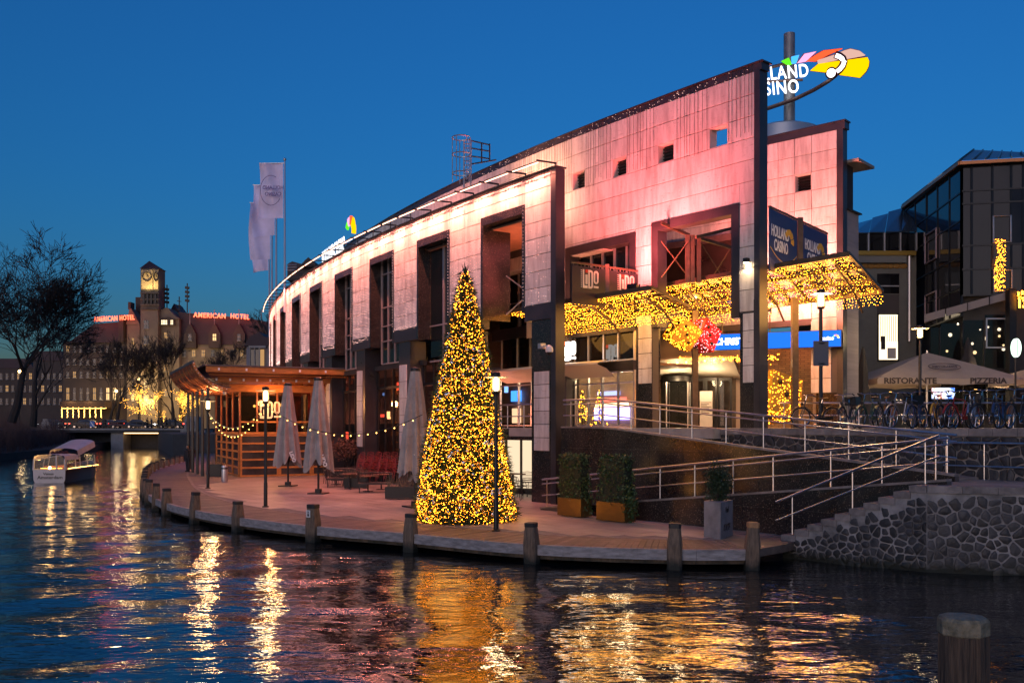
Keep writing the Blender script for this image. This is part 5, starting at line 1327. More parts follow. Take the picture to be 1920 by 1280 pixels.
# ================================================================== things on the terrace
FIR = mat('fir_needles', (.028, .065, .024), .65, var=.5, vs=6)
def christmas_tree():
    c = Vector((-1.5, 30.0, ZD)); H = 8.15
    t = wthing('christmas_tree', 'tall cone shaped Christmas tree covered in golden lights and baubles', 'christmas tree', tuple(c))
    prof = [(0, 1.50), (.05, 1.48), (.27, 1.23), (.48, .90), (.70, .56), (.87, .28), (.96, .12), (1.0, .02)]
    def rad(f):
        for (a, ra), (b, rb) in zip(prof[:-1], prof[1:]):
            if a <= f <= b: return ra + (rb - ra) * (f - a) / (b - a)
        return .02
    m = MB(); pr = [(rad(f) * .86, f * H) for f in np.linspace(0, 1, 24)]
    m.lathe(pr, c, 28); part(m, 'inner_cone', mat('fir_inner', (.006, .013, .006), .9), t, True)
    lump = lambda a, f: 1 + .045 * np.sin(5 * a + 31 * f) * np.sin(23 * f + 2 * a) + .03 * np.sin(61 * f + 3 * a)
    rs = np.random.RandomState(2); n = 30000
    f = 1 - np.sqrt(rs.uniform(.0002, 1, n)); a = rs.uniform(0, 6.283, n); h = f * H
    r = np.array([rad(x) for x in f]) * lump(a, f) * rs.uniform(.80, 1.07, n) + rs.uniform(-.03, .06, n)
    base = np.stack([c.x + r * np.cos(a), c.y + r * np.sin(a), c.z + h], 1)
    dirv = np.stack([np.cos(a) + rs.normal(0, .5, n), np.sin(a) + rs.normal(0, .5, n), rs.normal(.05, .55, n)], 1); dirv /= np.linalg.norm(dirv, axis=1)[:, None]
    side = np.cross(dirv, rs.normal(0, 1, (n, 3))); side /= np.linalg.norm(side, axis=1)[:, None]
    L = rs.uniform(.08, .26, n)[:, None]; w = rs.uniform(.010, .026, n)[:, None]
    V = np.stack([base - side * w, base + side * w, base + dirv * L], 1).reshape(-1, 3)
    o = part(np_mesh('foliage', V, np.arange(n * 3).reshape(-1, 3), FIR), 'foliage', FIR, t); o['kind'] = 'stuff'
    part(MB().tube([c + Vector((0, 0, -.02)), c + Vector((0, 0, .5))], .16, 10), 'trunk', WOODP, t)
    m = MB()
    for k in range(7): a_ = k * .9; m.tube([c + Vector((0, 0, H - .25)), c + Vector((math.cos(a_) * .12, math.sin(a_) * .12, H + .02 + .04 * (k % 3)))], [.02, .006], 5)
    part(m, 'tip_shoots', FIR, t)
    n = 10500; f = 1 - np.sqrt(rs.uniform(.0006, 1, n)); a = rs.uniform(0, 6.283, n); r = np.array([rad(x) for x in f]) * 1.03 * lump(a, f) + rs.uniform(-.02, .05, n)
    P = np.stack([c.x + r * np.cos(a), c.y + r * np.sin(a), c.z + .03 + f * H], 1)
    o = part(pts_mesh('bulbs', P, .004 + .0125 * rs.rand(n) ** 2.2, WARMB), 'bulbs', WARMB, t); o['kind'] = 'stuff'
    SILV = mat('silver_bauble', (.75, .72, .68), .12, 1.0); GOLD = mat('gold_bauble', (.80, .50, .14), .14, 1.0)
    bm_ = [MB().ball((0, 0, 0), .062, 12, 8).mesh('bauble', q, True) for q in (SILV, GOLD, SILV)]
    for k in range(290):
        f = 1 - math.sqrt(rs.uniform(.003, 1)); a = rs.uniform(math.pi * .95, math.pi * 2.05); r = rad(f) * 1.05
        o = piece(bm_[k % 3], 'bauble', t, Matrix.Translation((c.x + r * math.cos(a), c.y + r * math.sin(a), c.z + .1 + f * H * .98)) @ Matrix.Scale(rs.uniform(.75, 1.35), 4))
    for k in range(6):
        a_ = k * 1.05 + .3; p = c + Vector((math.cos(a_) * 1.9, math.sin(a_) * 1.9, .5 + .9 * (k % 3)))
        l = bpy.data.lights.new('tree_fill', 'POINT'); l.energy = 7; l.color = (1, .5, .12); l.shadow_soft_size = .5  # extra point lamps added around the tree to boost its bulbs' light
        lo = bpy.data.objects.new('tree_fill', l); COL.objects.link(lo); lo.parent = t; lo.location = p - c
christmas_tree()

# ---- lamp posts
LGLASS = glass('lantern_glass', (1, .97, .9), rough=.05, body=.12, bodycol=(.9, .8, .6))
LCORE = emis('lamp_core', (1.0, .72, .36), 4.5, False)
DISC = mat('lamp_disc', (.42, .36, .26), .45, .3)
def make_lamp(H):
    t = thing('lamp_post', '', 'street lamp')
    part(MB().lathe([(.13, 0), (.13, .03), (.075, .05), (.07, .9), (.062, .92), (.058, H - .62)], (0, 0, 0), 12), 'pole', BLACK, t, True)
    part(MB().lathe([(.10, H - .62), (.12, H - .58), (.12, H - .55)], (0, 0, 0), 14), 'lantern_base', BLACK, t, True)
    part(MB().lathe([(.115, H - .55), (.125, H - .12)], (0, 0, 0), 14, False), 'lantern_glass', LGLASS, t, True)
    part(MB().lathe([(.05, H - .53), (.09, H - .48), (.09, H - .2), (.04, H - .14)], (0, 0, 0), 12), 'lamp', LCORE, t, True)
    part(MB().lathe([(.127, H - .135), (.36, H - .15), (.365, H - .13), (.127, H - .11)], (0, 0, 0), 24, False), 'disc', DISC, t, True)
    cg = MB().lathe([(.127, H - .11), (.13, H - .03), (.10, H), (.02, H + .02)], (0, 0, 0), 14); part(cg, 'cap', BLACK, t, True)
    m = MB()
    for k in range(3): a = k * 2.094; m.beam((math.cos(a) * .13, math.sin(a) * .13, H - .55), (math.cos(a) * .13, math.sin(a) * .13, H - .1), .014, .014)
    part(m, 'cage', BLACK, t)
    return t
LAMPS = []
def lamp_at(p, label, H, en):
    t = make_lamp(H); t['label'] = label; t['group'] = 'lamp posts'; t.location = p
    l = bpy.data.lights.new('lamp_light', 'POINT'); l.energy = en; l.color = (1, .70, .36); l.shadow_soft_size = .30
    lo = bpy.data.objects.new('lamp_light', l); COL.objects.link(lo); lo.parent = t; lo.location = (0, 0, H - .33)
    LAMPS.append(Vector(p) + Vector((0, 0, H)))
lamp_at(G(930, 995, ZD), 'lit black lamp post directly right of the Christmas tree', 4.57, 80)
lamp_at(G(498, 950, ZD), 'lit black lamp post on the terrace in front of the pavilion doors', 4.5, 70)
lamp_at(G(390, 915, ZD), 'lit black lamp post at the canal side corner of the pavilion', 4.4, 70)
pl = RL(O0 + 1.1, 1539)
lamp_at((pl.x, pl.y, ZP), 'lit lamp post behind the parked bicycles below the pointed canopy', 4.45, 160)
pl = at(1725, 800, 40); lamp_at((pl.x, pl.y, ZP), 'lit lamp post beside the restaurant parasol', 4.4, 160)
# street plates on the lamp post by the bicycles
pl = RL(O0 + 1.1, 1539); t_ = bpy.data.objects['lamp_post.003'] if 'lamp_post.003' in bpy.data.objects else None
if t_: part(MB().box(-.27, .22, -.1, -.085, 2.0, 2.8).box(-.09, .09, -.1, .09, 2.05, 2.09).box(-.09, .09, -.1, .09, 2.7, 2.74), 'sign_plate', mat('sign_back', (.10, .10, .12), .5), t_)

# ---- closed parasols
CLOTH = mat('grey_parasol_cloth', (.33, .30, .29), .85, var=.25, vs=2, bump=.3, bs=12)
def parasol(p, label, seed):
    rs = random.Random(seed); t = thing('closed_parasol', label, 'parasol', p, rs.uniform(0, 6), 'closed grey parasols')
    part(MB().box(-.38, .38, -.38, .38, 0, .05).box(-.12, .12, -.12, .12, .05, .22), 'base_plate', IRON, t)
    part(MB().tube([(0, 0, .05), (0, 0, 5.2)], .05, 10), 'pole', IRON, t, True)
    m = MB(); n = 64; zz = np.linspace(5.12, 1.25, 22); rows_ = []
    nf = 9; ph = rs.uniform(0, 6)
    for i, z in enumerate(zz):
        f = i / 21; rb = .17 + .40 * f ** .85
        amp = .012 + .14 * f ** 1.3
        row = []
        for j in range(n + 1):
            a = 2 * math.pi * j / n
            w = math.sin(nf * a + ph + .9 * math.sin(2 * a + 3 * f)) * amp + .05 * f * math.sin(3 * a + seed)
            zz_ = z
            if f > .75: zz_ = z - (f - .75) * 4 * .32 * (math.sin(nf * a + ph) * .5 + .6 * math.sin(2 * a + seed))
            row.append((math.cos(a) * (rb + w), math.sin(a) * (rb + w), zz_))
        rows_.append(row)
    m.grid(rows_); part(m, 'cloth', CLOTH, t, True)
    part(MB().lathe([(.19, 5.08), (.20, 5.14), (.18, 5.2), (.05, 5.23)], (0, 0, 0), 16), 'top_cap', BLACK, t, True)
    part(MB().lathe([(.40, 2.62), (.415, 2.68), (.40, 2.74)], (0, 0, 0), 20, False), 'tie_strap', CLOTH, t)
    m = MB()
    for k in range(4): a = k * 1.57 + .4; m.tube([(math.cos(a) * .07, math.sin(a) * .07, 1.35), (math.cos(a) * .3, math.sin(a) * .3, 1.9)], .018, 5)
    m.box(.05, .16, -.05, .05, 1.2, 1.55); part(m, 'crank_gear', BLACK, t)
    return t
for k, (px, py) in enumerate(((540, 911), (597, 925), (779, 950))):
    p = G(px, py, ZD)
    t = parasol(p, ['closed grey parasol nearest the pavilion doors', 'closed grey parasol, middle one of three on the terrace', 'closed grey parasol with white star print left of the Christmas tree'][k], k + 3)
    rz_ = t.rotation_euler.z; tc = Vector((-p.x, -p.y, 0)).normalized(); ri = Vector((tc.y, -tc.x, 0)) * -1
    ri = Vector((0, 0, 1)).cross(tc) 
    inv = Matrix.Rotation(-rz_, 4, 'Z')
    if k == 2:
        m = MB(); c = tc * .56 + ri * .05 + Vector((0, 0, 1.95)); pts = []
        for q in range(10): a = q * math.pi / 5 + math.pi / 2; r = .13 if q % 2 == 0 else .055; pts.append(inv @ (c + ri * (math.cos(a) * r) + Vector((0, 0, math.sin(a) * r))))
        o = part(MB().plate(pts, .02), 'star_print', WHITEP, t)
    else:
        M = inv @ face_matrix(tc * .62 + ri * .22 + Vector((0, 0, 1.5)), ri, (0, 0, 1)) @ Matrix.Rotation(R(-70), 4, 'Z')
        piece(text_mesh('LIDO', .24, .01, .008, WHITEP), 'printed_name', t, M)

# ---- string lights between lamps, parasols and tree
def string(a, b, sag, n, label, seed=0):
    rs = random.Random(seed); n = int(n * .8); P = [a.lerp(b, k / n) + Vector((0, 0, -sag * 4 * (k / n) * (1 - k / n))) for k in range(n + 1)]
    t = wthing('string_light', label, 'string lights', tuple(a), 'string lights over the terrace')
    part(MB().tube(P, .012, 4), 'cable', BLACK, t)
    m = MB()
    for p in P[1:-1]: m.ball((p.x, p.y, p.z - .05), .020, 8, 6)
    o = part(m, 'bulbs', WARMB2, t, True); o['kind'] = 'stuff'
Ld = Vector((0, 0, -.7))
string(LAMPS[2] + Ld, LAMPS[1] + Ld, 1.15, 22, 'drooping string of warm bulbs, lower one between the two pavilion lamps', 1)
string(LAMPS[2] + Ld, LAMPS[1] + Ld, .8, 16, 'drooping string of warm bulbs, upper one between the two pavilion lamps', 2)
pt = Vector((-2.9, 30.2, ZD + 3.4))
string(LAMPS[1] + Ld, pt, .85, 24, 'string of warm bulbs from terrace lamp across to the Christmas tree', 3)

# ---- pavilion
TIM = mat('orange_timber', (.50, .19, .045), .5, var=.3, vs=2.5, bump=.15, bs=20, stretch=(1, 1, 3))
TIMD = mat('dark_orange_timber', (.28, .085, .03), .55, var=.35, vs=2.5)
ZINC = mat('zinc_edge', (.12, .11, .11), .5, .4)
C0 = Vector((-16.3, 55.9, 0)); pu = Vector((-.425, .905, 0)); pv = Vector((.905, .425, 0))
def pp(u_, w, z): p = C0 + pu * u_ + pv * w; return Vector((p.x, p.y, z))
pav = wthing('pavilion', 'low timber pavilion with orange framed doors and upswept layered roof', 'pavilion', (C0.x, C0.y, ZD))
def pbox(u0, u1, w0_, w1_, z0, z1):
    c = [pp(u0, w0_, 0), pp(u0, w1_, 0), pp(u1, w1_, 0), pp(u1, w0_, 0)]; return MB().hexa([(p.x, p.y, z0) for p in c] + [(p.x, p.y, z1) for p in c])
zd = E_ - .45; zr = E_ + 2.15
# front: framed folding doors
PANEG = mat('dark_door_pane', (.05, .045, .045), .12, var=.5, vs=1.2)
def framed(along_w, a0, a1, nrow, off=0.0):
    """one door leaf with rails"""
    def bx(p0, p1, z0, z1, t0, t1): return pbox(-t1, -t0, p0, p1, z0, z1) if along_w else pbox(p0, p1, -t1, -t0, z0, z1)
    leaf = part(bx(a0, a0 + .12, ZD, zd, 0, .08), 'door', TIM, pav)
    part(bx(a1 - .12, a1, ZD, zd, 0, .08), 'stile', TIM, leaf)
    for k in range(nrow + 1):
        z = ZD + .06 + (zd - ZD - .12) * k / nrow
        part(bx(a0 + .12, a1 - .12, z - .055, z + .055, .005, .07), 'rail', TIM, leaf)
    part(bx(a0 + .12, a1 - .12, ZD + .1, zd - .05, .02, .03), 'pane', PANEG, leaf)
framed(True, .0, 2.3, 5); framed(True, 2.32, 4.3, 5); framed(True, 4.32, 6.2, 5)
for k in range(4): framed(False, .1 + k * 2.45, 2.5 + k * 2.45, 5)
part(pbox(-.12, .0, -.05, 6.2, zd, zd + .14), 'rail_beam', TIM, pav); part(pbox(.0, 10, -.12, .0, zd, zd + .14), 'side_rail_beam', TIM, pav)
CL2 = glass('pavilion_glass', (.5, .46, .42), rough=.015, body=.15, bodycol=(.02, .015, .012))
part(pbox(-.05, -.03, 0, 6.2, zd + .14, zr), 'upper_glass', CL2, pav); part(pbox(0, 10, -.05, -.03, zd + .14, zr), 'side_upper_glass', CL2, pav)
for w in (0, 1.0, 2.2, 4.3, 6.1): part(pbox(-.10, .06, w - .05, w + .05, zd, zr), 'glazing_post', TIMD, pav)
for u_ in (2.4, 4.9, 7.4, 9.9): part(pbox(u_ - .05, u_ + .05, -.10, .06, zd, zr), 'glazing_post', TIMD, pav)
part(pbox(-.08, .04, 0, 6.2, zd + .7, zd + .8), 'upper_transom', TIM, pav)
part(pbox(10, 10.2, -.1, 6.2, ZD, zr), 'rear_wall', DARKIN, pav); part(pbox(0, 10, 6.2, 6.35, ZD, zr), 'house_wall', mat('red_wall', (.30, .03, .02), .7), pav)
part(pbox(.2, 9.9, .1, 6.1, ZD, ZD + .03), 'floor', DARKIN, pav); part(pbox(3.2, 3.8, 1.2, 5, ZD, ZD + 1.1), 'bar_counter', DARKIN, pav)
part(pbox(4.2, 4.5, 2.0, 2.4, zd - .2, zd - .08), 'exit_lamp', emis('green_exit', (.05, 1, .45), 6, False), pav)
Mf = face_matrix(pp(-.13, 1.15, zd + .95), pv, (0, 0, 1)); lido_letters(pav, Mf, 1.05, CREAM, REDP, .02)
for (u_, w, e, c) in ((2.5, 2.5, 160, (1, .45, .16)), (6, 3, 120, (1, .45, .16)), (5, 5.6, 200, (1, .06, .03)), (1.2, 5.2, 160, (1, .06, .03)), (-1.5, 1.5, 120, (1, .42, .14)), (-1.4, 5.2, 140, (1, .12, .06)), (1.0, -1.5, 120, (1, .42, .14)), (6.0, -1.5, 120, (1, .42, .14))):
    l = bpy.data.lights.new('pavilion_fill', 'POINT'); l.energy = e; l.color = c; l.shadow_soft_size = .2; lo = bpy.data.objects.new('pavilion_fill', l); COL.objects.link(lo); lo.location = pp(u_, w, zr - .7)  # extra point lamps added inside and under the eaves to brighten the pavilion
for k in range(6): part(MB().ball(pp(1.5 + k * 1.3, 2.0 + (k % 2), zr - .75), .09, 10, 7), 'pendant_lamp', WARMB2, pav, True)
# columns towards the canal
for k in range(5):
    p = pp(-.6 + k * 2.6, -1.9, 0); part(MB().beam((p.x, p.y, ZD), (p.x, p.y, zr + .15), .14, .14), 'column', BLACK, pav)
for k in range(4):
    p = pp(.8 + k * 2.6, -1.9, 0)
# roof: straight part, stepping out towards the front
for (u_, z0_, z1_, w0_, mt) in ((-2.75, E_ + 3.10, E_ + 3.42, -2.3, TIM), (-1.75, E_ + 2.62, E_ + 2.86, -1.5, TIM), (-.75, E_ + 2.08, E_ + 2.52, -.7, TIM)):
    f = part(pbox(u_ - .12, u_, w0_, 6.4, z0_, z1_), 'fascia_board', mt, pav)
part(pbox(-2.95, 11, -2.4, 6.6, E_ + 3.42, E_ + 3.50), 'roof_deck', ZINC, pav)
for k in range(11):
    u0 = -2.65 + k * .26; z = E_ + 3.05 - k * .095
    part(pbox(u0, u0 + .25, -2.2 + k * .12, 6.4, z, z + .05), 'soffit_board', TIM if k % 2 else TIMD, pav)
part(pbox(.1, 10, -.6, 6.2, zr, zr + .06), 'ceiling', TIMD, pav)
for (u_, z) in ((-2.9, E_ + 3.26), (-1.9, E_ + 2.72)):
    n = 6 if u_ < -2.5 else 11
    for k in range(n):
        w = -1.6 + 7.6 * k / (n - 1); p = pp(u_, w, z); part(MB().cbox(p, .10, .06, .14, math.atan2(pv.y, pv.x)), 'bracket', WHITEP, pav)
# upswept curved eave on the canal side
def curl(f): # f 0..1 from column line outwards and up; returns (w, z)
    a = f * R(84); return (-.9 - 2.05 * math.sin(a) ** 1.1, E_ + 2.12 + 1.62 * (1 - math.cos(a)) ** .9)
NC = 9
for k in range(NC):
    (w0_, z0_), (w1_, z1_) = curl(k / NC), curl((k + .93) / NC)
    m = MB(); a0_, a1_ = -2.55 + k * .02, 10.8
    c = [pp(a0_, w0_, z0_), pp(a1_, w0_, z0_), pp(a1_, w1_, z1_), pp(a0_, w1_, z1_)]; m.plate(c, .05)
    part(m, 'curved_eave_board', TIM if k % 2 else TIMD, pav)
for u_ in (-2.62, -1.2, .8, 2.8, 4.8, 6.8, 8.8, 10.7):
    P = [pp(u_, *curl(f)) for f in np.linspace(0, 1.02, 12)]
    m = MB()
    for a, b in zip(P[:-1], P[1:]): m.beam(a, b, .09, .14)
    part(m, 'curved_rib', TIMD if u_ > -2 else TIM, pav)
m = MB()
for f in np.linspace(.1, 1, 11):
    w, z = curl(f); p = pp(-2.70, w, z); m.cbox(p, .04, .04, .04)
part(m, 'rib_studs', WHITEP, pav, kind='stuff')
P = [pp(u_, *curl(1.03)) for u_ in (-2.7, 11)]; part(MB().beam(P[0], P[1], .12, .16), 'eave_edge', ZINC, pav)
m = MB(); 
for k in range(NC):
    (w0_, z0_), (w1_, z1_) = curl(k / NC), curl((k + 1) / NC)
    m.plate([pp(-2.4, w0_ + .05, z0_ + .14), pp(10.8, w0_ + .05, z0_ + .14), pp(10.8, w1_ + .02, z1_ + .12), pp(-2.4, w1_ + .02, z1_ + .12)], .04)
part(m, 'roof_shell', ZINC, pav)
pc_ = pp(-.9, -1.0, E_ + 2.0); part(MB().ball(pc_, .12, 10, 7), 'dome_camera', WHITEP, pav, True)
# small litter bins and boxes by the columns
for k, (px, py, h, lab) in enumerate(((421, 903, .9, 'grey cylindrical ashtray stand beside the pavilion lamp post'), (404, 893, .9, 'black box planter with dry grass by the pavilion column'))):
    p = G(px, py, ZD)
    t = thing('litter_bin' if k == 0 else 'small_planter', lab, 'bin' if k == 0 else 'planter', p)
    part(MB().lathe([(.16, 0), (.17, .05), (.17, h - .05), (.15, h), (.1, h - .02)], (0, 0, 0), 16) if k == 0 else MB().box(-.4, .4, -.25, .25, 0, .75), 'body', ALU if k == 0 else BLACK, t, k == 0)
    if k:
        m = MB(); rr = random.Random(3)
        for q in range(60): x, y = rr.uniform(-.35, .35), rr.uniform(-.2, .2); m.tube([(x, y, .72), (x + rr.uniform(-.15, .15), y + rr.uniform(-.15, .15), .75 + rr.uniform(.2, .7))], [.008, .002], 3)
        part(m, 'dry_grass', mat('dry_grass', (.25, .17, .08), .9), t, kind='stuff')
    else: part(MB().lathe([(.172, h - .2), (.176, h - .16), (.172, h - .12)], (0, 0, 0), 16, False), 'band', BLACK, t)

# ---- terrace furniture
CHR = mat('chair_red_lit', (.30, .035, .03), .4, var=.2); CHB = mat('chair_dark', (.035, .03, .03), .5, var=.3)  # the red light on the stacked chairs is put into their colour
def chair(matl, nm):
    t = thing(nm, '', 'chair')
    m = MB().box(-.23, .23, -.22, .22, .43, .46); part(m, 'seat', matl, t)
    b = MB().tube([(-.22, .22, .45), (-.23, .28, .86), (0, .31, .89), (.23, .28, .86), (.22, .22, .45)], .014, 6); part(b, 'back_frame', matl, t, True)
    m = MB()
    for k in range(5): z = .55 + k * .065; m.tube([(-.22, .24 + (z - .45) * .1, z), (0, .29 + (z - .45) * .06, z), (.22, .24 + (z - .45) * .1, z)], .011, 5)
    part(m, 'back_slats', matl, t, kind='stuff')
    for sx in (-1, 1):
        for sy in (-1, 1): part(MB().tube([(sx * .21, sy * .2, .44), (sx * .25, sy * .24, 0)], .014, 6), 'leg', matl, t)
        part(MB().tube([(sx * .24, .24, .68), (sx * .26, -.12, .66), (sx * .24, -.2, .45)], .013, 6), 'armrest', matl, t, True)
    return t
def sofa():
    t = thing('wicker_bench', '', 'bench')
    for sx in (-1, 1):
        for sy in (-1, 1): part(MB().beam((sx * .68, sy * .3, 0), (sx * .68, sy * .3, .4), .04, .04), 'leg', CHB, t)
    part(MB().box(-.75, .75, -.38, .38, .36, .44), 'seat', CHB, t)
    P = [(-.78, -.3, .8), (-.82, .1, .84), (-.7, .4, .86), (0, .46, .88), (.7, .4, .86), (.82, .1, .84), (.78, -.3, .8)]
    part(MB().tube(P, .03, 8), 'back_rail', CHB, t, True)
    m = MB()
    for k in range(26):
        f = k / 25 * 6; i = min(5, int(f)); a, b = Vector(P[i]), Vector(P[i + 1]); p = a.lerp(b, f - i); m.tube([p, (p.x * .95, p.y * .93, .44)], .012, 4)
    part(m, 'back_spindles', CHB, t, kind='stuff'); return t
def table(r, h):
    t = thing('terrace_table', '', 'table')
    part(MB().box(-r, r, -r, r, h - .04, h), 'tabletop', mat('table_wood', (.20, .10, .06), .5, var=.3), t)
    part(MB().tube([(0, 0, .03), (0, 0, h - .04)], .035, 8), 'stem', CHB, t); part(MB().box(-.25, .25, -.04, .04, 0, .03).box(-.04, .04, -.25, .25, 0, .028), 'foot', CHB, t); return t
protoR, protoB = chair(CHR, 'terrace_chair'), chair(CHB, 'terrace_chair'); protoS = sofa(); protoT = table(.38, .74); used = set()
def place(pr, p, rz, label, group, tilt=0):
    o = pr if pr.name not in used else copy_tree(pr); used.add(o.name); used.add(pr.name)
    o.location = p; o.rotation_euler = (tilt, 0, rz); o['label'] = label; o['group'] = group; return o
rr = random.Random(12)
k = 0
for i in range(5):                                   # red chairs stacked in nested rows
    for j in range(4):
        p = G(676 + i * 15 + j * 2, 913 - (j // 2) * 6, ZD) + Vector((0, 0, .36 + .13 * j))
        place(protoR, p, 2.4 + rr.uniform(-.12, .12), 'red lit terrace chair in the %s nested stack left of the starred parasol, %s' % (ORD[i], ['lowest', 'second up', 'third up', 'topmost'][j]), 'stacked red lit terrace chairs', .25)
for i in range(5):
    p = G(617 + i * 12, 906 + (i % 2) * 5, ZD)
    place(protoB, p, rr.uniform(0, 6), 'dark terrace chair under the reddish bush, %s from the parasol' % ORD[i], 'dark chairs by the bush')
for i, (px, py) in enumerate(((630, 908), (655, 916), (690, 921), (715, 917))):
    place(protoT, G(px, py, ZD), .4 + .1 * i, 'square dark terrace table among the stacked chairs, %s from the left parasols' % ORD[i], 'terrace tables')
place(protoS, G(702, 922, ZD), .15, 'curved dark wicker bench in front of the red stacked chairs', 'wicker benches')
place(protoS, G(640, 912, ZD), .2, 'curved dark wicker bench beside the middle parasol', 'wicker benches')
for i, (px, py) in enumerate(((960, 938), (975, 930), (990, 936), (1003, 931))):
    place(protoB, G(px, py, ZD), 1.0 + i, 'dark chair stacked right of the Christmas tree, %s from the tree' % ORD[i], 'chairs right of the tree')
    if i % 2 == 0: place(protoB, G(px, py, ZD) + Vector((0, 0, .28)), 1.05 + i, 'upper dark chair on the %s stack right of the Christmas tree' % ['first', '', 'second'][i], 'chairs right of the tree')
for i, (px, py) in enumerate(((962, 925), (985, 922))): 
    o = place(protoT, G(px, py, ZD), .3 + i, 'brown table right of the Christmas tree, %s one' % ('nearer the tree', 'nearer the pier')[i], 'terrace tables'); o.scale = (1.4, 1.4, 1.25)
# leafy bush and planters
LEAFR = mat('reddish_leaf', (.16, .075, .05), .7, var=.4, vs=8, rnd=.1); LEAFG = mat('ivy_leaf', (.035, .075, .02), .5, var=.5, vs=7); LEAFD = mat('dark_leaf', (.02, .045, .016), .55, var=.5, vs=7)
def leaves(center, ext, n, size, seed, matl, nm='foliage', par=None, box=False, hole=.0):
    rs = np.random.RandomState(seed); 
    if box: P = rs.uniform(-1, 1, (n * 3, 3))
    else: P = rs.normal(0, .52, (n * 3, 3))
    k = np.max(np.abs(P), 1) if box else np.linalg.norm(P, axis=1)
    lump = 1 + .18 * np.sin(P[:, 0] * 5 + seed) * np.cos(P[:, 2] * 6 + P[:, 1] * 4)
    P = P[(k < lump) & (k > hole)][:n]; n = len(P)
    P = P + rs.normal(0, .035, P.shape) * (rs.rand(n, 1) < .5)
    P = P * np.array(ext) + np.array(center)
    d = rs.normal(0, 1, (n, 3)); d[:, 2] -= .35; d /= np.linalg.norm(d, axis=1)[:, None]
    s_ = np.cross(d, rs.normal(0, 1, (n, 3))); s_ /= np.linalg.norm(s_, axis=1)[:, None]
    L = (size * rs.uniform(.6, 1.3, n))[:, None]
    V = np.stack([P - d * L * .5, P + s_ * L * .35, P + d * L * .5, P - s_ * L * .35], 1).reshape(-1, 3)
    o = part(np_mesh(nm, V, np.arange(n * 4).reshape(-1, 4), matl), nm, matl, par); o['kind'] = 'stuff'; return o
p = G(652, 900, ZD)
bsh = wthing('bush', 'rounded reddish leafed bush in a dark trough behind the chairs', 'bush', tuple(p))
leaves((p.x, p.y, ZD + 1.75), (1.15, .7, .62), 1500, .13, 3, LEAFR, 'foliage', bsh)
m = MB(); 
for q in range(9): a = q * .7; m.tube([(p.x, p.y, ZD + .6), (p.x + math.cos(a) * .4, p.y + math.sin(a) * .3, ZD + 1.3), (p.x + math.cos(a) * .8, p.y + math.sin(a) * .5, ZD + 1.9)], [.03, .02, .01], 5)
part(m, 'stems', IRON, bsh); part(MB().box(p.x - .9, p.x + .9, p.y - .3, p.y + .3, ZD, ZD + .7), 'trough', BLACK, bsh)
for i, (px, py, L) in enumerate(((757, 935, 1.5), (668, 915, 1.1))):
    p = G(px, py, ZD); t = wthing('trough_planter', ['low black trough with pale dry grass under the starred parasol', 'low black trough in front of the dark chairs'][i], 'planter', tuple(p), 'low black troughs')
    part(MB().box(p.x - L / 2, p.x + L / 2, p.y - .25, p.y + .25, ZD + .04, ZD + .52), 'box', BLACK, t)
    m = MB(); rr = random.Random(i)
    for q in range(110): x, y = p.x + rr.uniform(-L / 2, L / 2) * .9, p.y + rr.uniform(-.2, .2); m.tube([(x, y, ZD + .5), (x + rr.uniform(-.2, .2), y + rr.uniform(-.15, .15), ZD + .55 + rr.uniform(.15, .5))], [.008, .002], 3)
    part(m, 'dry_grass', mat('dry_grass2', (.22, .16, .10), .9), t, kind='stuff')
# two ivy screens in bronze planters
BRZ = mat('bronze_planter', (.13, .075, .022), .38, .5, var=.25, vs=3)
for i, (px, py) in enumerate(((1045, 966), (1118, 975))):
    A = G(px, py, ZD); L = 1.15 + .1 * i; B = A + RU * L; W = RN * .5
    t = wthing('ivy_planter', ['bronze planter with tall clipped ivy screen, left one beside the corner pier', 'bronze planter with tall ivy screen trailing over its right end'][i], 'planter', tuple(A), 'ivy screens')
    c = [A, B, B + W, A + W]; part(MB().hexa([(q.x, q.y, ZD + .03) for q in c] + [(q.x, q.y, ZD + .62) for q in c]), 'box', BRZ, t)
    cc = (A + B + W) / 2; cc = (A + B) / 2 + W * .5
    leaves((0, 0, 0), (L / 2 + .02, .26, .80), 2600, .085, 5 + i, LEAFG, 'foliage', t, True, .55)
    o = t.children[-1]; o.matrix_parent_inverse = Matrix(); M = Matrix((RU, RN, Vector((0, 0, 1)))).transposed().to_4x4(); M.translation = cc + Vector((0, 0, 1.32)) - Vector(A); o.matrix_basis = M
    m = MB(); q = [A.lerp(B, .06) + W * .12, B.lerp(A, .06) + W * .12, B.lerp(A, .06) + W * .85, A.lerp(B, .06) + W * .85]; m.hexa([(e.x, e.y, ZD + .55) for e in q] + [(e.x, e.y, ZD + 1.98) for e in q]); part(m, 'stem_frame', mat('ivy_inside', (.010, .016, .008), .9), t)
    leaves((0, 0, 0), (.25, .3, .75), 700 if i else 250, .085, 15 + i, LEAFG, 'trailing_ivy', t); o = t.children[-1]; o.matrix_parent_inverse = Matrix(); M = M.copy(); M.translation = B + W * .5 + Vector((0, 0, .62)) - Vector(A); o.matrix_basis = M
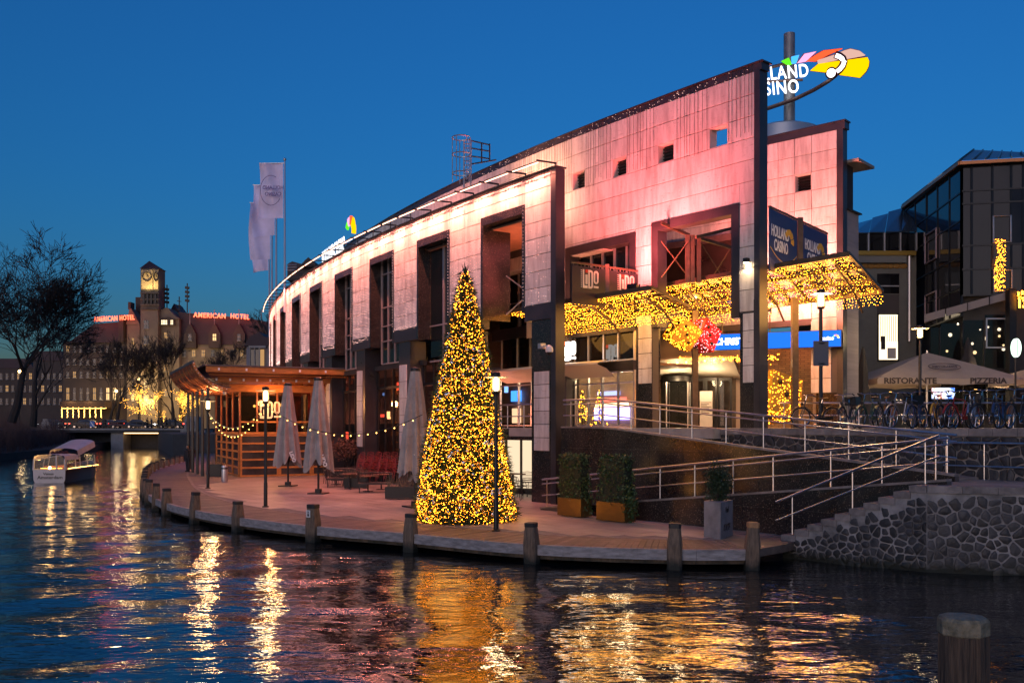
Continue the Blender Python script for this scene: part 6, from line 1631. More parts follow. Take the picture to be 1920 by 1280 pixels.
# grey square planter with graffiti and a dark shrub
A = G(1320, 1008, ZD); ru = Vector((.80, -.60, 0)); rn = Vector((.60, .80, 0)); s_ = .62
A = A; B = A + ru * .5; 
t = wthing('grey_planter', 'tall grey square planter with graffiti holding a dark shrub', 'planter', tuple(A))
c = [A, A + ru * .50, A + ru * .50 + rn * .52, A + rn * .52]
c = [G(1320, 1006, ZD), G(1351, 1011, ZD), G(1374, 1003, ZD), G(1343, 998, ZD)]
GREYP = mat('grey_fibre_planter', (.22, .22, .235), .6, var=.35, vs=2.2)
part(MB().hexa([(q.x, q.y, ZD) for q in c] + [(q.x, q.y, ZD + .98) for q in c]), 'box', GREYP, t)
ctr = sum((Vector(q) for q in c), Vector()) / 4
leaves((ctr.x, ctr.y, ZD + 1.45), (.40, .40, .62), 2600, .065, 9, LEAFD, 'foliage', t)
part(MB().tube([(ctr.x, ctr.y, ZD + .9), (ctr.x, ctr.y, ZD + 1.7)], .04, 6), 'trunk', IRON, t)
gr = (c[2] - c[1]).normalized(); gn = gr.cross(Vector((0, 0, 1)))
for txt, z, szz in (('i baf', .74, .26), ('KAOE', .26, .30)):
    put_text(t, txt, face_matrix((c[1] + c[2]) / 2 + Vector((0, 0, z)) + gn * .004, gr, (.1, 0, 1)), szz, BLACK, .004, .006, .75, 'graffiti')
# ================================================================== signs above the casino
SG = {n: emis('sign_' + n, c, s) for n, c, s in (('white', (1, .95, .95), 1.5), ('green', (.12, .8, .02), .7), ('blue', (.06, .42, 1.0), .8), ('pink', (1, .42, .7), .7), ('orange', (1, .10, .03), .8), ('yellow', (1, .55, .0), .75), ('sparkle', (1, .60, .50), .42))}
big = wthing('mast_sign', 'tall casino sign with glowing white letters and coloured wing on a grey mast', 'sign', tuple(at(1480, 240, 46.6)))
def sp(cx, cy, D=46.0): return at(1420 + cx / 7.53, 50 + cy / 7.53, D)
part(MB().tube([at(1480, 250, 46.6), at(1480, 64, 46.6)], .275, 20), 'mast', mat('grey_mast', (.20, .21, .22), .45, .3, var=.3, vs=2), big, True)
SPIPE0 = mat('dark_sign_rim', (.10, .02, .02), .5)
for nm, poly in (('green', [(340, 490), (440, 445), (485, 535), (440, 550)]), ('blue', [(480, 430), (590, 405), (550, 520), (490, 525)]), ('pink', [(565, 515), (660, 392), (830, 357), (690, 492)]),
                 ('orange', [(690, 490), (830, 400), (930, 345), (1200, 315), (1010, 395), (830, 490)]), ('sparkle', [(1120, 390), (1220, 345), (1310, 320), (1440, 350), (1520, 410), (1240, 462)]), ('sparkle', [(850, 480), (1080, 405), (1170, 465), (860, 525)]),
                 ('yellow', [(750, 620), (860, 530), (1175, 487), (1150, 570), (1085, 640), (970, 645)]), ('yellow', [(1250, 480), (1550, 440), (1575, 500), (1565, 570), (1530, 640), (1455, 720), (1130, 675), (1220, 590)])):
    f = part(MB().plate([sp(x, y, 45.9) for x, y in poly], .10), 'wing_panel', SG[nm], big)
    part(MB().tube([sp(x, y, 46.02) for x, y in poly], .05, 5, closed=True), 'panel_rim', mat('rim_' + nm, (.25, .03, .03), .5), f)
part(MB().tube([sp(x, y, 45.75) for x, y in ((1105, 402), (1160, 420), (1205, 455), (1222, 500), (1200, 560), (1160, 610), (1110, 648))], .13, 8), 'white_arc', SG['white'], big, True)
part(MB().tube([sp(x, y, 45.82) for x, y in ((1095, 395), (1160, 420), (1205, 455), (1222, 500), (1200, 560), (1160, 610), (1100, 658))], .19, 8), 'arc_rim', SPIPE0, big, True)
c = sp(1043, 657, 45.7); part(MB().ball(sp(1043, 657, 45.95), .29, 14, 9), 'ball_rim', SPIPE0, big, True); part(MB().ball(c, .21, 14, 9), 'white_ball', SG['white'], big, True)
SPIPE = mat('dark_sign_pipe', (.12, .07, .06), .5, .3)
part(MB().tube([sp(x, y, 46.0) for x, y in ((1110, 690), (1000, 775), (800, 895), (540, 1020), (300, 1105), (60, 1185), (-250, 1250))], .10, 8), 'lower_pipe', SPIPE, big, True)
part(MB().tube([sp(x, y, 46.1) for x, y in ((-250, 700), (110, 605), (230, 565), (400, 525))], .08, 8), 'upper_pipe', SPIPE, big, True)
part(MB().beam(sp(-100, 790, 46.2), sp(640, 755, 46.2), .1, .1), 'letter_rail', SPIPE, big)
rvec = (sp(720, 700) - sp(105, 755)).normalized()
for txt, cx, cy, sz in (('HOLLAND', 725, 625, .90), ('CASINO', 590, 848, .92)):
    M = face_matrix(sp(cx, cy, 45.7), rvec, (0, 0, 1)); put_text(big, txt, M, sz, SG['white'], .05, .002, .74, 'letters', 'RIGHT', 1.12)
# small rooftop sign further along the curve
d_ = -2.2; sA_, sB_ = s_at(612, d_), s_at(657, d_)
rs_ = wthing('rooftop_sign', 'small white glowing casino letters with coloured emblem on the curved roof edge', 'sign', tuple(arc(sB_, d_, Z_TOP)))
for txt, f, L in (('HOLLAND', .27, .50), ('CASINO', .76, .42)):
    s = sA_ + (sB_ - sA_) * f; M = arcM(s, d_ + .3, E_ + 11.7); M = face_matrix(M.translation, -(M.to_3x3() @ Vector((1, 0, 0))), (0, 0, 1))
    put_text(rs_, txt, M, 1.45, SG['white'], .015, .0, abs(sA_ - sB_) * L / (1.45 * .68 * len(txt)), 'letters', 'CENTER', 1.12)
s = s_at(666, d_); M = arcM(s, d_ + .3, E_ + 12.2); wing(rs_, face_matrix(M.translation, -(M.to_3x3() @ Vector((1, 0, 0))), (0, 0, 1)), 1.15, [SG['green'], SG['pink'], SG['orange'], SG['yellow'], SG['yellow']], .1)
part(MB().tube([arc(q, d_, E_ + 11.1) for q in np.linspace(s_at(675, d_), sA_, 6)], .05, 6), 'support_rail', IRON, rs_)
m = MB()
for q in np.linspace(s_at(672, d_), sA_, 6): m.beam(arc(q, d_, Z_TOP - .3), arc(q, d_, E_ + 11.2), .06, .06)
part(m, 'support_posts', IRON, rs_)
# caged roof ladder and platform
lad = wthing('roof_ladder', 'caged steel roof ladder with platform railing on the tall screen top', 'ladder', tuple(at(872, 340, 43.5)))
m = MB(); D = 43.4
for px in (870, 883): m.tube([at(px, 352, D), at(px, 262, D)], .04, 6)
for k in range(11): y = 262 + k * 8; m.tube([at(870, y, D), at(883, y, D)], .025, 5)
part(m, 'rungs', ALU, lad)
m = MB()
for y in (264, 295, 330):
    c = at(868, y, D); m.tube([c + Vector((.42 * math.cos(a) - .05, -.45 + .42 * math.sin(a), 0)) for a in np.linspace(0, 5.8, 16)], .028, 5)
for a in np.linspace(.6, 5.4, 5): c = at(868, 264, D); e = Vector((.42 * math.cos(a) - .05, -.45 + .42 * math.sin(a), 0)); m.tube([c + e, at(868, 345, D) + e], .022, 5)
part(m, 'cage', ALU, lad)
m = MB()
for (x0, y0, x1, y1) in ((883, 264, 918, 272), (883, 278, 918, 284), (883, 293, 918, 298), (918, 270, 918, 302), (903, 268, 903, 306), (883, 308, 930, 300)): m.tube([at(x0, y0, D), at(x1, y1, D + .8)], .035, 5)
part(m, 'platform_railing', IRON, lad)

# ================================================================== flags
FLAGM = mat('lavender_flag', (.78, .70, .92), .8, var=.12, vs=1.2)
FPR = mat('flag_print', (.22, .16, .34), .8)
for k, (px, D, ty, by, fx0, fy0, fx1, fy1) in enumerate(((534, 68, 299, 585, 486, 306, 531, 409), (518, 74, 345, 600, 474, 347, 515, 441), (510, 80, 378, 615, 468, 380, 507, 486), (505, 87, 440, 630, 473, 445, 503, 507))):
    t = wthing('flagpole', ['tallest flagpole with lavender banner flag, rightmost', 'second flagpole with lavender banner flag', 'third flagpole with lavender banner flag', 'lowest flagpole with lavender banner flag, farthest'][k], 'flagpole', tuple(at(px, by, D)), 'flagpoles on the casino front')
    part(MB().tube([at(px, by, D), at(px, ty, D)], [.09, .05], 8), 'pole', mat('pale_pole', (.5, .47, .55), .4, .5), t, True)
    part(MB().ball(at(px, ty, D), .12, 8, 6), 'finial', ALU, t, True)
    rows_ = []; n = 18; nz = 20
    for i in range(nz + 1):
        fz = i / nz; row = []
        for j in range(n + 1):
            fx = j / n; x = fx1 + (fx0 - fx1) * fx; y = fy0 + (fy1 - fy0) * fz + fx * fx * 4 * (k % 2 + .5) * (fz - .2)
            x += math.sin(fz * 5 + k) * fx * 2.0
            row.append(at(x, y, D + .32 * math.sin(fx * 6 + fz * 3.5 + k * 2) * fx + .2 * math.sin(fz * 9 + k) * fx))
        rows_.append(row)
    fl_ = part(MB().grid(rows_), 'flag', FLAGM, t, True)
    part(MB().tube([at(px, fy0, D), at(fx0, fy0, D)], .03, 5), 'boom', ALU, t)
    if k == 0:
        for txt, yy in (('HOLLAND', 352), ('CASINO', 364)):
            put_text(fl_, txt, face_matrix(at(512, yy, D - .45), (-1, 0, 0), (0, 0, 1)), .38, FPR, .01, .008, .85, 'flag_lettering')
        part(MB().tube([at(508 + 20 * math.cos(a), 357 + 28 * math.sin(a), D - .42) for a in np.linspace(.6, 5.2, 20)], .022, 4), 'ring_print', FPR, fl_)

# ================================================================== restaurant side of the plaza
OLIVE = mat('olive_render', (.16, .155, .13), .8, var=.2, vs=.8)
R1 = wthing('annex_building', 'olive grey annex with glazed slanting roof and one tall lit window', 'building', tuple(at(1650, 800, 54)))
def fb(px0, px1, py0, py1, D, dep): a, b = at(px0, py1, D), at(px1, py0, D); return MB().box(a.x, b.x, D, D + dep, a.z, b.z)
part(fb(1560, 1718, 478, 802, 54, 8), 'wall', OLIVE, R1)
part(fb(1606, 1718, 470, 478, 53.6, 1), 'gutter', mat('brass_gutter', (.35, .22, .04), .4, .5), R1); part(fb(1606, 1700, 478, 492, 53.7, .4), 'cornice', mat('grey_cornice', (.18, .18, .16), .7), R1)
for k in range(7): a = at(1622 + k * 12, 499, 53.95); part(MB().ball(a, .2, 8, 5, (1.3, .3, .7)), 'frieze_swag', mat('ochre_frieze', (.30, .15, .03), .7), R1, True)
w = part(fb(1648, 1684, 590, 674, 53.96, .05), 'lit_window', emis('curtained_window', (1, .80, .52), 1.1), R1)
for x in (1646, 1684): part(fb(x, x + 2, 588, 676, 53.9, .1), 'window_frame', BLACK, w)
for y in (587, 675): part(fb(1646, 1686, y, y + 2, 53.89, .1), 'window_frame', BLACK, w)
for x in range(1651, 1684, 4): part(fb(x, x + 1, 592, 640, 53.93, .02), 'curtain_fold', mat('curtain', (.55, .42, .28), .8), w)
part(fb(1652, 1660, 630, 655, 53.92, .02), 'room_furniture', DARKIN, w); part(fb(1664, 1680, 652, 672, 53.92, .02), 'room_table', mat('white_cloth', (.6, .55, .5), .8), w)
w = part(fb(1645, 1686, 513, 550, 53.95, .06), 'upper_window', GLASSD, R1); part(fb(1645, 1686, 535, 537, 53.9, .05), 'window_bar', ALU, w)
part(fb(1645, 1686, 552, 586, 53.97, .04), 'spandrel', mat('brown_spandrel', (.07, .055, .05), .6), R1)
part(MB().tube([at(1705, 480, 53.8), at(1705, 640, 53.8)], .09, 8), 'downpipe', ALU, R1, True)
for k in range(4):
    x0, x1 = 1600 + k * 30, 1629 + k * 30
    part(MB().plate([at(x0, 437 - k * 1, 54), at(x1, 437 - k * 1, 54), at(x1 + 6, 412 - k * 11, 58), at(x0 + 6, 420 - k * 11, 58)], .06), 'roof_pane', mat('slate_glass', (.05, .07, .09), .2, .3), R1)
    part(fb(x0, x1 - 1, 438, 470, 54.1, .1), 'clerestory_pane', GLASSD, R1); part(fb(x1 - 1, x1 + 1, 436, 470, 54, .2), 'clerestory_mullion', ALU, R1)
part(fb(1570, 1718, 436, 478, 55, 6), 'clerestory_core', DARKIN, R1)
# glass tower
TGL = mat('mirror_glass', (.016, .015, .018), .06, .0, .16, var=.2, vs=.6)
TGL.node_tree.nodes['Principled BSDF'].inputs['IOR'].default_value = 1.55
R2 = wthing('glass_tower', 'dark mirrored glass corner building with hipped metal roof', 'building', tuple(at(1803, 800, 47)))
ca = at(1803, 800, 47); la = at(1699, 800, 57); ra = at(1990, 800, 46); zt = E_ + 13.2; zm = E_ + 6.2
def wallgrid(A, B, us, zs, nm, skip=()):
    A = Vector((A.x, A.y, 0)); B = Vector((B.x, B.y, 0)); r = (B - A).normalized(); L = (B - A).length; n = r.cross(Vector((0, 0, 1)))
    for i in range(len(us) - 1):
        for j in range(len(zs) - 1):
            a = A + r * (L * us[i] + .04); b = A + r * (L * us[i + 1] - .04); tl = R_.uniform(-.012, .012)
            part(MB().plate([(a.x + n.x * tl, a.y + n.y * tl, zs[j] + .04), (b.x, b.y, zs[j] + .04), (b.x, b.y, zs[j + 1] - .04), (a.x + n.x * tl, a.y + n.y * tl, zs[j + 1] - .04)], .03), nm, TGL, R2)
    for u_ in us: p = A + r * L * u_ ; part(MB().beam((p.x, p.y, zs[0]), (p.x, p.y, zs[-1]), .08, .12), 'mullion', BLACK, R2)
    for z in zs: part(MB().beam((A.x, A.y, z), (B.x, B.y, z), .12, .08), 'transom', BLACK, R2)
zsR = [E_ + 6.6, E_ + 7.9, E_ + 9.1, E_ + 11.2, E_ + 11.85, zt]
wallgrid(ca, ra, [0, .10, .31, .50, .62, .80, 1.0], zsR, 'glass_pane'); wallgrid(la, ca, [0, .2, .42, .62, .82, 1.0], [E_ + 5.6, E_ + 7.0, E_ + 8.6, E_ + 10.4, E_ + 11.8, zt], 'glass_pane')
core = [(ca.x + .25, ca.y + .35), (ra.x, ra.y + .35), (ra.x, 60), (la.x + .3, 60), (la.x + .3, la.y)]
part(MB().prism(core, ZP, zt - .02), 'core', DARKIN, R2)
n_r = (ra - ca).normalized().cross(Vector((0, 0, 1)))
for (f0, f1, z0_, z1_) in ((.315, .49, E_ + 9.2, E_ + 10.5), (.32, .5, E_ + 6.75, E_ + 7.8)):
    P = [ca.lerp(ra, f) for f in (f0, f1)]; c = [(P[0].x, P[0].y - .09, z0_), (P[1].x, P[1].y - .09, z0_), (P[1].x, P[1].y - .09, z1_), (P[0].x, P[0].y - .09, z1_)]
    part(MB().tube(c, .05, 6, closed=True), 'opening_light_frame', ALU, R2)
for (f0, f1, z0_, z1_) in ((.42, .62, E_ + 9.2, E_ + 10.8), (.42, .62, E_ + 5.9, E_ + 7.4)):
    P = [la.lerp(ca, f) for f in (f0, f1)]; c = [(P[0].x - .1, P[0].y, z0_), (P[1].x - .1, P[1].y, z0_), (P[1].x - .1, P[1].y, z1_), (P[0].x - .1, P[0].y, z1_)]
    part(MB().tube(c, .05, 6, closed=True), 'opening_light_frame', mat('rose_frame', (.4, .28, .28), .5, .5), R2)
rs9 = np.random.RandomState(9); P = []  # bulbs added just off the panes in place of the lit canopy's reflection
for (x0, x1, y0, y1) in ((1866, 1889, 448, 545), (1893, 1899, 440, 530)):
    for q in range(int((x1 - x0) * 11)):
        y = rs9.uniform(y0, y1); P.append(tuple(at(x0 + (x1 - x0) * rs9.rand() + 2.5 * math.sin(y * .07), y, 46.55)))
lights_thing('canopy_reflection_bulbs', P, .017, WARMB, 'golden bulbs added as the canopy reflection on the glass tower near the picture edge')
ap = at(1826, 281, 50.5); ROOFM = mat('patina_roof', (.14, .20, .22), .35, .6, var=.3, vs=2)
e0 = Vector((la.x - .25, la.y, zt + .3)); e1 = Vector((ca.x - .25, ca.y - .3, zt + .1)); e2 = Vector((ra.x, ra.y - .3, zt + .1)); ap2 = Vector((ra.x + 2, 50.5, ap.z - .2))
rf_ = part(MB().add([e0, e1, e2, ap, ap2, (la.x + 1, 60, zt + .3)], [(0, 1, 3), (1, 2, 4, 3), (0, 3, 5)]), 'roof', ROOFM, R2)
for f in np.linspace(0, 1, 9): part(MB().beam(e1.lerp(e2, f) + Vector((0, 0, .03)), ap.lerp(ap2, f) + Vector((0, 0, .03)), .06, .08), 'roof_seam', ROOFM, rf_)
for f in np.linspace(0, 1, 5): part(MB().beam(e0.lerp(e1, f) + Vector((0, 0, .03)), ap + Vector((0, 0, .03)), .06, .08), 'roof_seam', ROOFM, rf_)
part(MB().beam(e0 - Vector((0, 0, .12)), e1 - Vector((0, 0, .12)), .14, .16).beam(e1 - Vector((0, 0, .12)), e2 - Vector((0, 0, .12)), .14, .16), 'gutter', mat('copper_gutter', (.42, .16, .06), .4, .6), R2)
# slanting fascia and the lower restaurant glazing
for k in range(4):
    p0, p1 = (1733 + k * 41, 1772 + k * 41); y0, y1 = 590 - k * 11.2, 579 - k * 11.2
    part(MB().plate([at(p0, y0 + 14, 46.6), at(p1, y1 + 14, 46.2), at(p1, y1, 46.2), at(p0, y0, 46.6)], .1), 'fascia_panel', mat('mauve_fascia', (.16, .13, .13), .5), R2)
RG = glass('restaurant_glass', (.4, .38, .36), rough=.02, body=.2)
for k, (p0, p1, y0, y1) in enumerate(((1745, 1762, 614, 700), (1764, 1805, 606, 700), (1806, 1845, 600, 690), (1847, 1893, 590, 690), (1765, 1805, 702, 770), (1806, 1850, 702, 770), (1852, 1890, 702, 770))):
    g = part(fb(p0, p1, y0, y1, 46.3 + .1 * (k % 2), .04), 'restaurant_pane', RG, R2); part(fb(p1, p1 + 2, y0, y1 + 2, 46.25, .15), 'pane_post', BLACK, g); part(fb(p0, p1, y1, y1 + 2, 46.24, .15), 'pane_rail', BLACK, g)
m = MB(); f = fb(1850, 1891, 598, 652, 46.2, .03); part(fb(1849, 1892, 596, 598.5, 46.15, .06), 'white_window_frame', ALU, R2); part(fb(1849, 1892, 650, 652.5, 46.15, .06), 'white_window_frame', ALU, R2); part(fb(1849, 1851.5, 598, 650, 46.15, .06), 'white_window_frame', ALU, R2); part(fb(1889.5, 1892, 598, 650, 46.15, .06), 'white_window_frame', ALU, R2)
part(fb(1893, 1906, 540, 802, 45.6, .4), 'black_column', BLACK, R2)
rr = random.Random(8)
for k in range(16):
    px, py = rr.uniform(1768, 1888), rr.uniform(606, 690); part(MB().ball(at(px, py, 48.2 if False else 46.9), rr.uniform(.04, .1), 8, 5), 'pendant_lamp', emis('rest_lamp%d' % (k % 2), ((1, .75, .4), (1, .9, .7))[k % 2], 8), R2, True)
tv = wthing('tv_screen', 'bright television screen glowing below the restaurant parasol', 'screen', tuple(at(1768, 740, 46)))
def tvmat():
    m, nt, out = nodes('tv_picture'); N = nt.nodes; L = nt.links; tc = N.new('ShaderNodeTexCoord'); n = N.new('ShaderNodeTexNoise'); n.inputs['Scale'].default_value = 1.6; n.inputs['Detail'].default_value = 3; L.new(tc.outputs['Object'], n.inputs['Vector'])
    r = N.new('ShaderNodeValToRGB'); L.new(n.outputs[0], r.inputs[0]); cr = r.color_ramp; cr.elements[0].position = .36; cr.elements[0].color = (.02, .10, .6, 1); cr.elements[1].position = .64; cr.elements[1].color = (.9, .35, .25, 1)
    e = cr.elements.new(.5); e.color = (.6, .7, 1, 1); em = N.new('ShaderNodeEmission'); em.inputs[1].default_value = 1.6; L.new(r.outputs[0], em.inputs[0]); L.new(em.outputs[0], out.inputs[0]); return m
part(fb(1748, 1790, 727, 747, 46.0, .06), 'display', tvmat(), tv); part(fb(1747, 1791, 726, 748, 46.05, .1), 'casing', BLACK, tv)
for (px, py, e) in ((1780, 690, 22), (1850, 690, 22), (1880, 740, 35), (1700, 740, 30)):
    l = bpy.data.lights.new('restaurant_fill', 'POINT'); l.energy = e; l.color = (1, .7, .4); l.shadow_soft_size = .2; lo = bpy.data.objects.new('restaurant_fill', l); COL.objects.link(lo); lo.location = at(px, py, 45.2)  # extra point lamps added before the panes to brighten the restaurant
part(fb(1893, 1935, 710, 775, 47.0, .05), 'lit_doorway', emis('lit_doorway', (1, .72, .38), .9), R2)
# open parasols
PCL = mat('beige_parasol', (.38, .30, .235), .85, var=.12, vs=1.5)
def open_parasol(c, hw, hd, ze, zp_, label, texts=()):
    t = wthing('open_parasol', label, 'parasol', (c.x, c.y, ZP), 'open restaurant parasols')
    rows_ = []; corners = [(-hw, -hd), (hw, -hd), (hw, hd), (-hw, hd)]
    N_ = 8; m = MB()
    for i in range(4):
        (x0, y0), (x1, y1) = corners[i], corners[(i + 1) % 4]; rows_ = []
        for a in range(N_ + 1):
            f = a / N_; row = []
            for b in range(N_ + 1):
                g = b / N_; x = (x0 + (x1 - x0) * g) * (1 - f) ; y = (y0 + (y1 - y0) * g) * (1 - f)
                z = ze + (zp_ - ze) * (f ** .92) - .10 * math.sin(math.pi * g) * math.sin(math.pi * min(1, f * 1.2)) * (1 - f) - .03 * math.sin(math.pi * g)
                row.append((c.x + x, c.y + y, z))
            rows_.append(row)
        m.grid(rows_)
        # valance
        rows_ = []
        for a in (0, 1):
            rows_.append([(c.x + x0 + (x1 - x0) * b / 12, c.y + y0 + (y1 - y0) * b / 12, ze - .03 * math.sin(math.pi * b / 12) - a * (.26 + .03 * math.sin(b * 2))) for b in range(13)])
        m.grid(rows_)
    part(m, 'canopy', PCL, t, True); part(MB().tube([(c.x, c.y, ZP), (c.x, c.y, zp_ + .1)], .05, 8), 'pole', ALU, t, True); part(MB().box(c.x - .5, c.x + .5, c.y - .5, c.y + .5, ZP, ZP + .08), 'base', IRON, t)
    for (x, y) in corners: part(MB().tube([(c.x, c.y, zp_ - .15), (c.x + x, c.y + y, ze - .02)], .025, 5), 'rib', IRON, t)
    return t
c = at(1738, 800, 45.5); pz = open_parasol(Vector((c.x, c.y, 0)), 3.35, 2.4, E_ + 2.25, E_ + 3.62, 'large beige open parasol with dark restaurant lettering')
zt_ = 2.12
yf = c.y - 2.43; DKT = mat('dark_print', (.05, .035, .03), .7)
put_text(pz, 'RISTORANTE', face_matrix((c.x - 1.85, yf, E_ + zt_), (1, 0, 0), (0, 0, 1)), .36, DKT, .01, .012, 1.15)
put_text(pz, 'PIZZERIA', face_matrix((c.x + 1.75, yf, E_ + zt_), (1, 0, 0), (0, 0, 1)), .36, DKT, .01, .012, 1.15)
M = face_matrix((c.x + .1, c.y - 1.6, E_ + 2.25 + (1.37) * .36), (1, 0, 0), (0, 2.4, 1.37)); nn = M.to_3x3() @ Vector((0, 0, 1)); M.translation += nn * .10
m = MB().tube([M @ Vector((.75 * math.cos(a), .34 * math.sin(a), 0)) for a in np.linspace(0, 6.1, 24)], .018, 5); part(m, 'round_emblem', DKT, pz)
put_text(pz, 'RISTORANTE', M, .2, DKT, .01, .006, 1.0, 'emblem_lettering')
c = at(1990, 800, 43.5); open_parasol(Vector((c.x, c.y, 0)), 2.3, 2.2, E_ + 2.2, E_ + 3.2, 'beige open parasol cut off by the picture edge')
# closed dark parasols
DCL = mat('dark_parasol_cloth', (.025, .022, .022), .85, var=.3)
for k, (px, D, hgt) in enumerate(((1618, 42, 3.55), (1815, 45.9, 2.0))):
    p = at(px, 800, D); t = thing('folded_parasol', ['folded dark parasol standing against the casino side wall', 'small folded dark parasol above the restaurant terrace'][k], 'parasol', (p.x, p.y, ZP if k == 0 else E_ + 2.3), 0, 'folded dark parasols')
    m = MB(); rows_ = []
    for i in range(12):
        f = i / 11; r = .06 + .36 * f ** .8 * (1 if f < .45 else (.8 if f < .55 else 1)); z = hgt - f * (hgt - .5)
        rows_.append([(math.cos(a) * (r + .05 * f * math.sin(6 * a)), math.sin(a) * (r + .05 * f * math.sin(6 * a)), z) for a in np.linspace(0, 2 * math.pi, 31)])
    m.grid(rows_); part(m, 'cloth', DCL, t, True); part(MB().tube([(0, 0, 0), (0, 0, hgt + .1)], .035, 6), 'pole', IRON, t); part(MB().box(-.3, .3, -.3, .3, 0, .06), 'base', IRON, t)
# lit oval sign and red house number at the right edge
sg2 = wthing('oval_sign', 'small illuminated pale oval sign on a thin post at the right edge', 'sign', tuple(at(1904, 800, 40)))
m = MB(); c = at(1905, 652, 40); m.lathe([(.0, -.08), (1, -.08), (1, .08), (.0, .08)], (0, 0, 0), 24, True, Matrix.Rotation(R(90), 3, 'X'))
m.v = [(c.x + v[0] * .19, c.y + v[1], c.z + v[2] * .40) for v in m.v]; part(m, 'sign_face', emis('oval_light', (.75, 1, .82), 1.3), sg2); part(MB().tube([at(1904, 800, 40.12), at(1904, 640, 40.12)], .04, 6), 'post', IRON, sg2)
part(MB().beam(c + Vector((0, -.09, -.35)), c + Vector((0, -.09, .35)), .05, .02), 'sign_bar', BLACK, sg2)
nb_ = wthing('led_number', 'orange glowing number on the restaurant corner at the right edge', 'sign', tuple(at(1912, 565, 45)))
put_text(nb_, '13', face_matrix(at(1917, 570, 45.4), (1, 0, 0), (0, 0, 1)), .55, emis('orange_led', (1, .38, .03), 5), .03, .02); P = [tuple(at(R_.uniform(1908, 1925), R_.uniform(545, 560), 45.4)) for _ in range(40)]
o = part(pts_mesh('garland', P, .03, WARMB), 'garland', WARMB, nb_); o['kind'] = 'stuff'
# low balustrade in front of the restaurant terrace
m = at(1600, 800, 38.5); railing('thin steel barrier along the plaza behind the bicycles', [at(1460, 800, 36.5), at(1930, 800, 36)], [ZP, ZP], [(at(px, 800, 36.4), ZP) for px in (1470, 1575, 1610, 1760, 1900)], rails=(.98, .5))

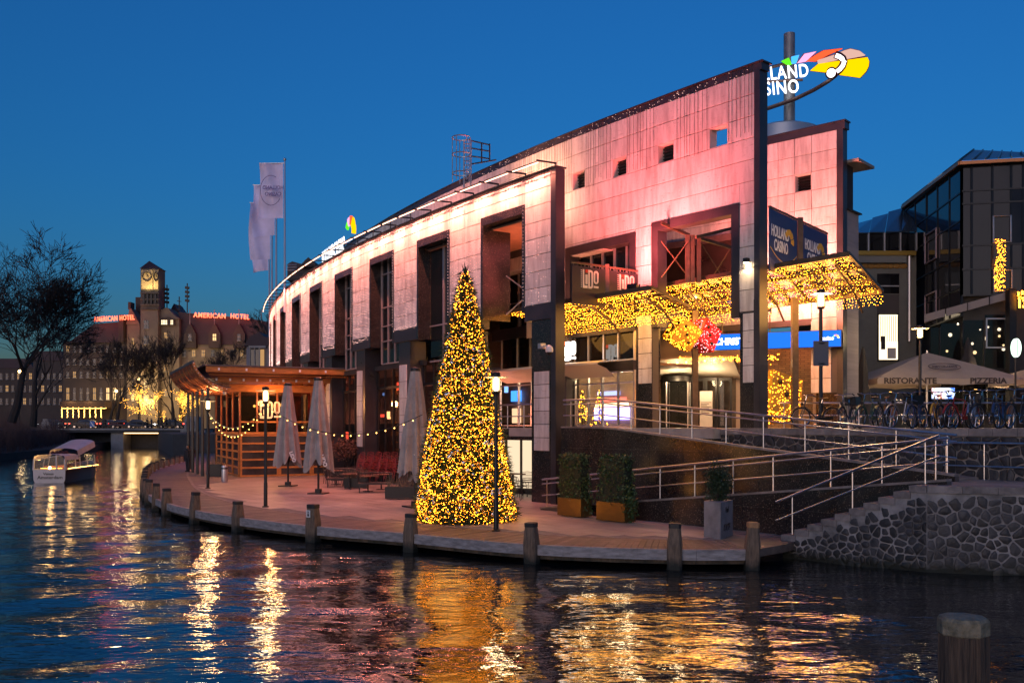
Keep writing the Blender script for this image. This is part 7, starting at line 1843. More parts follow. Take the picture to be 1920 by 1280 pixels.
# ================================================================== bicycles
TYRE = mat('tyre_rubber', (.012, .012, .013), .8); CHROME = mat('chrome', (.6, .6, .62), .2, 1.0)
def bicycle(fm, saddle_m, basket=False):
    t = thing('bicycle', '', 'bicycle'); r = .34
    for x in (-.53, .55):
        wh = part(MB().tube([(x + math.cos(a) * (r - .02), 0, r + math.sin(a) * (r - .02)) for a in np.linspace(0, 2 * math.pi, 29)[:-1]], .02, 6, closed=True), 'wheel', TYRE, t, True)
        part(MB().tube([(x + math.cos(a) * (r - .045), 0, r + math.sin(a) * (r - .045)) for a in np.linspace(0, 2 * math.pi, 25)[:-1]], .011, 4, closed=True), 'rim', CHROME, wh)
        m = MB()
        for k in range(14): a = k * 2 * math.pi / 14; m.tube([(x, .025 * (-1) ** k, r), (x + math.cos(a) * (r - .05), 0, r + math.sin(a) * (r - .05))], .0028, 3)
        o = part(m, 'spokes', CHROME, wh); o['kind'] = 'stuff'
        part(MB().tube([(x, -.05, r), (x, .05, r)], .03, 8), 'hub', CHROME, wh)
        P = [(x + math.cos(a) * (r + .035), 0, r + math.sin(a) * (r + .035)) for a in np.linspace(.3 if x < 0 else .2, 2.9 if x < 0 else 3.2, 12)]
        m = MB()
        for a_, b_ in zip(P[:-1], P[1:]): m.beam(a_, b_, .05, .008, (0, 1, 0) if False else (0, 0, 1))
        part(m, 'mudguard', fm, t)
    m = MB(); bb = (.05, 0, .29); st = (.16, 0, .80); hd = (-.40, 0, .84); hl = (-.42, 0, .68)
    for a, b, rr_ in ((hd, st, .016), (hl, bb, .019), (bb, st, .016), (bb, (.55, .0, r), .012), (st, (.55, 0, r), .010)): m.tube([a, b], rr_, 7)
    m.tube([(-.39, 0, .90), (-.44, 0, .62)], .021, 7); part(m, 'frame', fm, t, True)
    part(MB().tube([(-.44, .055, .62), (-.49, .055, .48), (-.53, .05, r)], .012, 6).tube([(-.44, -.055, .62), (-.49, -.055, .48), (-.53, -.05, r)], .012, 6), 'fork', fm, t, True)
    part(MB().tube([(-.39, 0, .88), (-.36, 0, 1.02)], .014, 6).tube([(-.20, -.29, 1.02), (-.30, -.27, 1.06), (-.40, -.12, 1.06), (-.38, 0, 1.03), (-.40, .12, 1.06), (-.30, .27, 1.06), (-.20, .29, 1.02)], .012, 6), 'handlebar', CHROME, t, True)
    for s_ in (-1, 1): part(MB().tube([(-.18, s_ * .295, 1.01), (-.29, s_ * .275, 1.055)], .019, 7), 'grip', TYRE, t)
    sd = MB(); sd.add([(.06, -.03, .955), (.06, .03, .955), (.20, .06, .965), (.33, .10, .975), (.36, .06, .985), (.36, -.06, .985), (.33, -.10, .975), (.20, -.06, .965), (.08, 0, .92), (.30, 0, .915)], [(0, 1, 2, 7), (2, 3, 6, 7), (3, 4, 5, 6), (1, 0, 8), (2, 1, 8), (3, 2, 8, 9), (4, 3, 9), (5, 4, 9), (6, 5, 9), (7, 6, 9, 8), (0, 7, 8)]); part(sd, 'saddle', saddle_m, t, True)
    part(MB().tube([st, (.19, 0, .93)], .013, 6), 'seat_post', CHROME, t)
    m = MB()
    for y in (-.07, 0, .07): m.tube([(.25, y, .73), (.85, y, .72)], .008, 5)
    m.tube([(.80, -.07, .72), (.57, -.06, r)], .007, 5).tube([(.80, .07, .72), (.57, .06, r)], .007, 5).tube([(.85, -.07, .72), (.85, .07, .72)], .008, 5); part(m, 'rack', IRON, t)
    part(MB().tube([(bb[0] + math.cos(a) * .095, -.04, bb[2] + math.sin(a) * .095) for a in np.linspace(0, 6.28, 17)[:-1]], .008, 4, closed=True).tube([bb, (bb[0] - .1, -.07, bb[2] - .13)], .01, 5).tube([bb, (bb[0] + .1, .07, bb[2] + .13)], .01, 5).box(-.10, -.0, -.13, -.07, .145, .165).box(.1, .2, .07, .13, .41, .43), 'crank', CHROME, t)
    part(MB().beam((.05, -.045, .30), (.55, -.045, .34), .015, .10), 'chain_case', fm, t)
    part(MB().lathe([(.03, 0), (.05, .03), (.05, .06), (.01, .07)], (-.47, 0, .78), 10, True, Matrix.Rotation(R(-90), 3, 'Y')), 'headlamp', BLACK, t, True)
    if basket == 'crate': part(MB().box(.28, .80, -.17, .17, .74, .76).box(.28, .30, -.17, .17, .76, 1.0).box(.78, .80, -.17, .17, .76, 1.0).box(.28, .80, -.17, -.15, .76, 1.0).box(.28, .80, .15, .17, .76, 1.0), 'crate', BLACK, t)
    if basket == 'bag':
        for s_ in (-1, 1): part(MB().box(.36, .78, s_ * .09 - .05, s_ * .09 + .05, .40, .72), 'pannier', mat('pannier_%s' % fm.name, (.30, .10, .02), .7), t)
    return t
FM = [mat('bike_black', (.015, .015, .016), .3), mat('bike_yellow', (.55, .28, .02), .35), mat('bike_green', (.02, .07, .05), .35), mat('bike_red', (.30, .02, .02), .35), mat('bike_blue', (.02, .05, .14), .35), mat('bike_silver', (.4, .4, .42), .3, .8)]
SADB = mat('saddle_black', (.02, .018, .018), .6); SADR = mat('saddle_brown', (.14, .06, .03), .6)
bl = [(1530, .75, 3.32 - 3.14159, 0, None, 'black bicycle standing sideways alone beside the lamp post'), (1592, 1.2, .9, 0, 'crate', 'black bicycle with crate just right of the lamp post'), (1628, .9, .75, 2, None, 'dark green bicycle second right of the lamp post'), (1662, 1.1, .9, 0, 'bag', 'black bicycle with panniers leaning in the row left of the white wheeled one'),
      (1690, .7, .62, 5, 'crate', 'silver bicycle with large white front wheel below the parasol'), (1722, 1.1, .85, 4, None, 'blue bicycle in the row directly below the parasol pole'), (1752, .8, 1.0, 1, 'bag', 'yellow framed bicycle in the middle of the row'), (1778, 1.2, .8, 0, None, 'black bicycle just right of the yellow one'),
      (1800, .8, .6, 3, None, 'red bicycle third right of the parasol pole'), (1828, 1.0, .95, 5, 'crate', 'silver bicycle with crate left of the dark end group'), (1852, .75, .55, 0, None, 'black bicycle, second of the end group'), (1880, 1.1, .85, 4, 'bag', 'blue bicycle with panniers near the picture edge'), (1908, .8, .7, 0, None, 'black bicycle at the right picture edge')]
for i, (px, off, rz_, fi, bk_, lab) in enumerate(bl):
    t = bicycle(FM[fi], SADB if i % 3 else SADR, bk_); p = RL(O0 + off, px); t.location = (p.x, p.y, ZP); t.rotation_euler = (R(4 * (-1) ** i), 0, rz_); t['label'] = lab; t['group'] = 'bicycles parked along the wall'
# ================================================================== far side: bridge, hotel, trees, boat
SAND = mat('dusky_sandstone', (.19, .15, .11), .85, var=.3, vs=.25, bump=.2, bs=2)
SANDD = mat('dark_brick', (.075, .055, .045), .85, var=.3, vs=.3)
SLATER = mat('red_slate_roof', (.055, .03, .035), .7, var=.3, vs=.4)
PALE = mat('pale_bridge_stone', (.30, .28, .26), .8, var=.3, vs=.6)
WLIT = [emis('hotel_window_%d' % k, c, s, False) for k, (c, s) in enumerate((((1, .62, .26), .8), ((1, .55, .22), .28), ((1, .75, .42), 1.2)))]
WDK = mat('hotel_window_dark', (.03, .035, .05), .15)
NEON = emis('red_neon', (1, .13, .06), 2.2)
struct(MB().box(-260, 40, 153.5, 700, -.5, 3.05), 'street', ASPH)
struct(MB().prism([(-80, 60), (-52, 84), (-58, 108), (-66, 152), (-66, 160), (-200, 160), (-200, 60)], -.5, 1.0), 'far_bank', mat('dark_soil', (.035, .028, .025), .95, var=.4, vs=1))
struct(MB().prism([(-60, 107), (-73, 153), (-200, 153), (-200, 100)], .9, 3.0), 'far_street', ASPH)
struct(MB().prism([(-58, 152.8), (-40, 110), (-8, 95), (20, 140), (20, 160), (-58, 160)], -.4, 2.6), 'near_street', ASPH)

def WB(t, px0, px1, py0, py1, D, dep, nm, mt): a, b = at(px0, py1, D), at(px1, py0, D); return part(MB().box(a.x, b.x, D, D + dep, a.z, b.z), nm, mt, t)
def window(t, px, py, w, h, D, lit, arch=False):
    f = WB(t, px - w / 2, px + w / 2, py - h / 2, py + h / 2, D - .06, .1, 'window', WLIT[lit] if lit is not None else WDK)
    WB(f, px - .35, px + .35, py - h / 2, py + h / 2, D - .12, .06, 'glazing_bar', PALE); WB(f, px - w / 2, px + w / 2, py - h * .12, py - h * .02, D - .13, .06, 'cross_bar', PALE)
    WB(f, px - w / 2 - 1, px + w / 2 + 1, py + h / 2, py + h / 2 + 1.2, D - .3, .3, 'sill', PALE); return f
hotel = wthing('grand_hotel', 'grand old hotel with square clock tower, steep roofs and red neon letters', 'hotel', tuple(at(280, 800, 190)))
DH = 190
def poly(t, pts, D, dep, nm, mt):
    P = [at(x, y, D) for x, y in pts]; Q = [p + Vector((0, dep, 0)) for p in P]; n = len(P)
    return part(MB().add(P + Q, [tuple(range(n))[::-1], tuple(range(n, 2 * n))] + [(i, (i + 1) % n, n + (i + 1) % n, n + i) for i in range(n)]), nm, mt, t)
# left wing
WB(hotel, 118, 240, 640, 803, DH, 14, 'left_wing', SANDD)
poly(hotel, [(128, 642), (176, 607), (245, 602), (245, 642)], DH - .5, 14, 'left_roof', SLATER)
for i in range(9):
    for j, y in enumerate((654, 678, 702, 738)):
        rr = random.Random(i * 7 + j); window(hotel, 127 + i * 12.5, y, 5, 11 if j < 3 else 22, DH, rr.choice([None, None, None, 1]) if j < 3 else rr.choice([1, 0, None]))
WB(hotel, 112, 196, 752, 764, DH - 6, 6, 'terrace_awning', mat('awning_dark', (.06, .035, .03), .8))
# centre block and tower
WB(hotel, 238, 262, 606, 803, DH - 1, 14, 'gable_block', SAND)
poly(hotel, [(236, 608), (243, 578), (246, 578), (262, 608)], DH - 1.2, 6, 'left_gable', SAND)
WB(hotel, 240, 245, 566, 580, DH - 1, 2, 'chimney', SANDD); WB(hotel, 254, 264, 557, 610, DH + 2, 3, 'chimney_stack', SANDD)
WB(hotel, 222, 231, 590, 640, DH - 2, 3, 'chimney_stack', SANDD)
WB(hotel, 263.5, 296, 578, 803, DH - 3, 6, 'tower_base', SAND)
tw_ = WB(hotel, 263.5, 297, 503, 580, DH - 3.4, 3.6, 'clock_tower', mat('tower_stone', (.11, .095, .075), .85, var=.4, vs=.5))
a, b = at(263.5, 503, DH - 3.5), at(297, 503, DH - 3.5); c = at(280, 489, DH - 1.6)
part(MB().add([(a.x - .2, a.y, a.z), (b.x + .2, b.y, a.z), (b.x + .2, b.y + 4, a.z), (a.x - .2, a.y + 4, a.z), c], [(0, 1, 4), (1, 2, 4), (2, 3, 4), (3, 0, 4), (0, 3, 2, 1)]), 'tower_roof', SLATER, hotel)
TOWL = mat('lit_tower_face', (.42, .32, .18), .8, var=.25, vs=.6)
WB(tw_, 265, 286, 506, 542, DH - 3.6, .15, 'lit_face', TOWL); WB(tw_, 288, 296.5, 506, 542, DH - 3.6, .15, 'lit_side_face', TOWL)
for (px, w) in ((275.5, 8.2), (292.5, 3.6)):
    cc = at(px, 518, DH - 3.8); m = MB(); m.tube([cc + Vector((w * .1086 * math.cos(q), 0, .89 * math.sin(q))) for q in np.linspace(0, 6.28, 25)[:-1]], .10, 5, closed=True); ck = part(m, 'clock_ring', IRON, tw_)
    m = MB().beam(cc, cc + Vector((0, 0, .75)), .08, .12).beam(cc, cc + Vector((w * .05, 0, -.2)), .08, .12); part(m, 'clock_hands', IRON, ck)
    for q in range(12): e = Vector((w * .088 * math.cos(q * .5236), 0, .72 * math.sin(q * .5236))); part(MB().beam(cc + e, cc + e * 1.2, .06, .1), 'hour_mark', IRON, ck)
for y in (548, 560, 570): WB(tw_, 262.5, 298, y, y + 2, DH - 3.7, .4, 'string_course', SAND)
for x in (268, 275, 282, 290): WB(tw_, x, x + 3, 551, 569, DH - 3.75, .3, 'belfry_opening', BLACK)
for px, py, e in ((275, 548, 260), (293, 548, 200)):
    l = bpy.data.lights.new('tower_fill_spot', 'SPOT'); l.energy = e * 2.2; l.color = (1, .72, .30); l.spot_size = R(80); l.spot_blend = .8; lo = bpy.data.objects.new('tower_fill_spot', l); COL.objects.link(lo); lo.location = at(px, py, DH - 6); lo.rotation_euler = (Vector(at(px, 520, DH - 3)) - lo.location).to_track_quat('-Z', 'Y').to_euler()  # extra spots added to light the tower face
for y in (608, 637, 668, 718, 748): window(hotel, 274, y, 9, 15, DH - 3, [None, None, 1, 0, 0][[608, 637, 668, 718, 748].index(y)])
WB(hotel, 264, 286, 676, 692, DH - 4.2, 1.2, 'bay_window', SAND)
for x in (268, 274, 280): window(hotel, x, 684, 4, 12, DH - 4.2, 1)
for y in (640, 690, 716, 745): window(hotel, 249, y, 4, 13, DH - 1, R_.choice([None, 1, 0]))
# right gable with the big arched window
WB(hotel, 296, 336, 596, 803, DH - 1.5, 14, 'right_block', SAND)
poly(hotel, [(290, 598), (298, 584), (308, 577), (314, 577), (326, 590), (337, 598)], DH - 2, 8, 'round_gable', SAND)
poly(hotel, [(318, 584), (326, 569), (336, 584)], DH + 3, 5, 'turret_roof', SLATER)
poly(hotel, [(296, 609), (298, 600), (304, 595), (318, 594), (326, 599), (328, 609)], DH - 2.2, .3, 'arched_window_surround', SANDD)
for x, w in ((305, 5), (310.5, 5), (322, 4)): window(hotel, x, 604, w, 8, DH - 2.2, 2)
for y in (629, 660, 690, 735): window(hotel, 311, y, 7, 12, DH - 1.5, [1, None, 1, 1][[629, 660, 690, 735].index(y)])
# right wing
WB(hotel, 336, 505, 644, 803, DH, 14, 'right_wing', SAND)
poly(hotel, [(333, 646), (335, 584), (345, 586), (470, 597), (500, 603), (508, 646)], DH - .3, 14, 'right_roof', SLATER)
for i, px in enumerate((356, 402, 448, 490)):
    poly(hotel, [(px - 11, 652), (px - 11, 626), (px - 4, 612), (px, 606), (px + 4, 612), (px + 11, 626), (px + 11, 652)], DH - 1.2, 3, 'dormer_gable', SANDD)
    window(hotel, px, 632, 6, 12, DH - 1.2, [None, 0, None, None][i]); part(MB().tube([at(px, 608, DH - 2), at(px, 580, DH - 2)], .08, 5), 'dormer_flagpole', PALE, hotel)
for i in range(9): window(hotel, 345 + i * 18, 662, 6, 12, DH, R_.choice([None, 1, 1, None])); window(hotel, 345 + i * 18, 690, 6, 12, DH, R_.choice([None, 1]))
# antenna masts
for px, y0, y1 in ((313, 534, 578), (351, 531, 586), (336, 556, 580)):
    m = MB().tube([at(px, y1, DH), at(px, y0, DH)], .12, 5)
    for k in range(4): y = y0 + 8 + k * 8; m.beam(at(px - 3.5, y, DH), at(px + 3.5, y + 1, DH), .5, .5 if y1 - y0 > 40 else .1)
    part(m, 'antenna_mast', IRON, hotel)
# neon letters
for txt, x0, x1, y, D in (('AMERICAN HOTEL', 176, 252, 603, DH - 2.2), ('AMERICAN', 363, 423, 594.5, DH - 1.0), ('HOTEL', 432, 468, 596.5, DH - 1.0)):
    r = (at(x1, y - (4 if x0 < 200 else -2.5), D) - at(x0, y, D)); w = r.length; me = text_mesh(txt, 1.35, .12, .025, NEON, 1.0, 'LEFT', 1.15)
    wd = max(v.co.x for v in me.vertices); me.transform(Matrix.Diagonal((w / wd, 1, 1, 1))); piece(me, 'neon_letters', hotel, face_matrix(at(x0, y - 4, D), r, (0, 0, 1)))
for px in (195, 225, 380, 410, 450):
    l = bpy.data.lights.new('neon_fill', 'POINT'); l.energy = 110; l.color = (1, .06, .05); l.shadow_soft_size = 1.5; lo = bpy.data.objects.new('neon_fill', l); COL.objects.link(lo); lo.location = at(px, 592, DH - 5)  # extra point lamps added to carry the neon's red onto the roofs
for px, py, e in ((247, 735, 420), (275, 760, 500), (310, 760, 260), (252, 690, 300), (280, 700, 260), (430, 690, 300), (355, 690, 200), (130, 745, 150), (165, 745, 150)):
    l = bpy.data.lights.new('hotel_wall_fill', 'POINT'); l.energy = e * .9; l.color = (1, .66, .28); l.shadow_soft_size = .5; lo = bpy.data.objects.new('hotel_wall_fill', l); COL.objects.link(lo); lo.location = at(px, py, DH - 6.5)  # extra point lamps added to warm the hotel walls
# lit garlands at street level
rs = np.random.RandomState(4); P = []
for k in range(8):
    x = 116 + k * 10.5
    for q in range(26): P.append(tuple(at(x + rs.normal(0, .5), 766 + q * .65, DH - 7)))
    for q in range(10): P.append(tuple(at(x + q * 1.05, 764 + 1.5 * math.sin(q / 10 * 3.14), DH - 7)))
lights_thing('garland_lights', P, .06, WARMB2, 'row of golden light garlands hanging under the hotel terrace awning')
P = [tuple(at(262 + rs.uniform(0, 28), 748 + rs.uniform(0, 1) * (6 + 14 * abs(math.sin(k * .7))), DH - 8)) for k in range(170)]
lights_thing('garland_lights', P, .06, WARMB2, 'swags of golden lights over the hotel corner entrance')
# darker houses at the sides
for k, (x0, x1, yt, D, lab) in enumerate(((-60, 62, 690, 240, 'dark brick townhouse row glimpsed through the bare tree'), (62, 122, 676, 230, 'tall dark gabled houses left of the hotel'), (-420, -60, 700, 235, 'long dark terrace of houses beyond the left bank'))):
    t = wthing('townhouse', lab, 'house', tuple(at(x0, 800, D)), 'houses behind the bank')
    WB(t, x0, x1, yt, 806, D, 12, 'wall', SANDD); poly(t, [(x0, yt), (x0 + 8, yt - 18), (x1 - 8, yt - 18), (x1, yt)], D - .2, 12, 'roof', SLATER)
    for i in range(int((x1 - x0) / 11)):
        for y in (705, 728, 752): window(t, x0 + 7 + i * 11, y, 4.5, 11, D, R_.choice([None, None, None, 1]))
t = wthing('bay_window_house', 'pale house with white glazed bay beside the far end of the casino', 'house', tuple(at(480, 800, 108)))
WB(t, 462, 540, 645, 800, 108, 8, 'wall', mat('pale_house', (.22, .22, .25), .8)); poly(t, [(456, 648), (470, 630), (478, 626), (486, 622), (494, 630), (530, 640), (530, 648)], 107.6, 6, 'roof', SLATER)
for k in range(3): WB(t, 470 + k * 9, 477 + k * 9, 655, 688, 107.5, .1, 'window', [WDK, WDK, WLIT[1]][k]); WB(t, 467.5 + k * 9, 469.5 + k * 9, 650, 690, 107.4, .3, 'window_post', PALE)
WB(t, 466, 498, 648, 652, 107.3, .4, 'cornice', PALE); WB(t, 466, 498, 688, 692, 107.3, .4, 'sill', PALE)
t = wthing('roof_house', 'dark rooftops peeping over the far end of the curved screen', 'house', tuple(at(556, 520, 120)))
poly(t, [(538, 525), (540, 494), (548, 490), (566, 495), (572, 487), (590, 490), (600, 525)], 120, 6, 'roof', SLATER); poly(t, [(560, 500), (578, 482), (596, 500)], 119, 4, 'gable', SANDD)
for k in range(3): part(MB().tube([at(538, 497 + 5 * k, 72), at(556, 496 + 5 * k, 72)], .05, 5), 'rail', ALU, t)

# ---- bridge
DB = 150
br = wthing('stone_bridge', 'low road bridge on stone pier with pale pylons across the canal', 'bridge', tuple(at(230, 838, DB)))
a = at(80, 804, DB); b = at(372, 804, DB)
part(MB().box(a.x, b.x, DB, DB + 12, 2.55, 3.16), 'deck', mat('bridge_girder', (.035, .035, .038), .7), br)
part(MB().box(a.x, b.x, DB - .15, DB, 2.95, 3.2), 'deck_edge', PALE, br)
WB(br, 208, 231, 808, 842, DB + .5, 11, 'pier', PALE); WB(br, 205, 233, 806, 810, DB + .3, 11.4, 'pier_cap', PALE)
WB(br, 100, 212, 812, 842, DB + 9, 1, 'far_wall', SANDD); WB(br, 226, 372, 812, 842, DB + 11, 1, 'far_wall', mat('lit_brick_wall', (.14, .10, .07), .8, var=.3, vs=1))
WB(br, 338, 385, 806, 842, DB - .3, 12, 'abutment', PALE); WB(br, 60, 108, 806, 842, DB - .3, 12, 'abutment', PALE)
for (x0, x1, yt) in ((345, 371, 780), (77, 93, 785)):
    WB(br, x0, x1, yt + 6, 808, DB - 1, 3, 'pylon', PALE); WB(br, x0 + 3, x1 - 3, yt, yt + 6, DB - .6, 2.2, 'pylon_cap', PALE)
    for k in range(4): WB(br, x0 + 3 + k * (x1 - x0 - 6) / 4, x0 + 4.5 + k * (x1 - x0 - 6) / 4, yt + 10, 803, DB - 1.15, .15, 'pylon_rib', PALE)
WB(br, 233, 334, 811, 812.4, DB + .6, .2, 'light_strip', emis('under_bridge_strip', (1, .55, .20), 3), br) if False else WB(br, 233, 334, 811, 812.4, DB + .6, .2, 'light_strip', emis('under_bridge_strip', (1, .55, .20), 3))
m = MB()
for px in range(100, 345, 12): m.beam(at(px, 804, DB + .2), at(px, 791, DB + .2), .07, .07)
part(m, 'railing_posts', BLACK, br, kind='stuff')
for y in (791, 797): part(MB().beam(at(95, y, DB + .2), at(345, y, DB + .2), .06, .08), 'railing_bar', BLACK, br)
sgn = wthing('blue_sign', 'small blue and white square traffic sign on the bridge rail', 'sign', tuple(at(173, 800, DB - .2))); WB(sgn, 168.5, 177, 789, 800, DB - .3, .08, 'plate', mat('sign_blue', (.05, .16, .5), .5)); part(MB().plate([at(168.5, 789, DB - .34), at(170, 789, DB - .34), at(177, 799, DB - .34), at(177, 800, DB - .34), at(175, 800, DB - .34)], .03), 'stripe', WHITEP, sgn)

# ---- cars on the bridge
def car(px, D, col, label, flip=1, lights=True):
    p = at(px, 803, D); t = thing('parked_car' if False else 'car', label, 'car', (p.x, p.y, 3.16), 0 if flip > 0 else math.pi, 'cars on the bridge')
    prof = [(-2.15, .35), (-2.2, .75), (-1.95, .92), (-1.2, 1.0), (-.55, 1.48), (.9, 1.5), (1.65, 1.05), (2.1, .95), (2.2, .6), (2.15, .35)]
    m = MB(); n = len(prof); vs = []
    for y, s_ in ((-.88, 1), (-.92, 1), (.92, 1), (.88, 1)):
        for (x, z) in prof: vs.append((x, y * (1 if z < 1.05 else .82), z))
    fs_ = [tuple(range(n)), tuple(range(3 * n, 4 * n))[::-1]]
    for r_ in range(3): fs_ += [(r_ * n + i, (r_ + 1) * n + i, (r_ + 1) * n + (i + 1) % n, r_ * n + (i + 1) % n) for i in range(n)]
    m.add(vs, fs_); body = part(m, 'body', mat('car_' + label.split()[0] + str(px), col, .25, .3), t, False)
    for s_ in (-1, 1): part(MB().plate([(-1.0, s_ * .90, 1.03), (1.45, s_ * .90, 1.08), (.85, s_ * .78, 1.42), (-.5, s_ * .78, 1.42)], .03), 'side_window', WDK, t)
    for x in (-1.35, 1.35):
        for y in (-.88, .88): w = part(MB().lathe([(.33, -.1), (.33, .1)], (x, y, .33), 14, True, Matrix.Rotation(R(90), 3, 'X')), 'wheel', TYRE, t); part(MB().lathe([(.18, -.11), (.18, .11)], (x, y, .33), 10, True, Matrix.Rotation(R(90), 3, 'X')), 'rim', CHROME, w)
    for y in (-.65, .65): part(MB().cbox((-2.19, y, .72), .06, .3, .16), 'headlight', emis('headlight', (.9, .95, 1), 9, False), t); part(MB().cbox((2.17, y, .82), .06, .3, .16), 'tail_light', emis('tail_light', (1, .05, .03), 7, False), t)
car(160, DB + 3, (.02, .02, .025), 'dark hatchback behind the small blue sign on the bridge')
car(232, DB + 5, (.05, .012, .012), 'dark red car with glowing tail lamps mid bridge', -1)
car(262, DB + 2.6, (.02, .03, .05), 'small dark blue car right of the red one', -1)
car(102, DB + 4, (.02, .025, .04), 'dark car with bright headlamps beside the left pylon', 1)
car(322, DB + 4, (.015, .015, .018), 'black car near the right pylon behind walkers', 1)
car(205, DB + 7.5, (.10, .10, .11), 'grey car passing between the dark hatchback and red car', 1)
# ---- walkers on the bridge (one closed body each)
def person(p, rz, label, coat, h=1.72, grp='walkers on the bridge', step=.16):
    t = thing('person', label, 'person', p, rz, grp); m = MB(); k = h / 1.72
    m.tube([(-.09, step, .05), (-.10, step * .7, .48), (-.09, 0, .86), (0, 0, 1.02), (0, -.01, 1.22), (0, 0, 1.40), (0, .01, 1.47), (0, .015, 1.50)], [.055, .062, .085, .165, .175, .17, .07, .055], 8)
    m.tube([(.09, -step, .05), (.10, -step * .2, .48), (.09, 0, .86), (0, 0, 1.02)], [.055, .062, .085, .14], 8)
    m.tube([(-.19, 0, 1.40), (-.25, .02, 1.12), (-.22, .12, .88)], [.06, .05, .04], 6); m.tube([(.19, 0, 1.40), (.25, -.02, 1.12), (.22, .08, .88)], [.06, .05, .04], 6)
    m.box(-.13, -.05, step - .08, step + .16, 0, .07); m.box(.05, .13, -step - .08, -step + .16, 0, .07)
    m.v = [(x * k, y * k, z * k) for x, y, z in m.v]; b = part(m, 'body', coat, t, True)
    hd = MB().ball((0, .02 * k, 1.62 * k), .105 * k, 10, 8, (.9, 1, 1.15)); part(hd, 'head', mat('skin', (.28, .17, .12), .6), b, True)
    part(MB().ball((0, -.015 * k, 1.655 * k), .112 * k, 10, 6, (.92, 1, 1.0)), 'hair', mat('hair', (.02, .015, .012), .7), b, True); return t
COATS = [mat('coat_%d' % k, c, .8) for k, c in enumerate(((.02, .02, .025), (.05, .03, .03), (.10, .09, .08), (.03, .04, .07)))]
for k, (px, dy, h, c) in enumerate(((194, 1.2, 1.75, 2), (198, 1.4, 1.68, 0), (276, 1.5, 1.75, 0), (284, 1.1, 1.7, 3), (297, 1.3, 1.78, 0), (303, 1.6, 1.7, 1), (312, 1.2, 1.75, 0), (318, 1.0, 1.65, 2), (329, 1.4, 1.74, 0))):
    p = at(px, 803, DB + dy); person((p.x, p.y, 3.16), 1.4 * (-1) ** k, ['walker in pale coat beside the blue sign', 'walker in dark coat right of the pale coated one', 'walker in black coat right of the small blue car', 'walker in navy coat below the hotel entrance', 'walker in black coat, first of the group by the lit trees', 'walker in maroon coat in the group by the lit trees', 'walker in black coat left of the pale one by the lit trees', 'short walker in pale coat by the lit trees', 'walker in black coat closest to the right pylon'][k], COATS[c], h)
p = G(352, 884, ZD); person((p.x, p.y, ZD), 2.8, 'person in dark coat standing on the boardwalk beside the pavilion columns', COATS[0], 1.75, 'people by the pavilion', .05)
p = G(360, 880, ZD); person((p.x, p.y, ZD), .6, 'person in dark brown coat farther along beside the pavilion columns', COATS[1], 1.72, 'people by the pavilion', .05)

# ---- street lamps by the hotel
for k, (px, py, D) in enumerate(((218, 733, 168), (260, 710, 172), (322, 702, 175), (37, 696, 150))):
    t = wthing('distant_lamp', ['street lamp glowing in front of the hotel left trees', 'tall street lamp glowing before the hotel bay', 'street lamp glowing above the pavilion eave', 'street lamp glowing behind the large bare tree'][k], 'street lamp', tuple(at(px, 803, D)), 'far street lamps')
    part(MB().tube([at(px, 806, D), at(px, py + 2, D)], .09, 6), 'pole', IRON, t); part(MB().ball(at(px, py, D), .26, 10, 7), 'globe', emis('far_lamp', (1, .62, .22), 6, False), t, True)
    l = bpy.data.lights.new('far_lamp_light', 'POINT'); l.energy = 120; l.color = (1, .7, .35); l.shadow_soft_size = .3; lo = bpy.data.objects.new('far_lamp_light', l); COL.objects.link(lo); lo.parent = t; lo.location = at(px, py, D - .6) - at(px, 803, D)

# ---- bare trees
BARK = mat('dark_bark', (.030, .022, .018), .9, var=.4, vs=3)
def bare_tree(base, H, seed, label, lean=(0, 0), depth=6, spread=.62, thick=.028, lights=0, mt=None, grp='bare winter trees', nside=4, first=.32, lightm=None, rmin=.012, kids=(2, 3, 3)):
    rs = random.Random(seed); t = wthing('bare_tree', label, 'tree', tuple(base), grp); trunk = MB(); limbs = MB(); twigs = MB(); tips = []
    def grow(p, d, L, r, lev):
        n = 3 if lev < depth - 1 else 2; P = [p]; q = p.copy(); dd = d.copy()
        for i in range(n):
            dd = (dd + Vector((rs.gauss(0, .13), rs.gauss(0, .13), rs.gauss(.05, .10)))).normalized(); q = q + dd * (L / n); P.append(q.copy())
        rs_ = [r * (1 - .42 * i / n) for i in range(n + 1)]
        (trunk if lev == 0 else limbs if lev < 3 else twigs).tube(P, rs_, 8 if lev == 0 else (5 if lev < 3 else 3), cap=False)
        if lightm is not None and lev > 0 and r > .01: tips.extend(P)
        if lev >= depth: return
        for k in range(rs.choice(kids) if lev else len(kids) + 1):
            f = rs.uniform(.45, 1.0) if k else 1.0; base_ = P[min(n, max(1, round(f * n)))]
            ax = Vector((rs.gauss(0, 1), rs.gauss(0, 1), rs.gauss(0, .4))); ax = (ax - dd * ax.dot(dd)).normalized()
            nd = (dd + ax * rs.uniform(spread * .6, spread * 1.5) + Vector((0, 0, .10))).normalized()
            grow(base_, nd, L * rs.uniform(.62, .86), max(rmin, rs_[-1] * rs.uniform(.55, .8)), lev + 1)
    grow(Vector(base), Vector((lean[0], lean[1], 1)).normalized(), H * first, H * thick, 0)
    part(trunk, 'trunk', mt or BARK, t, True); part(limbs, 'limbs', mt or BARK, t, True); o = part(twigs, 'crown', mt or BARK, t); o['kind'] = 'stuff'
    return t, tips
bare_tree(at(22, 792, 92), 20.5, 21, 'large dark bare tree leaning over the left bank', (.12, 0), 7, .70, .022, grp='bare winter trees', first=.25, rmin=.028, kids=(3, 3, 4, 3))
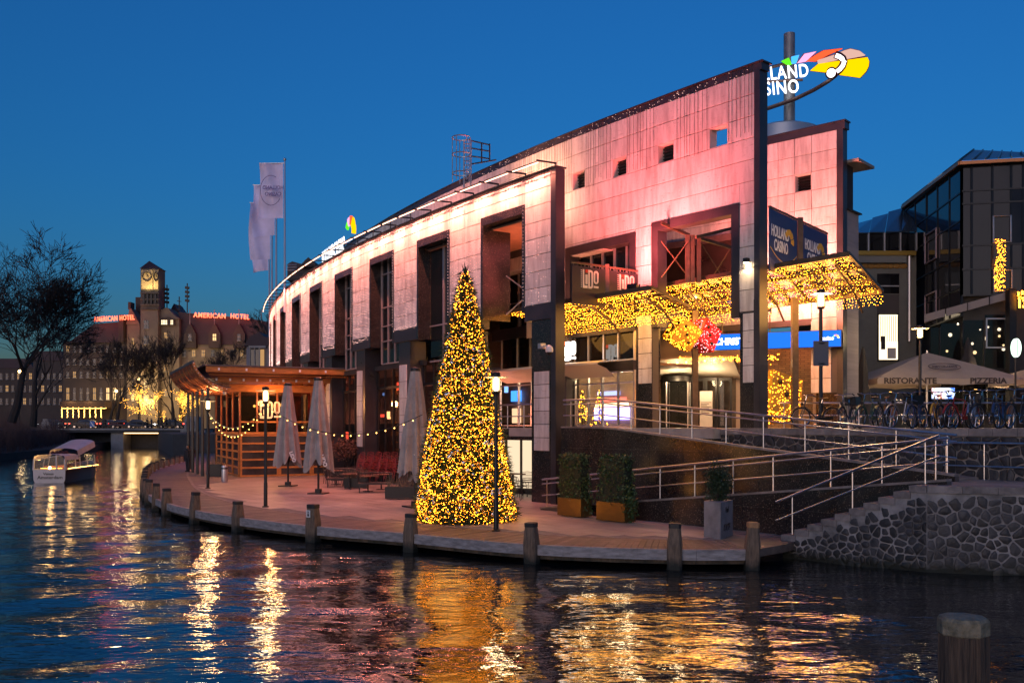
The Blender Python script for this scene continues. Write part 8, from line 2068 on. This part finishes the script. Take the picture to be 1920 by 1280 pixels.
bare_tree(at(62, 800, 118), 23, 52, 'second dark bare tree behind the leaning one on the left bank', (.05, 0), 7, .6, .02, first=.25, rmin=.036)
bare_tree(at(-40, 800, 86), 18, 33, 'bare tree half outside the left picture edge', (.10, 0), 7, .55, .018, rmin=.018)
for k, (px, D, H, s_) in enumerate(((205, 168, 21, 3), (222, 165, 20, 9), (322, 172, 22, 14), (432, 172, 19, 27), (505, 130, 21, 41))):
    bare_tree(at(px, 804, D), H, s_, ['bare tree before the hotel left wing, nearest the awning', 'bare tree just left of the clock tower', 'broad bare tree right of the clock tower', 'bare tree before the hotel right wing', 'thin bare tree top behind the flagpoles'][k], (R_.uniform(-.05, .05), 0), 7, .42, .016, first=.24, rmin=.036)
GLIT = emis('golden_tree_bulb', (1, .42, .05), 4)
for k, (px, H, s_) in enumerate(((308, 8.6, 5), (338, 6.6, 8))):
    t, tips = bare_tree(at(px, 802, 158), H, s_, ['tree wrapped in golden lights at the bridge end, left and taller', 'tree wrapped in golden lights at the bridge end beside the pylon'][k], (0, 0), 4, .7, .02, grp='lit trees', first=.34, lightm=GLIT)
    P = []; rs = random.Random(s_)
    for p in tips:
        for q in range(2): P.append((p.x + rs.gauss(0, .16), p.y - .1 + rs.gauss(0, .16), p.z + rs.gauss(0, .16)))
    b0_ = at(px, 802, 158)
    for q in range(60): P.append((b0_.x + rs.gauss(0, .12), b0_.y - .2, b0_.z + rs.uniform(0, H * .34)))
    o = part(pts_mesh('bulbs', P, .042, GLIT), 'bulbs', GLIT, t); o['kind'] = 'stuff'
# scrub on the left bank
SCR = mat('winter_scrub', (.07, .038, .036), .9, var=.4, vs=1.5)
def scrub():
    rs = np.random.RandomState(6); m = MB(); rr = random.Random(2)
    for k in range(2600):
        f = rr.random(); y = 72 + 66 * f; xm = -44.5 - (y - 72) * .30 ; x = xm - abs(rr.gauss(0, 3.6)) - .3; h = rr.uniform(.8, 2.6) * (1 + .35 * math.sin(x * .9 + y * .5))
        a = rr.uniform(0, 6.28); z0 = .6 + min(1.6, (xm - x) * .35)
        p = Vector((x, y, z0)); q = p + Vector((math.cos(a) * .6, math.sin(a) * .6, h * .7)); r = q + Vector((rr.gauss(0, .4), rr.gauss(0, .4), h * .5 - .2)); m.tube([p, q, r], [.02, .014, .006], 3, cap=False)
        if k % 2: m.tube([q, q + Vector((rr.gauss(0, .5), rr.gauss(0, .5), rr.uniform(-.2, .5)))], [.012, .005], 3, cap=False)
    o = part(m, 'scrub', SCR); tag(o, 'tangled brown winter scrub along the left bank', 'scrub', kind='stuff')
scrub()
struct(MB().add([(-46, 66, -.3), (-46, 66, .7), (-62, 140, -.3), (-62, 140, .7), (-60, 66, 3.0), (-78, 140, 3.0), (-120, 66, 3.2), (-120, 140, 3.2)], [(0, 1, 3, 2), (1, 4, 5, 3), (4, 6, 7, 5)]), 'bank_slope', mat('bank_soil', (.03, .022, .02), .95, var=.5, vs=.8))

# ---- tour boat
bt = thing('tour_boat', 'small white canal boat with glazed cabin and warm lights seen from the stern', 'boat', (-28.55, 57.6, -.06), math.atan2(1.0, 8.1)); bt.scale = (.95, .95, .93)
BWH = mat('boat_white', (.55, .52, .50), .35, var=.12, vs=2); BDK = mat('boat_dark_hull', (.03, .02, .015), .3)
sec = [(0, 1.0, .95), (1.5, 1.12, .92), (4.5, 1.15, .95), (6.6, .85, 1.08), (8.0, .12, 1.25)]
m = MB(); rows_ = []
for (y, w, h) in sec: rows_.append([(-w, y, h), (-w * .97, y, .25), (-w * .7, y, -.3), (w * .7, y, -.3), (w * .97, y, .25), (w, y, h)])
m.grid(rows_); part(m, 'hull', BDK, bt, True); part(MB().plate([(-1.0, -.01, .95), (-.97, -.01, .25), (-.7, -.01, -.3), (.7, -.01, -.3), (.97, -.01, .25), (1.0, -.01, .95)], .03), 'transom', BWH, bt)
part(MB().add([(-w, y, h) for y, w, h in sec] + [(w, y, h) for y, w, h in sec], [(i, i + 5, i + 6, i + 1) for i in range(4)]), 'deck', WOODG, bt)
part(MB().tube([(-w - .02, y, h) for y, w, h in sec], .04, 5).tube([(w + .02, y, h) for y, w, h in sec], .04, 5), 'gunwale', BWH, bt)
def arch(y, w, z0, z1, n=9): return [(w * math.cos(math.pi - math.pi * k / (n - 1)) if 0 < k < n - 1 else (-w if k == 0 else w), y, z0 + (z1 - z0) * math.sin(math.pi * k / (n - 1)) ** .35) for k in range(n)]
part(MB().grid([[(x, y, z + .0) for x, y, z in arch(yy, 1.0, 1.55, 1.95)] for yy in (-.02, 2.6, 2.65)]), 'stern_roof', BWH, bt, True)
part(MB().grid([[(x * .95, y, z + (yy - 2.6) * .16) for x, y, z in arch(yy, 1.0, 1.75, 2.3)] for yy in (2.6, 4, 5.8, 6.2)]), 'cabin_roof', BWH, bt, True)
BGL = glass('boat_glass', (.8, .78, .75), rough=.02)
part(MB().plate([(-.98, .02, .95), (.98, .02, .95), (.95, .02, 1.6), (.7, .02, 1.88), (-.7, .02, 1.88), (-.95, .02, 1.6)], .02), 'stern_window', BGL, bt)
for x in (-.98, .98, .45): part(MB().beam((x, 0, .95), (x * .97, 0, 1.62 if abs(x) > .5 else 1.9), .10, .08), 'stern_post', BWH, bt)
part(MB().beam((-.98, 0, 1.62), (.98, 0, 1.9), .02, .02), 'wiper', BWH, bt)
for s_ in (-1, 1):
    part(MB().plate([(s_ * 1.02, .1, .98), (s_ * 1.08, 5.8, .98), (s_ * .95, 6.0, 1.75), (s_ * .98, .1, 1.55)], .02), 'side_window', BGL, bt)
    for y in (.1, 1.8, 2.7, 4.2, 5.8): part(MB().beam((s_ * 1.05, y, .95), (s_ * .97, y + .12, 1.75), .05, .06), 'window_post', BWH, bt)
put_text(bt, 'Amsterdam', face_matrix((.05, -.035, .42), (1, 0, 0), (0, 0, 1)), .30, BLACK, .01, .004, 1.1, 'boat_name'); put_text(bt, 'Venus', face_matrix((-.05, -.035, .66), (1, 0, 0), (0, 0, 1)), .24, BLACK, .01, .004, 1.1, 'boat_name')
P = [(-1.07 if False else 1.09, y, 1.0) for y in np.linspace(.3, 6.4, 70)] + [(x, .2, 1.02) for x in np.linspace(-.6, .7, 24)]
o = part(pts_mesh('bulbs', P, .025, WARMB2), 'bulbs', WARMB2, bt); o['kind'] = 'stuff'
part(MB().ball((-.1, .35, 1.05), .09, 8, 6), 'stern_lamp', emis('stern_lamp', (1, .65, .25), 30, False), bt, True)
part(MB().box(-.7, .7, 1.0, 1.5, .7, 1.15).box(-.7, -.3, 2.5, 5, .7, 1.1).box(.3, .7, 2.5, 5, .7, 1.1), 'seats', mat('boat_seat', (.3, .1, .04), .6), bt)
for y in (.5, 3.5):
    l = bpy.data.lights.new('boat_lamp', 'POINT'); l.energy = 14; l.color = (1, .55, .2); l.shadow_soft_size = .15; lo = bpy.data.objects.new('boat_lamp', l); COL.objects.link(lo); lo.parent = bt; lo.location = (0, y, 1.45)
m = MB(); rr = random.Random(5)
for k in range(14): m.ball((rr.uniform(-.6, .3), rr.uniform(2.0, 2.5), 2.0), rr.uniform(.08, .14), 7, 5)
part(m, 'roof_flowers', mat('roof_flowers', (.06, .02, .025), .9), bt, True, kind='stuff')

# ---- near mooring post
p = at(1806, 1155, 6.05)
np_ = thing('near_mooring_post', 'thick weathered mooring post with mossy pale cap in the near water', 'mooring post', (p.x, p.y, 0))
m = MB(); rows_ = []; H = p.z
for z, r in ((-1.5, .155), (.5, .152), (H - .3, .148), (H - .11, .147)):
    rows_.append([(math.cos(a) * (r + .006 * math.sin(9 * a) + .004 * math.sin(23 * a + z)), math.sin(a) * (r + .006 * math.sin(9 * a) + .004 * math.sin(23 * a)), z) for a in np.linspace(0, 2 * math.pi, 49)])
m.grid(rows_); part(m, 'shaft', mat('near_post_wood', (.15, .10, .065), .8, var=.6, vs=7, bump=.9, bs=16, stretch=(6, 6, .35), col2=(.035, .024, .018)), np_, True)
capm = mat('mossy_cap', (.30, .255, .17), .85, var=.5, vs=16, bump=.7, bs=45, col2=(.13, .115, .07))
m = MB(); n = 8; rr = random.Random(1)
ring = lambda r, z: [(math.cos(a) * r, math.sin(a) * r, z) for a in [k * math.pi / 4 + .25 for k in range(8)]]
rs_ = [ring(.150, H - .115), ring(.158, H - .105), ring(.156, H - .02), ring(.142, H), ring(.06, H + .012)]
for a, b in zip(rs_[:-1], rs_[1:]): m.add(a + b, [(j, (j + 1) % 8, 8 + (j + 1) % 8, 8 + j) for j in range(8)])
m.add(rs_[-1], [tuple(range(8))]); m.add(rs_[0], [tuple(range(7, -1, -1))]); part(m, 'cap', capm, np_)
